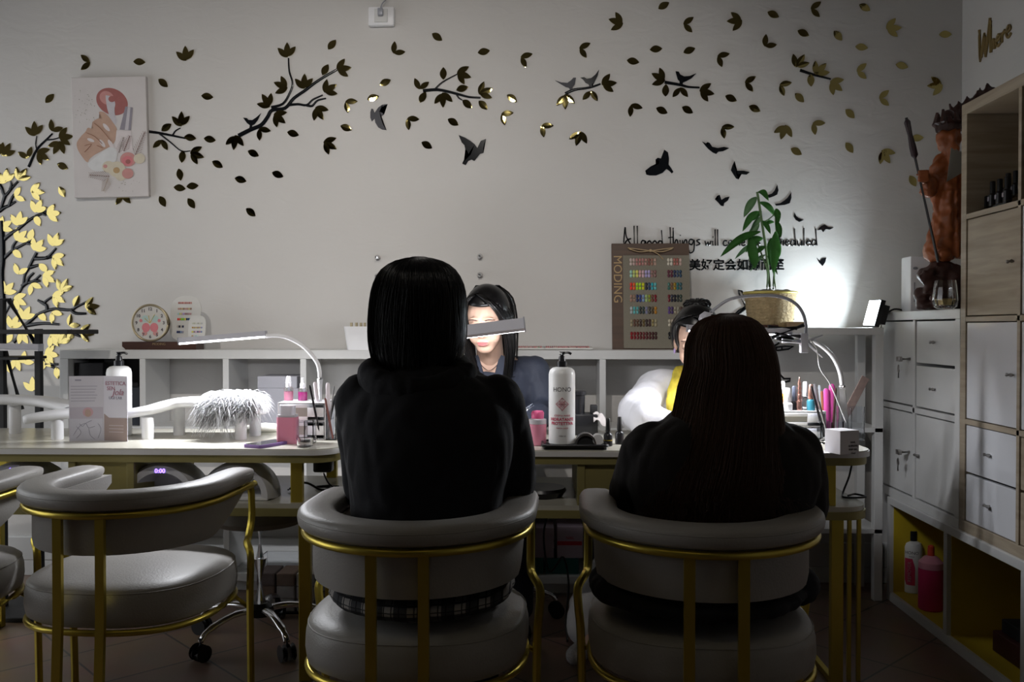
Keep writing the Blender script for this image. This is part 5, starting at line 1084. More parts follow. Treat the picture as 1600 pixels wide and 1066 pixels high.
pr2 = [(.452, 2.20, 1.163, .012, .012), (.452, 2.20, 1.156, .038, .045), (.452, 2.20, 1.135, .066, .08), (.455, 2.20, 1.09, .088, .10), (.458, 2.19, 1.04, .095, .108), (.450, 2.175, .99, .104, .112), (.442, 2.15, .93, .112, .115), (.430, 2.12, .87, .124, .115), (.420, 2.09, .81, .142, .105), (.412, 2.075, .76, .155, .09), (.410, 2.07, .72, .155, .08)]
hair(p2_, pr2, HAIRC, 2600, None, 2, R(170), R(370), .016, flare=.07, r=.0014, wisps=0, srows=8)
# ------------------------------------------------ person 3: technician in navy blazer
p3_ = thing('person', 'technician in navy blazer with black bob, looking down behind the lit lamp bar', 'person', (0, 0, 0)); p3_['facing'] = -1
hr3 = Matrix.Rotation(R(-9), 3, 'Z') @ Matrix.Rotation(R(17), 3, 'X'); hc3 = V((-.200, 3.235, 1.155))
body_skin('body', p3_, hc3, hr3, [(-.03, 3.42, .99), (-.36, 3.42, .99)], [(.02, 3.36, .815), (-.41, 3.36, .815)], [(-.09, 3.06, .79), (-.30, 3.06, .79)], [(-.11, 3.56, .54), (-.27, 3.56, .54)], [(-.08, 3.28, .455), (-.30, 3.28, .455)], [(-.08, 3.30, .09), (-.30, 3.30, .09)], nbase=(-.195, 3.38, 1.01), vox=.0046)
def faceobj(parent, c, rot, name, pts, r, m, flat=1):
    b = B(); tube(b, spline([V(c) + rot @ V(p) for p in pts], 5), r, 6); return obj(name, b, m, parent, True)
def features(par, c, rot, sc=1):
    for s in (-1, 1):
        faceobj(par, c, rot, 'eyelashes', [(s * .017, -.0840, .004), (s * .030, -.0860, .000), (s * .043, -.0800, .004)], [.0006] + [.0013] * 9 + [.0006], LASH)
        faceobj(par, c, rot, 'eyebrow', [(s * .014, -.0865, .029), (s * .030, -.0865, .033), (s * .048, -.0745, .028)], [.0012] + [.0020] * 9 + [.0007], mat('brow', (.10, .06, .05), .7))
    b = B(); ellip(b, V(c) + rot @ V((0, -.0885, -.0515)), (.0205, .0068, .0042), rot); ellip(b, V(c) + rot @ V((0, -.088, -.0585)), (.017, .0072, .005), rot); obj('lips', b, LIPS, par, True)
features(p3_, hc3, hr3)
def blazer(b):
    torso_loft(b, [(-.195, 3.52, .56, .17, .12), (-.195, 3.50, .68, .165, .115), (-.195, 3.47, .80, .18, .122), (-.195, 3.445, .90, .192, .12), (-.195, 3.43, .965, .187, .105), (-.195, 3.425, 1.00, .145, .08), (-.195, 3.42, 1.02, .10, .068)])
    capsule(b, (-.10, 3.42, .985), .05, (-.02, 3.42, .97), .056); capsule(b, (-.29, 3.42, .985), .05, (-.37, 3.42, .97), .056); capsule(b, (-.025, 3.425, .965), .062, (.025, 3.37, .82), .056); capsule(b, (.025, 3.37, .82), .056, (-.07, 3.10, .80), .042)
    capsule(b, (-.365, 3.425, .965), .060, (-.415, 3.37, .82), .056); capsule(b, (-.415, 3.37, .82), .056, (-.32, 3.10, .80), .042)
bz = garment('blazer', p3_, blazer, NAVY, .0075, .006, 12, 1)
b = B(); prism(b, [V(p) for p in ((-.243, 3.318, 1.022), (-.150, 3.318, 1.022), (-.196, 3.338, .90))], (0, .03, 0)); obj('neckline_skin', b, SKIN, p3_)
LPM = mat('navy_lapel', (.028, .034, .056), .6)
for s in (-1, 1):
    b = B(); x0 = -.196; prism(b, [V((x0 + s * .040, 3.316, 1.035)), V((x0 + s * .085, 3.322, 1.015)), V((x0 + s * .095, 3.325, .955)), V((x0 + s * .068, 3.325, .950)), V((x0 - s * .004, 3.33, .845)), V((x0 + s * .004, 3.322, .905))], (0, .012, 0)); obj('lapel', b, LPM, p3_)
b = B(); tube(b, spline([V((-.235, 3.325, 1.005)), V((-.196, 3.312, .975)), V((-.157, 3.325, 1.005))], 6), .0011, 6); obj('necklace', b, LASH, p3_, True)
garment('trousers', p3_, lambda b: [capsule(b, (x, 3.56, .54), .085, (x2_, 3.29, .46), .062) or capsule(b, (x2_, 3.29, .46), .06, (x2_, 3.3, .1), .05) for x, x2_ in ((-.11, -.08), (-.27, -.30))], NAVY, .009, .003); [garment('shoe', p3_, shoe(x, 3.29, -1), SHOE, .006, 0) for x in (-.08, -.30)]
def head_hair(par, c, rot, m, top_r, falls, seed):
    """cap over the skull open at the face, then locks falling from the parting"""
    b = B(); g = ellip(b, (0, .016, .036), (.083, .104, .099), None, 40, 28)
    dl = [v for v in b.verts if (v.co.y < -.048 and v.co.z < .074 and abs(v.co.x) < .066) or v.co.z < -.045]; bmesh.ops.delete(b, geom=dl, context='VERTS')
    bmesh.ops.solidify(b, geom=b.faces[:], thickness=.010); bmesh.ops.transform(b, matrix=Matrix.Translation(V(c)) @ rot.to_4x4(), verts=b.verts); h_ = obj('hair', b, m, par, True)
    rn = random.Random(seed); b = B()
    for path, n, spread, r in falls:
        for k in range(n):
            j = V((rn.gauss(0, 1), rn.gauss(0, 1), 0)); pts = []
            for i, p in enumerate(path): f = i / (len(path) - 1); pts.append(V(c) + rot @ (V(p) * 1.0) + V((j.x * spread * (.35 + .65 * f), j.y * spread * .7 * (.35 + .65 * f), 0)))
            pts = spline(pts, 3); N = len(pts); tube(b, pts, [r * (1 - .75 * (i / N) ** 2) for i in range(N)], 4, cap=False)
    o = obj('hair_locks', b, m, h_, True); o['kind'] = 'stuff'; return h_
fl = []
for t_ in range(9):   # right of the parting sweeps over the brow and falls outside the cheek (viewer's right)
    f = t_ / 8; fl.append(([(-.018, -.05 + .05 * f, .118 - .004 * f), (.030, -.082 + .07 * f, .095), (.066 + .012 * f, -.070 + .09 * f, .040), (.078 + .010 * f, -.050 + .08 * f, -.03), (.080 + .006 * f, -.035 + .07 * f, -.10), (.070, -.01 + .06 * f, -.165), (.055, .02 + .05 * f, -.225)], 46, .007, .0022))
    fl.append(([(-.022, -.05 + .05 * f, .118), (-.050, -.068 + .06 * f, .098), (-.074, -.045 + .07 * f, .045), (-.083, -.030 + .07 * f, -.03), (-.080, -.02 + .06 * f, -.10), (-.066, .0 + .05 * f, -.17), (-.05, .02 + .05 * f, -.22)], 40, .006, .0021))
for t_ in range(5): x = -.07 + .035 * t_; fl.append(([(x * .5, .06, .12), (x, .11, .06), (x * 1.1, .12, -.04), (x, .115, -.13), (x * .9, .11, -.2)], 40, .012, .0022))
head_hair(p3_, hc3, hr3, HAIRB, 0, fl, 4)
# ------------------------------------------------ person 4: technician in white top
p4_ = thing('person', 'technician in white top with yellow scarf, face mostly hidden behind the long-haired person', 'person', (0, 0, 0)); p4_['facing'] = -1
hr4 = Matrix.Rotation(R(-14), 3, 'Z') @ Matrix.Rotation(R(20), 3, 'X'); hc4 = V((.552, 3.225, 1.085))
body_skin('body', p4_, hc4, hr4, [(.78, 3.42, .92), (.42, 3.42, .92)], [(.82, 3.32, .815), (.34, 3.28, .81)], [(.68, 3.03, .79), (.49, 3.02, .79)], [(.69, 3.58, .54), (.52, 3.58, .54)], [(.72, 3.28, .455), (.36, 3.22, .455)], [(.72, 3.28, .09), (.17, 3.12, .09)], nbase=(.6, 3.36, .94), vox=.0048)
features(p4_, hc4, hr4)
def blouse(b):
    torso_loft(b, [(.6, 3.52, .56, .17, .12), (.6, 3.50, .68, .17, .12), (.6, 3.46, .80, .185, .115), (.6, 3.43, .89, .19, .105), (.6, 3.42, .935, .16, .09), (.6, 3.41, .965, .10, .07)])
    capsule(b, (.50, 3.40, .93), .05, (.42, 3.41, .91), .06); capsule(b, (.70, 3.40, .93), .05, (.78, 3.41, .91), .06); capsule(b, (.42, 3.42, .905), .065, (.345, 3.26, .825), .070); capsule(b, (.345, 3.26, .825), .072, (.37, 3.14, .815), .066); capsule(b, (.36, 3.15, .815), .062, (.47, 3.06, .80), .044)
    capsule(b, (.78, 3.42, .905), .065, (.83, 3.26, .825), .070); capsule(b, (.83, 3.26, .825), .070, (.70, 3.06, .80), .044)
garment('blouse', p4_, blouse, WHC, .0075, .008, 10, 8)
YL = mat('yellow_floral_cloth', (.62, .50, .05), .8, noise_amt=.5, scale=30)
def scarf(b):
    capsule(b, (.515, 3.335, .955), .035, (.490, 3.30, .86), .040); capsule(b, (.490, 3.30, .86), .038, (.500, 3.27, .80), .03); capsule(b, (.515, 3.345, .965), .03, (.60, 3.32, .97), .03); capsule(b, (.68, 3.335, .955), .033, (.70, 3.30, .83), .036)
garment('scarf', p4_, scarf, YL, .006, .007, 22, 4)
garment('white_trousers', p4_, lambda b: [capsule(b, (.69, 3.58, .54), .085, (.72, 3.29, .455), .066), capsule(b, (.72, 3.29, .455), .064, (.72, 3.3, .12), .055), capsule(b, (.52, 3.58, .54), .085, (.36, 3.22, .455), .07), capsule(b, (.36, 3.22, .455), .068, (.165, 3.12, .16), .075), capsule(b, (.165, 3.12, .16), .07, (.15, 3.11, .10), .072)], WHC, .008, .006, 14); WSH = mat('white_knit_shoe', (.4, .39, .4), .8, noise_amt=.4, scale=150); garment('shoe', p4_, lambda b: capsule(b, (.72, 3.28, .04), .036, (.72, 3.14, .036), .032), WSH, .006, 0); garment('shoe', p4_, lambda b: capsule(b, (.165, 3.10, .04), .036, (.11, 2.99, .036), .032), WSH, .006, 0)
fl = []
for t_ in range(7): f = t_ / 6; fl.append(([(0, -.05 + .09 * f, .118 - .01 * f), (-.045, -.045 + .08 * f, .105), (-.076, -.005 + .06 * f, .055), (-.080, .012 + .05 * f, .0), (-.070, .04 + .04 * f, -.06)], 30, .005, .002)); fl.append(([(0, -.06 + .09 * f, .118 - .01 * f), (.045, -.07 + .10 * f, .10), (.078, -.03 + .08 * f, .05), (.085, -.01 + .07 * f, -.02), (.078, .02 + .05 * f, -.09)], 40, .005, .002))
for t_ in range(12): a = 2 * pi * t_ / 12; fl.append(([(0, .03, .125), (.03 * cos(a), .05 + .03 * sin(a), .135), (.045 * cos(a), .06 + .045 * sin(a), .12), (.03 * cos(a), .06 + .03 * sin(a), .10)], 18, .004, .002))
head_hair(p4_, hc4, hr4, HAIRB, 0, fl, 6)
b = B(); g = hc4 + hr4 @ V((-.078, -.005, -.035)); ellip(b, g, (.004, .004, .010)); obj('earring', b, mat('lilac_earring', (.4, .3, .6), .3), p4_, True)
# ================================================================== things on and in the low shelf
ST = SZ
# wooden display board with swatches
q = PY(253, 540, 3.84); t = thing('display_base', 'dark brown wooden display base carrying clock and swatch cards', 'display', (q.x, 3.85, ST))
hw = (313 - 195) / 2 / 365.
b = B(); prism(b, [V((-hw, -.04, .034)), V((hw, -.04, .034)), V((hw, -.04, .0)), V((-hw + .016, -.04, 0)), V((-hw + .0, -.04, .014))], (0, .09, 0)); obj('wooden_block', b, wood('walnut', (.045, .018, .012), (.08, .035, .022), .4), t)
text('MODING', .014, (.0, -.0405, .024), mat('faded_gold_print', (.28, .2, .1), .5), t)
q = PY(234, 505, 3.83); t = thing('table_clock', 'round table clock with floral pink butterfly face on brown display base', 'clock', (q.x, 3.835, ST + .035 + .0805))
b = B(); tube(b, [(0, 0, 0), (0, .028, 0)], .076, 40); obj('case', b, mat('pale_brass', (.45, .38, .25), .3, .7), t, 'auto')
b = B(); tube(b, [(.078 * cos(2 * pi * k / 40), -.002, .078 * sin(2 * pi * k / 40)) for k in range(40)], .005, 8, closed=True); obj('bezel', b, mat('pale_brass', (0,0,0)), t, True)
b = B(); tube(b, [(0, -.0015, 0), (0, 0, 0)], .0745, 40); obj('dial', b, mat('dial_ivory', (.56, .54, .50), .5), t)
for k in range(1, 13): a = pi / 2 - k * pi / 6; text(str(k), .019, (.060 * cos(a), -.002, .060 * sin(a)), INK, t, bold=.0006)
for s in (-1, 1):
    for (cx_, cz_, rx_, rz_, m_) in ((.018, -.02, .018, .020, PNK), (.022, .018, .015, .015, mat('print_mint', (.42, .55, .52), .7)), (.024, -.045, .012, .010, ROSE2), (.04, .01, .007, .007, PNK)):
        disc(t, s * cx_, cz_, rx_, rz_, m_, -.0022 - .0002 * (m_ == PNK), 'dial_art')
for a, L in ((R(100), .032), (R(60), .042), (R(140), .03)):
    b = B(); tube(b, [(0, -.004, 0), (L * cos(a), -.004, L * sin(a))], .0012, 6); obj('hand', b, GOLD, t)
def swatch_card(label, px, py0, py1, w_, Y, rows, rz=0, tilt=-8, z0=ST + .0345):
    q = PY(px, py1, Y); h = (py1 - py0) / 365.; t = thing('swatch_card', label, 'colour chart', (q.x, Y, z0)); t.rotation_euler = (R(tilt), 0, rz)
    b = B(); o_ = [V((x, -.002, z + h / 2)) for x, z in rrect(w_, h, w_ * .42)]; o_ = [V((p.x, p.y, p.z if p.z > h * .3 else p.z)) for p in o_]
    prism(b, o_, (0, .004, 0)); obj('card', b, mat('ivory_card', (.60, .59, .56), .5), t)
    for i, (z, xs_, cols, hh) in enumerate(rows):
        for k, c in enumerate(cols):
            b = B(); x = xs_ + k * .0078; box(b, (x, -.0042, z * h), (x + .0068, -.002, z * h + hh), .0008, 1); obj('swatch', b, mat('swatch_%d_%d_%d' % tuple(int(v * 255) for v in c), c, .25, noise_amt=0), t)
    return t
pk = [(.42, .2, .18), (.5, .25, .22), (.45, .18, .16), (.55, .3, .26)]
cc = lambda *a: list(a)
swatch_card('tall rounded colour swatch card behind the clock', 288, 459, 533, .135, 3.875, [(.82, -.035, pk * 2, .009), (.69, -.035, [(.5, .32, .26), (.45, .25, .2), (.5, .4, .2), (.3, .2, .15)] * 2, .009), (.58, -.035, [(.4, .6, .6), (.6, .6, .2), (.55, .4, .3), (.4, .3, .6), (.35, .2, .22), (.3, .2, .2), (.4, .25, .25), (.5, .3, .3)], .009), (.46, -.035, [(.75, .03, .02), (.6, .1, .04), (.25, .6, .02), (.2, .5, .05), (.6, .5, .05), (.01, .02, .06), (.01, .06, .2), (.1, .3, .35)], .010), (.30, -.035, [(.5, .45, .4), (.02, .02, .03), (.5, .45, .4), (.03, .04, .08)], .010), (.18, -.035, [(.03, .05, .15), (.02, .03, .1), (.2, .3, .5), (.3, .3, .4)], .010)])
swatch_card('small rounded colour swatch card in front of the tall one', 307, 491, 533, .076, 3.83, [(.66, -.022, [(.6, .6, .5), (.5, .5, .4), (.6, .6, .55), (.45, .45, .4), (.6, .6, .5), (.5, .5, .5)], .007), (.5, -.022, [(.5, .3, .1), (.45, .35, .2), (.55, .45, .2), (.35, .25, .2), (.5, .4, .2), (.3, .3, .5)], .007), (.34, -.022, [(.65, .6, .1), (.3, .2, .2), (.6, .4, .6), (.1, .1, .2), (.5, .2, .3), (.2, .3, .5)], .007), (.18, -.022, [(.5, .35, .2), (.6, .6, .6), (.4, .6, .6), (.6, .7, .7)], .007)])
# white basket with sample bottles
q0, q1 = PY(540, 540, 3.84).x, PY(600, 540, 3.84).x; t = thing('storage_basket', 'white tapered basket of sample bottles behind the hoodie wearer\'s head', 'basket', ((q0 + q1) / 2, 3.85, ST)); bw = (q1 - q0)
b = B(); n = 24
def ring(w_, d, z): return [b.verts.new((x, y, z)) for x, y in rrect(w_, d, .02, 5)]
r0, r1, r2, r3 = ring(bw * .85, .10, 0), ring(bw, .13, .10), ring(bw - .008, .122, .10), ring(bw * .85 - .008, .092, .006)
for a, c in ((r0, r1), (r1, r2), (r2, r3)):
    for k in range(len(a)): b.faces.new((a[k], a[(k + 1) % len(a)], c[(k + 1) % len(a)], c[k]))
b.faces.new(r0[::-1]); b.faces.new(r3); obj('basket_wall', b, WPLAST, t, 'auto')
for i, (px, c) in enumerate(((549, (.5, .45, .3)), (557, (.45, .5, .45)), (564, (.6, .55, .4)), (570, (.45, .22, .1)), (577, (.55, .3, .15)), (584, (.5, .5, .4)))):
    x = PY(px, 520, 3.85).x; t = bottle('sample_bottle', ['pale gold', 'grey-green', 'cream', 'copper-brown', 'orange-brown', 'beige'][i] + ' sample bottle standing in the white basket', 'bottle', (x, 3.85, ST + .0065), [(.008, 0), (.009, .002), (.009, .085), (.005, .09)], mat('sample_%d' % i, c, .2, .2), [(.006, .09), (.006, .11)], mat('pale_brass', (0,0,0)), 'sample bottles in the white basket', n=14)
# flat swatch folders
for i, (px0, px1, lab) in enumerate(((806, 852, 'left open swatch folder lying flat on the low shelf behind the blazer'), (849, 926, 'right swatch folder with rows of red chips lying on the low shelf'))):
    a, c = PY(px0, 545, 3.82).x, PY(px1, 545, 3.82).x; t = thing('swatch_folder', lab, 'swatch folder', ((a + c) / 2, 3.85, ST)); hw = (c - a) / 2; t.rotation_euler = (R(2), 0, 0); t.location.z += .004
    b = B(); box(b, (-hw, -.06, 0), (hw, .06, .008), .002); obj('page', b, mat('ivory_card', 0), t)
    rn = random.Random(i)
    for k in range(int(hw * 2 / .0085) - 2):
        for j in range(4):
            c_ = rn.choice([(.5, .03, .05), (.35, .05, .08), (.6, .2, .2), (.2, .02, .03), (.55, .3, .25), (.1, .3, .08) if rn.random() < .2 else (.5, .1, .12)]); b = B(); x = -hw + .01 + k * .0085; y = -.05 + j * .026
            box(b, (x, y, .008), (x + .0065, y + .018, .0105)); obj('swatch', b, mat('chip_%d_%d' % (int(c_[0] * 100), int(c_[1] * 100)), c_, .2, noise_amt=0), t)
# MODING board
a, c = PY(957, 545, 3.92), PY(1080, 545, 3.92); bw = c.x - a.x; bt_ = PY(1000, 378, 3.95).z; bh_ = bt_ - ST
t = thing('swatch_board', 'large brown-edged nail colour board leaning on wall, lettered down its spine', 'colour chart', ((a.x + c.x) / 2, 3.925, ST)); t.rotation_euler = (R(-7), 0, R(0))
b = B(); box(b, (-bw / 2, 0, 0), (bw / 2, .012, bh_), .002); obj('backing', b, wood('board_brown', (.065, .036, .022), (.09, .05, .03), .5), t)
sp_ = bw * .145
b = B(); box(b, (-bw / 2 + sp_, -.006, .004), (bw / 2 - .001, 0, bh_ - .055), .001); obj('linen_panel', b, mat('linen', (.22, .20, .155), .9, noise_amt=.15, scale=300, bump=.3, bscale=600), t)
text('MODING', .052, (-bw / 2 + sp_ * .5, -.0006, bh_ * .66), mat('tan_letters', (.42, .28, .12), .5), t, rot=(pi / 2, R(90), 0))
b = B()
for s in (-1, 1): tube(b, spline([(0, -.006, bh_ - .035), (s * .045, -.012, bh_ - .03), (s * .10, -.008, bh_ - .022)], 5), .0025, 6); tube(b, spline([(0, -.006, bh_ - .035), (s * .05, -.012, bh_ - .04), (s * .095, -.008, bh_ - .026)], 5), .0025, 6)
tube(b, spline([(0, -.008, bh_ - .035), (.03, -.014, bh_ - .05), (.055, -.01, bh_ - .075)], 5), .002, 6); ellip(b, (0, -.008, bh_ - .035), (.008, .005, .007)); obj('twine_bow', b, mat('twine', (.42, .30, .17), .8), t, True)
rowsL = ['blush', 'pastel', 'neon', 'cool', 'mint', 'earth', 'red']
palL = [[(.52, .42, .38), (.5, .36, .33), (.45, .22, .2), (.42, .18, .16), (.42, .2, .18), (.36, .2, .16), (.25, .1, .08), (.3, .16, .12), (.42, .28, .22)], [(.35, .6, .5), (.5, .6, .2), (.65, .6, .15), (.6, .35, .35), (.6, .4, .45), (.4, .35, .6), (.45, .38, .65), (.3, .17, .15), (.25, .13, .12)],
        [(.7, .03, .02), (.75, .12, .03), (.35, .6, .02), (.4, .65, .03), (.6, .6, .02), (.01, .015, .03), (.02, .05, .12), (.03, .35, .42), (.1, .4, .4)], [(.35, .2, .15), (.3, .2, .15), (.02, .03, .1), (.03, .05, .2), (.2, .3, .5), (.35, .5, .2), (.25, .3, .03), (.15, .05, .03), (.2, .01, .02)],
        [(.4, .45, .45), (.1, .4, .4), (.1, .35, .35), (.02, .03, .03), (.03, .05, .05), (.2, .2, .3), (.05, .04, .03), (.08, .05, .02), (.45, .2, .02)], [(.3, .25, .15), (.12, .06, .04), (.1, .05, .03), (.04, .02, .015), (.12, .08, .03), (.03, .015, .015), (.05, .02, .02), (.25, .2, .08), (.35, .3, .18)], [(.22, .004, .008), (.18, .004, .008), (.14, .003, .006), (.1, .004, .006), (.12, .006, .01), (.08, .006, .008), (.06, .008, .008), (.05, .01, .01), (.04, .01, .01)]]
palR = [[(.6, .55, .45), (.65, .6, .5), (.4, .15, .12), (.35, .12, .1), (.5, .35, .3)], [(.12, .03, .05), (.1, .02, .04), (.02, .03, .08), (.05, .08, .14), (.02, .05, .09)], [(.05, .15, .12), (.2, .1, .05), (.3, .2, .02), (.02, .15, .16), (.03, .1, .12)], [(.15, .01, .02), (.02, .02, .04), (.01, .01, .02), (.02, .03, .03), (.03, .05, .04)], [(.1, .05, .2), (.06, .03, .12), (.3, .27, .2), (.3, .28, .22), (.1, .06, .05)], [(.5, .45, .35), (.45, .38, .3), (.35, .15, .12), (.3, .12, .1), (.2, .06, .05)], [(.01, .01, .012), (.3, .3, .3)]]
ys = [411, 430, 450, 469, 488, 508, 528]
scl = 1 / 358.
for i in range(7):
    z = (548 - ys[i]) / 358. + .004
    for pal, px0 in ((palL[i], 985), (palR[i], 1044)):
        xo = (px0 - 1018.5) * scl
        for k, c in enumerate(pal):
            b = B()
            for dz in (-.0085, .0085): ellip(b, (0, -.0075, dz), (.0062, .0035, .0085), u=10, v=8)
            if px0 == 1044 and i == 6 and k > 1: continue
            obj('colour_tip', b, mat('tip_%d_%d_%d' % tuple(int(v * 255) for v in c), c, .2, noise_amt=0), t, True, (xo + (k + .5) * .0132 * (1 if px0 == 985 else .98), 0, z))
# shelf cubby contents
def carton(label, px0, px1, py0, py1, Y, d, z0, m, cat='box', name='carton', bev=.002, group=None, rz=0):
    a, c = PY(px0, py1, Y), PY(px1, py1, Y); h = PY(px0, py0, Y).z - z0; b = B(); w_ = c.x - a.x; box(b, (-w_ / 2, 0, 0), (w_ / 2, d, h), bev); o = obj(name, b, m, None, False, ((a.x + c.x) / 2, Y, z0)); o.rotation_euler.z = rz; return tag(o, label, cat, group)
SB = .713
DKB = mat('black_card', (.015, .014, .017), .3); 
o = carton('black glossy product box with gold foil in the first shelf cubby', 113, 157, 567, 0, 3.80, .12, SB, DKB)
text('NAIL ART', .013, (0, -.0006, .18), mat('pale_brass', (0,0,0)), o); b = B(); box(b, (.045, -.0008, .06), (.052, 0, .2)); obj('foil_stripe', b, GOLD, o); b = B(); box(b, (.02, -.0008, .12), (.043, 0, .195)); obj('foil_patch', b, mat('dull_foil', (.3, .33, .12), .3, .8), o)
carton('taller black box standing behind the brochure in the first shelf cubby', 159, 178, 562, 0, 3.84, .12, SB, BLACKM); carton('dark slate box at right end of the first shelf cubby', 196, 216, 606, 0, 3.80, .12, SB, mat('slate_box', (.03, .035, .045), .4))
carton('dark box lying deepest in the first shelf cubby', 120, 212, 556, 0, 3.94, .05, SB, mat('charcoal_card', (.03, .03, .035), .5))
GB = mat('pale_grey_box', (.42, .42, .47), .5)
carton('pale grey box, lower of two stacked in third shelf cubby', 400, 466, 607, 0, 3.80, .17, SB, GB); zz = PY(400, 607, 3.80).z
b = B(); w_ = PY(464, 600, 3.8).x - PY(402, 600, 3.8).x; box(b, (-w_ / 2, 0, 0), (w_ / 2, .17, PY(400, 588, 3.8).z - zz), .003); o = obj('carton', b, GB, None, False, (PY(433, 600, 3.8).x, 3.80, zz)); tag(o, 'pale grey box, upper of two stacked in third shelf cubby', 'box')
t = bottle('dark_bottle', 'black cylindrical bottle beside the grey boxes in the fourth cubby', 'bottle', (PY(480, 600, 3.85).x, 3.86, SB), [(.018, 0), (.019, .003), (.019, .11), (.012, .115)], BLACKP, [(.012, .115), (.012, .14)], BLACKP)
# low level of the shelf: acrylic box, cartons
o0 = V((PY(432, 900, 3.4).x, 3.5, 0)); t = thing('acrylic_storage_box', 'clear acrylic box of nail tip packets on floor under left table', 'storage box', tuple(o0))
w_, d, h = .26, .20, .20; b = B(); th = .004
for a, c in (((-w_ / 2, 0, 0), (w_ / 2, th, h)), ((-w_ / 2, d - th, 0), (w_ / 2, d, h)), ((-w_ / 2, th, 0), (-w_ / 2 + th, d - th, h)), ((w_ / 2 - th, th, 0), (w_ / 2, d - th, h)), ((-w_ / 2 + th, th, 0), (w_ / 2 - th, d - th, th))): box(b, a, c)
obj('walls', b, ACRY, t)
rn = random.Random(9); pcs = [(.5, .45, .42), (.4, .38, .4), (.3, .2, .15), (.55, .5, .48), (.2, .15, .14)]
for i in range(3):
    for j in range(3):
        c = pcs[(i * 3 + j * 2) % 5]; b = B(); box(b, (-.036, 0, 0), (.036, .13, .05), .004); o = obj('packet', b, mat('packet_%d' % ((i * 3 + j * 2) % 5), c, .6, noise_amt=.3, scale=40), None, False, (o0.x - .08 + i * .08, o0.y + .02, .0045 + j * .0505)); tag(o, '%s packet in the clear acrylic box, %s column, %s layer' % (['cream', 'grey', 'brown', 'pale', 'dark'][(i * 3 + j * 2) % 5], ['left', 'middle', 'right'][i], ['bottom', 'middle', 'top'][j]), 'packet', 'packets in the acrylic box')
BB = .0905; PKC = mat('pink_white_carton', (.42, .33, .38), .6, noise_amt=.1); TLC = mat('teal_carton', (.01, .10, .09), .5); REDC = mat('red_band', (.42, .02, .03), .5)
o = carton('dark teal carton at left on the lowest shelf level', 815, 849, 873, 0, 3.79, .18, BB, TLC); carton('dark teal carton at right on the lowest shelf level', 853, 905, 873, 0, 3.79, .18, BB, TLC); zt = PY(850, 873, 3.79).z
o = carton('pink-white carton stacked on left teal carton', 833, 866, 825, 0, 3.80, .16, zt, PKC); o = carton('pink-white carton with red band on right teal carton', 871, 912, 823, 0, 3.80, .16, zt, PKC)
b = B(); box(b, (-.054, -.001, .055), (.05, 0, .072)); rb_ = obj('red_band', b, REDC, o); text('NAIL', .016, (0, -.0015, .086), REDC, o)
carton('beige carton at left of the pink ones on the lowest shelf', 805, 831, 840, 0, 3.82, .14, zt, mat('beige_card', (.35, .32, .28), .7))
# ================================================================== under the tables: UV lamps
VIO = mat('violet_digits', (.2, .1, .6), .4, emit=(.25, .15, 1.0), es=5); INSD = mat('lamp_interior', (.25, .26, .32), .25)
def uvlamp(label, px, Y, lit=True, s=1.0):
    x = PY(px, 740, Y).x; t = thing('uv_nail_lamp', label, 'nail lamp', (x, Y, .5755), 0, 'grey dome nail lamps under the left table')
    def arch(w_, h, y, z0=0.0, n=20, p=.9): return [V((w_ * cos(pi * k / n), y, z0 + h * sin(pi * k / n) ** p)) for k in range(n + 1)]
    b = B(); sec = [arch(.108, .108, 0, .006), arch(.117, .118, .018, .004), arch(.120, .124, .06), arch(.116, .118, .12), arch(.10, .10, .165), arch(.07, .07, .19)]
    rg = [[b.verts.new(v * s) for v in a] for a in sec]; inn = [b.verts.new(v * s) for v in arch(.088, .078, .0, .014)]; inb = [b.verts.new(v * s) for v in arch(.080, .070, .13, .014)]
    allr = [inb, inn] + rg
    for i in range(len(allr) - 1):
        for k in range(20): b.faces.new((allr[i][k], allr[i][k + 1], allr[i + 1][k + 1], allr[i + 1][k]))
    b.faces.new(inb[::-1]); b.faces.new(rg[-1]); obj('dome', b, mat('dome_plastic', (.62, .62, .66), .3), t, 'auto')
    b = B(); box(b, (-.108 * s, 0, 0), (.108 * s, .15 * s, .012 * s), .004); obj('base_plate', b, WPLAST, t, 'auto')
    if lit: text('0:00', .020, (0, -.001 * s, .097 * s), VIO, t, rot=(R(85), 0, 0), name='display')
    else:
        b = B(); box(b, (-.02, .004, .106 * s), (.02, .012, .114 * s)); obj('display', b, BLACKP, t)
    b = B(); ellip(b, (0, .128 * s, .055 * s), (.006, .003, .006)); obj('sensor', b, LEDS if False else WPLAST, t, True)
uvlamp('grey dome nail lamp with violet digits under left table, behind empty chair', 250, 2.835); uvlamp('grey dome nail lamp with unlit display, right of the violet-lit one', 366, 2.85, False); uvlamp('grey dome nail lamp with violet digits at the left edge', 22, 2.835)
b = B(); pts = spline([(0, 0, .01), (.05, .03, .03), (.12, -.01, .012), (.15, .03, .02), (.08, .06, .01), (.16, .07, .01)], 6); tube(b, pts, .004, 6); q = PY(470, 760, 3.0); o = obj('cable_tangle', b, BLACKP, None, True, (q.x - .05, 3.02, .571)); tag(o, 'tangled black cable on the under-table shelf at left', 'cable')
b = B(); box(b, (-.035, -.02, 0), (.035, .03, .03), .006); q = PY(512, 735, 3.0); 
b = B(); box(b, (-.03, -.02, -.05), (.03, .03, 0), .006); tube(b, spline([(0, 0, -.05), (.02, 0, -.09), (.06, .01, -.12)], 5), .003, 6); o = obj('power_adapter', b, BLACKP, None, 'auto', (PY(505, 730, 2.95).x, 2.95, TZ - .0455)); tag(o, 'black power adapter with cable under the left table\'s right end', 'adapter')
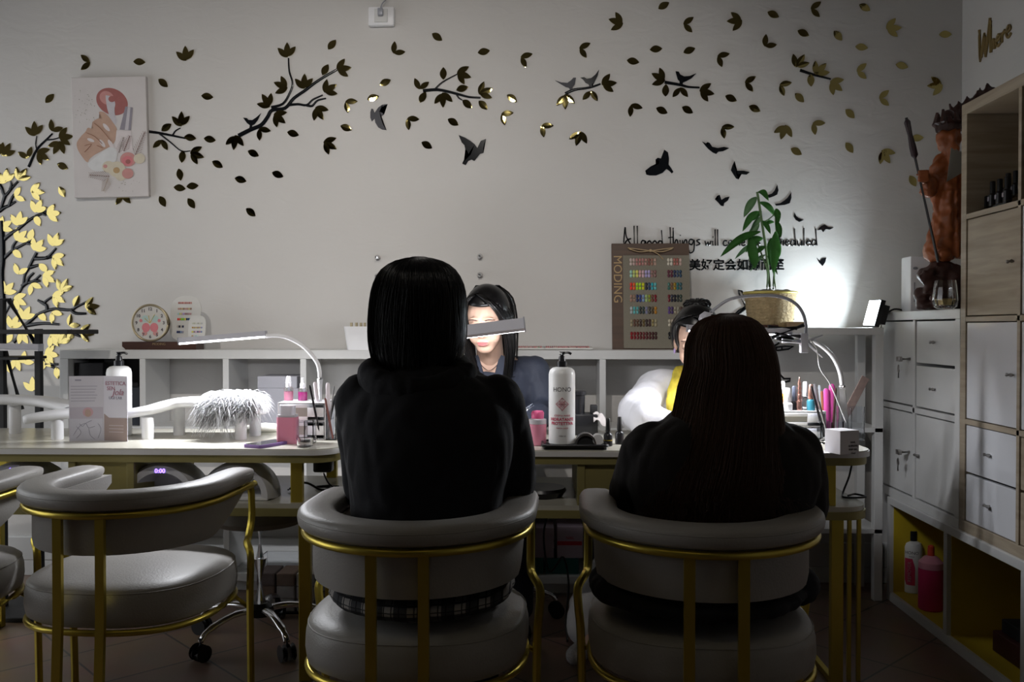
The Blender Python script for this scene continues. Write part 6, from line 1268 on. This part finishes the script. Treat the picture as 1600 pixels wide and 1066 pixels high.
b = B(); tube(b, spline([(0, 0, .004), (.03, .02, .006), (.05, -.02, .004), (-.02, -.03, .004), (-.01, .02, .01), (.02, .05, .06), (.035, .06, .115)], 6), .0035, 6); o = obj('cable_tangle', b, BLACKP, None, True, (PY(1322, 770, 3.0).x, 2.98, .576)); tag(o, 'black cable coiled on shelf under right table corner', 'cable')
b = B(); lathe(b, [(.001, .0), (.07, 0), (.085, .02), (.08, .03), (.001, .028)], 24); o = obj('dark_bowl', b, BLACKP, None, 'auto', (PY(845, 735, 2.95).x, 2.97, .5755)); tag(o, 'dark bowl on the shelf under right table, left of its drawer panel', 'bowl')
b = B(); tube(b, spline([(0, 0, .535), (-.04, .02, .40), (-.02, .04, .25), (.03, .05, .3), (.05, .05, .20), (.04, .04, .08), (.045, .0, .01)], 8), .004, 6); o = obj('hanging_cable', b, BLACKP, None, True, (PY(868, 800, 3.1).x, 3.2, 0)); tag(o, 'black cable hanging from the right table to the floor', 'cable')
# ================================================================== black metal stand at the left
YS = 3.5; o0 = V((PY(61, 600, YS).x, YS, 0)); t = thing('metal_stand', 'black metal shelf stand in front of the tree decal at left edge', 'stand', tuple(o0))
def seg(name, p, q, r, Y=YS, fl=1): b = B(); tube(b, [PY(*p, Y) - o0, PY(*q, Y) - o0], r, 8, flat=fl); obj(name, b, BLACKM, t, 'auto')
b = B(); box(b, (-.012, -.012, 0), (.012, .012, PY(61, 514, YS).z), .002); obj('post', b, BLACKM, t)
b = B(); a = PY(-60, 513, YS) - o0; c = PY(131, 515, YS) - o0; box(b, (a.x, -.12, c.z - .018), (c.x, .12, c.z), .003); obj('shelf_board', b, BLACKM, t)
b = B(); c2 = PY(52, 557, YS) - o0; box(b, (a.x, -.1, c2.z - .012), (c2.x, .1, c2.z), .003); obj('shelf_board', b, BLACKM, t)
seg('strut', (14, 470), (56, 538), .010, YS + .02); seg('strut', (8, 548), (34, 640), .010); seg('crossbar', (-60, 468), (17, 469), .008, YS + .02); b = B(); box(b, ((PY(3, 500, YS) - o0).x - .012, -.012, 0), ((PY(3, 500, YS) - o0).x + .012, .012, PY(3, 468, YS).z), .002); obj('post', b, BLACKM, t)
b = B(); box(b, (-.33, -.14, 0), (.06, .14, .02), .004); obj('base', b, BLACKM, t)
# ================================================================== rack: plant
pxp = PY(1203, 480, 3.87).x; pr0, pr1, phh = .090, .108, .152
t = thing('potted_plant', 'leafy bamboo-like plant in woven straw pot on the white rack', 'potted plant', (pxp, 3.865, RZ)); po = V((pxp, 3.865, RZ))
STR = mat('woven_straw', (.36, .27, .14), .8, noise_amt=.45, scale=60, bump=.8, bscale=90)
b = B(); N = 26
prof = [(.001, 0), (pr0, 0)]
for k in range(N): f = k / N; r_ = pr0 + (pr1 - pr0) * f; prof += [(r_ + .0004, phh * f + .0005), (r_ + .0030, phh * (f + .5 / N))]
prof += [(pr1 + .002, phh), (pr1 - .006, phh), (pr1 - .008, phh - .02), (.001, phh - .02)]
lathe(b, prof, 44)
for v in b.verts:
    rr = math.hypot(v.co.x, v.co.y)
    if rr > pr0 - .005 and v.co.z < phh - .001: a = math.atan2(v.co.y, v.co.x); s_ = 1 + .012 * sin(a * 44 + v.co.z * 500); v.co.x *= s_; v.co.y *= s_
obj('woven_pot', b, STR, t, True); b = B(); tube(b, [((pr1 + .001) * cos(2 * pi * k / 40), (pr1 + .001) * sin(2 * pi * k / 40), phh - .004) for k in range(40)], .006, 8, closed=True); obj('gold_rim', b, mat('straw_gold_rim', (.5, .42, .12), .5, .4), t, True)
b = B(); lathe(b, [(.001, phh - .02), (pr1 - .009, phh - .02), (pr1 - .009, phh - .012), (.001, phh - .008)], 24); obj('soil', b, mat('soil', (.03, .022, .015), .95), t, 'auto')
rn = random.Random(2); STN = mat('grey_pebble', (.2, .19, .17), .7)
for k in range(11):
    a = rn.random() * 6.28; r_ = rn.random() * .07; b = B(); ellip(b, (0, 0, 0), (.016 + rn.random() * .012, .015, .012), u=12, v=8); obj('pebble', b, STN, t, True, (r_ * cos(a), r_ * sin(a), phh + .0))
LF = mat('leaf_green', (.06, .20, .04), .4, noise_amt=.35, scale=25); LF2 = mat('leaf_pale_green', (.18, .33, .16), .45, noise_amt=.2, scale=25); STM = mat('stem_green', (.08, .14, .05), .5)
Yp = 3.865
for pl, r_ in (([(1203, 452), (1200, 420), (1196, 385), (1190, 345), (1186, 318), (1183, 300)], .0055), ([(1208, 452), (1211, 410), (1214, 375), (1212, 345), (1213, 328)], .0045), ([(1198, 452), (1199, 425), (1190, 398), (1183, 378)], .0035), ([(1212, 452), (1209, 430), (1206, 405)], .003), ([(1190, 350), (1202, 342), (1210, 335)], .0025)):
    b = B(); tube(b, spline([PY(*p, Yp + rn.uniform(-.01, .01)) - po for p in pl], 5), r_, 7); obj('stem', b, STM, t, True)
def leaf3(p0, p1, w_, m, dy=0, bend=.12):
    a = PY(*p0, Yp + dy * .4) - po; c = PY(*p1, Yp + dy) - po; d = c - a; L = d.length; s_ = d.cross(V((0, -1, .25))).normalized(); b = B(); rings = []; N = 9; up_ = s_.cross(d.normalized())
    for k in range(N + 1):
        f = k / N; ww = w_ * (sin(pi * min(1, f * .97 + .03)) ** .75); c_ = a + d * f + V((0, 0, bend * L * sin(pi * f))); rings.append([b.verts.new(c_ + s_ * ww + up_ * ww * .35), b.verts.new(c_), b.verts.new(c_ - s_ * ww + up_ * ww * .35)])
    for k in range(N):
        for j in range(2): b.faces.new((rings[k][j], rings[k][j + 1], rings[k + 1][j + 1], rings[k + 1][j]))
    bmesh.ops.solidify(b, geom=b.faces[:], thickness=.0006); obj('leaf', b, m, t, True)
for p0, p1, w_, m_, dy, bd in (((1184, 300), (1201, 314), .014, LF, -.03, .25), ((1182, 308), (1162, 340), .017, LF2, -.02, .1), ((1184, 330), (1160, 362), .015, LF, -.04, .12), ((1186, 316), (1214, 342), .014, LF, .02, .15), ((1190, 338), (1172, 368), .012, LF2, .04, .1), ((1213, 326), (1216, 350), .014, LF, -.03, .1), ((1188, 362), (1125, 402), .017, LF, -.06, .1), ((1184, 380), (1148, 405), .010, LF2, .04, .1), ((1172, 368), (1180, 420), .022, LF, -.06, -.05), ((1192, 372), (1165, 395), .018, LF, -.02, .2),
   ((1190, 352), (1210, 347), .011, LF, .02, .1), ((1212, 362), (1208, 428), .022, LF, -.05, .04), ((1205, 372), (1202, 415), .018, LF, .02, .06), ((1196, 398), (1172, 425), .009, LF2, .03, .15), ((1212, 375), (1218, 402), .014, LF, .03, .1), ((1186, 350), (1168, 378), .015, LF2, .03, .1), ((1196, 385), (1180, 398), .011, LF, -.03, .1), ((1213, 345), (1220, 372), .013, LF, -.04, .05), ((1190, 330), (1176, 345), .012, LF, .03, .1), ((1199, 400), (1215, 430), .008, LF, -.02, .1), ((1191, 345), (1204, 366), .011, LF, -.05, .1)): leaf3(p0, p1, w_, m_, dy, bd)
b = B(); box(b, (-.035, -.02, 0), (.035, .02, .024), .002); q = PY(1240, 505, 3.79); o = obj('cardboard_box', b, mat('kraft_card', (.30, .21, .12), .8), None, False, (q.x, 3.775, RZ)); tag(o, 'small kraft cardboard box right of the woven pot on rack', 'box')
b = B(); box(b, (-.05, -.015, 0), (.05, .015, .012), .002); q = PY(1192, 505, 3.77); o = obj('wooden_block', b, wood('walnut', (0,0,0), (0,0,0)), None, False, (q.x + .01, 3.770 - .003, RZ)); tag(o, 'flat dark wooden block in front of the woven pot', 'block')
# ================================================================== cabinet top: white box, statue, glass
CT = 1.20
q = PY(1440, 450, 3.72); t = thing('white_device', 'white upright box-shaped device on white cabinet behind carved roots', 'device', (q.x + .03, 3.72, CT)); w_ = .15; h = PY(1440, 400, 3.72).z - CT
b = B(); box(b, (-w_ / 2, -.0, 0), (w_ / 2, .10, h), .008); obj('case', b, WPLAST, t, 'auto')
b = B(); box(b, (-w_ / 2 + .014, -.002, .04), (-w_ / 2 + .018, 0, .12)); obj('slot', b, GREYP, t); b = B(); ellip(b, (-w_ / 2 + .02, 0, h - .05), (.01, .004, .006)); obj('badge', b, GREYP, t, True)
YT = 3.40; sx_ = PY(1481, 300, YT).x; so = V((sx_, YT, CT)); WDS = mat('carved_wood', (.30, .085, .025), .4, noise_amt=.3, scale=18); WDD = mat('dark_carved_wood', (.055, .022, .018), .45, noise_amt=.3, scale=20)
t = thing('carved_statue', 'carved orange-brown wooden robed figure holding a long staff on a root base', 'statue', tuple(so))
rn = random.Random(4)
def rel_(px, py, dy=0): return PY(px, py, YT + dy) - so
b = B()
for (px, py, r_) in ((1478, 470, .05), (1462, 445, .045), (1450, 430, .04), (1470, 420, .045), (1490, 430, .05), (1500, 460, .06), (1440, 460, .03), (1445, 478, .035), (1495, 480, .05), (1510, 430, .04)): ellip(b, rel_(px, py, rn.uniform(-.03, .04)), (r_, r_, r_ * .8))
for k in range(26): a = rel_(1445 + rn.random() * 55, 420 + rn.random() * 50, -.05); capsule(b, a, .012, a + V((rn.uniform(-.05, .03), -.01, rn.uniform(-.02, .03))), .008)
for v in b.verts: v.co.z = max(v.co.z, .002)
obj('root_base', remeshed(b, .008, 2, lambda c, n: .008 * noise.noise(c * 40)), WDD, t, True)
b = B(); rings = []
prof = [(400, .075, .055), (385, .072, .055), (350, .066, .05), (320, .062, .05), (300, .064, .05), (280, .072, .055), (262, .068, .05), (250, .05, .04), (240, .03, .03)]
zf = [PY(1481, y, YT).z - CT for y, _, _ in prof]
pr = [(w__, z) for (_, w__, _), z in zip(prof, zf)]; pr = [(.001, zf[0] - .01)] + pr + [(.001, zf[-1] + .01)]
lathe(b, pr, 32, sy=.8)
hz = PY(1481, 220, YT).z - CT; ellip(b, (0, -.01, hz), (.042, .045, .055)); ellip(b, (0, -.045, hz - .055), (.022, .018, .06)); ellip(b, (-.005, -.052, hz - .005), (.01, .012, .014))
capsule(b, (-.055, 0, zf[5]), .03, (-.085, -.03, zf[5] - .04), .026); capsule(b, (-.085, -.03, zf[5] - .04), .024, rel_(1446, 276, -.04), .016); capsule(b, (.05, 0, zf[5]), .03, (.07, -.06, zf[5] - .03), .022)
capsule(b, (-.055, -.01, zf[0] + .0), .02, (-.04, -.02, zf[2]), .012); ellip(b, (-.03, -.03, zf[0]), (.03, .04, .02))
def fold(c, n): return .011 * sin(c.x * 60 + c.z * 30 * abs(sin(c.x * 15))) * (1 if c.z < zf[4] else .2) + (.009 * noise.noise(c * 45))
obj('robed_body', remeshed(b, .0055, 1, fold), WDS, t, True)
b = B(); hp = rel_(1443, 277, -.05)
for k in range(4): capsule(b, hp + V((-.022, -.016 + 0 * k, .018 - k * .011)), .006, hp + V((.006, -.022, .018 - k * .011)), .006, 8)
capsule(b, hp + V((.004, .0, .012)), .014, hp + V((.002, .0, -.012)), .013, 10); capsule(b, hp + V((-.0, .01, .02)), .006, hp + V((-.02, .006, .01)), .005, 8); obj('gripping_hand', remeshed(b, .003, 2), WDS, t, True)
b = B()
for k in range(13): a = 2 * pi * k / 13; p = V((.036 * cos(a), .036 * sin(a) - .01, hz + .04)); tube(b, [p, p * 1.0 + V((.014 * cos(a), .014 * sin(a), .022)), p + V((.010 * cos(a), 0, .04 + .014 * (k % 3)))], [.014, .012, .005], 6)
ellip(b, (0, -.01, hz + .05), (.044, .044, .03)); ellip(b, (0, 0, hz + .085), (.025, .025, .03)); obj('crown', b, WDD, t, 'auto')
b = B(); 
for k in range(9): p = rel_(1490 + k * 7.5, 180 - k * 4.2, .05 + k * .004); ellip(b, p, (.022, .02, .026 + .006 * (k % 2))); capsule(b, p, .012, p + V((rn.uniform(-.02, .02), 0, .04)), .005, 8)
obj('flame_crest', remeshed(b, .006, 1), WDD, t, True)
s0, s1 = rel_(1416, 184, -.06), rel_(1466, 410, -.06); b = B(); tube(b, [s0, s1], .0055, 8); obj('staff', b, BLACKP, t, 'auto'); b = B(); dd = s1 - s0; tube(b, [s0, s0 + dd * .03, s0 + dd * .12, s0 + dd * .2, s0 + dd * .26, s0 + dd * .28], [.004, .012, .009, .013, .013, .005], 8); obj('staff_head', b, mat('dark_lacquer', (.03, .015, .02), .4), t, 'auto')
b = B(); f0 = rel_(1478, 285, -.09)
for k in range(6): a = R(35 + k * 9); e = f0 + V((cos(a) * .12, 0, sin(a) * .12)); p = f0; b2 = [p, e + V((.008, -.001 * k, -.006)), e + V((-.008, -.001 * k, .006))]; prism(b, [V(x) + V((0, -.0012 * k, 0)) for x in b2], (0, .001, 0))
obj('folding_fan', b, mat('grey_fan', (.35, .35, .33), .35, .4), t)
q = PY(1477, 470, 3.2); t = thing('glass_jar', 'faceted clear glass jar with amber rim before the carved roots', 'jar', (q.x, 3.2, CT))
b = B(); lathe(b, [(.026, .0), (.038, .008), (.042, .03), (.038, .075), (.034, .10), (.030, .10), (.034, .075), (.037, .03), (.03, .012), (.001, .01)], 14); obj('glass_body', b, GLASS, t); b = B(); lathe(b, [(.025, .013), (.034, .03), (.030, .035), (.001, .036)], 14); obj('gold_filling', b, mat('gold_glitter', (.55, .45, .2), .35, .7, noise_amt=.5, scale=200), t)
# polish bottles in the oak compartment
OS = hs[3]; q = PX(1560, 322, 1.55); t = thing('acrylic_riser', 'clear stepped acrylic stand under the dark bottles in oak cabinet', 'stand', (1.50, q.y, OS))
b = B(); box(b, (-.0, -.15, 0), (.05, .12, .018), .001); box(b, (.05, -.15, 0), (.10, .12, .045), .001); obj('steps', b, ACRY, t)
BG = 'dark polish bottles on the acrylic riser'; lb2 = mat('bottle_label', (.35, .33, .38), .5)
for r_ in range(2):
    for k in range(5):
        y = q.y + .085 - k * .048; x = 1.525 + r_ * .052; tt = thing('nail_polish_bottle', 'dark polish bottle in oak cabinet, %s row, %s' % (['front', 'raised back'][r_], ['furthest from viewer', 'second from the far end', 'middle of five', 'fourth from the far end', 'nearest the viewer'][k]), 'bottle', (x, y, OS + (.0185 if r_ == 0 else .0455)), 0, BG)
        b = B(); lathe(b, [(.012, 0), (.014, .002), (.014, .04), (.008, .046)], 16); obj('body', b, BLACKP, tt, 'auto'); b = B(); lathe(b, [(.0085, .046), (.0085, .085), (.007, .087)], 16); obj('cap', b, BLACKM, tt, 'auto'); b = B(); lathe(b, [(.0125, .006), (.0143, .008)], 16, cap=False); obj('gold_ring', b, GOLD, tt); b = B(); box(b, (-.0149, -.006, .02), (-.0141, .006, .034)); obj('label', b, lb2, tt)
# yellow cubby bottles
q = PX(1418, 938, 1.52); YB = .0372; t = thing('remover_bottle', 'white bottle with black cap and crimson label in the yellow-lined cubby', 'bottle', (1.54, q.y, YB))
b = B(); lathe(b, [(.034, 0), (.038, .004), (.038, .19), (.032, .205), (.016, .213)], 30); obj('body', b, LOT, t, 'auto'); b = B(); lathe(b, [(.017, .213), (.017, .252), (.015, .254)], 20); obj('cap', b, BLACKP, t, 'auto')
t.rotation_euler.z = R(-28)
b = B(); r_ = .0388; n = 12
for j in range(1): 
    vs1 = [b.verts.new((r_ * sin(-.75 + 1.1 * k / n), -r_ * cos(-.75 + 1.1 * k / n), .035 if k > 2 else .035 + (2 - k) * .01)) for k in range(n + 1)]; vs2 = [b.verts.new((r_ * sin(-.75 + 1.1 * k / n), -r_ * cos(-.75 + 1.1 * k / n), .145 - (max(0, k - 9) * .012))) for k in range(n + 1)]
    for k in range(n): b.faces.new((vs1[k], vs1[k + 1], vs2[k + 1], vs2[k]))
obj('label', b, REDP, t); curved_text(t, 'HONO', .018, .038, .168, INK); curved_text(t, 'NAILS', .008, .038, .153, INK)
o = text('REMOVER', .019, (0, 0, 0), mat('pale_label_text', (.6, .5, .5), .5), None, .0001); o.data = o.data.copy(); o.rotation_euler = (0, 0, 0)
for v in o.data.vertices: x, y, z = v.co; a = -y / .0395 - .2; v.co = (sin(a) * .0396, -cos(a) * .0396, x + .09)
o.parent = t
q = PX(1448, 962, 1.50); t = thing('liquid_bottle', 'large clear bottle of red-pink liquid with orange-red cap in yellow-lined cubby', 'bottle', (1.515, q.y - .0, YB))
b = B(); lathe(b, [(.042, 0), (.046, .004), (.046, .16), (.001, .161)], 30); obj('body', b, mat('raspberry_liquid', (.55, .03, .12), .15), t, 'auto'); b = B(); lathe(b, [(.046, .161), (.045, .185), (.025, .205), (.014, .21)], 30); obj('shoulder', b, mat('frosted_pink', (.6, .25, .32), .3), t, 'auto'); b = B(); lathe(b, [(.013, .21), (.012, .245), (.006, .25)], 16); obj('cap', b, mat('orange_red_cap', (.65, .07, .04), .4), t, 'auto')
bottle('squeeze_bottle', 'white bottle with dark cap deepest in yellow-lined cubby', 'bottle', (1.66, q.y + .06, YB), [(.03, 0), (.033, .004), (.033, .16), (.015, .18)], LOT, [(.014, .18), (.013, .21)], BLACKP)
y_ = 2.715 + .03; 
b = B(); box(b, (0, 0, 0), (.22, .30, .07), .004); o = obj('storage_case', b, mat('oxblood_case', (.05, .012, .01), .5), None, False, (1.53, y_ + .04, YB)); tag(o, 'flat dark oxblood case in the second yellow-lined cubby', 'case')
b = B(); box(b, (0, 0, 0), (.18, .26, .045), .004); o = obj('storage_case', b, BLACKM, None, False, (1.55, y_ + .06, YB + .0705)); tag(o, 'flat black case stacked on the oxblood one', 'case')
b = B(); box(b, (0, 0, 0), (.2, .3, .25), .004); o = obj('storage_case', b, REDC, None, False, (1.53, 2.24, YB)); tag(o, 'red box in the third cubby at the right edge', 'box')
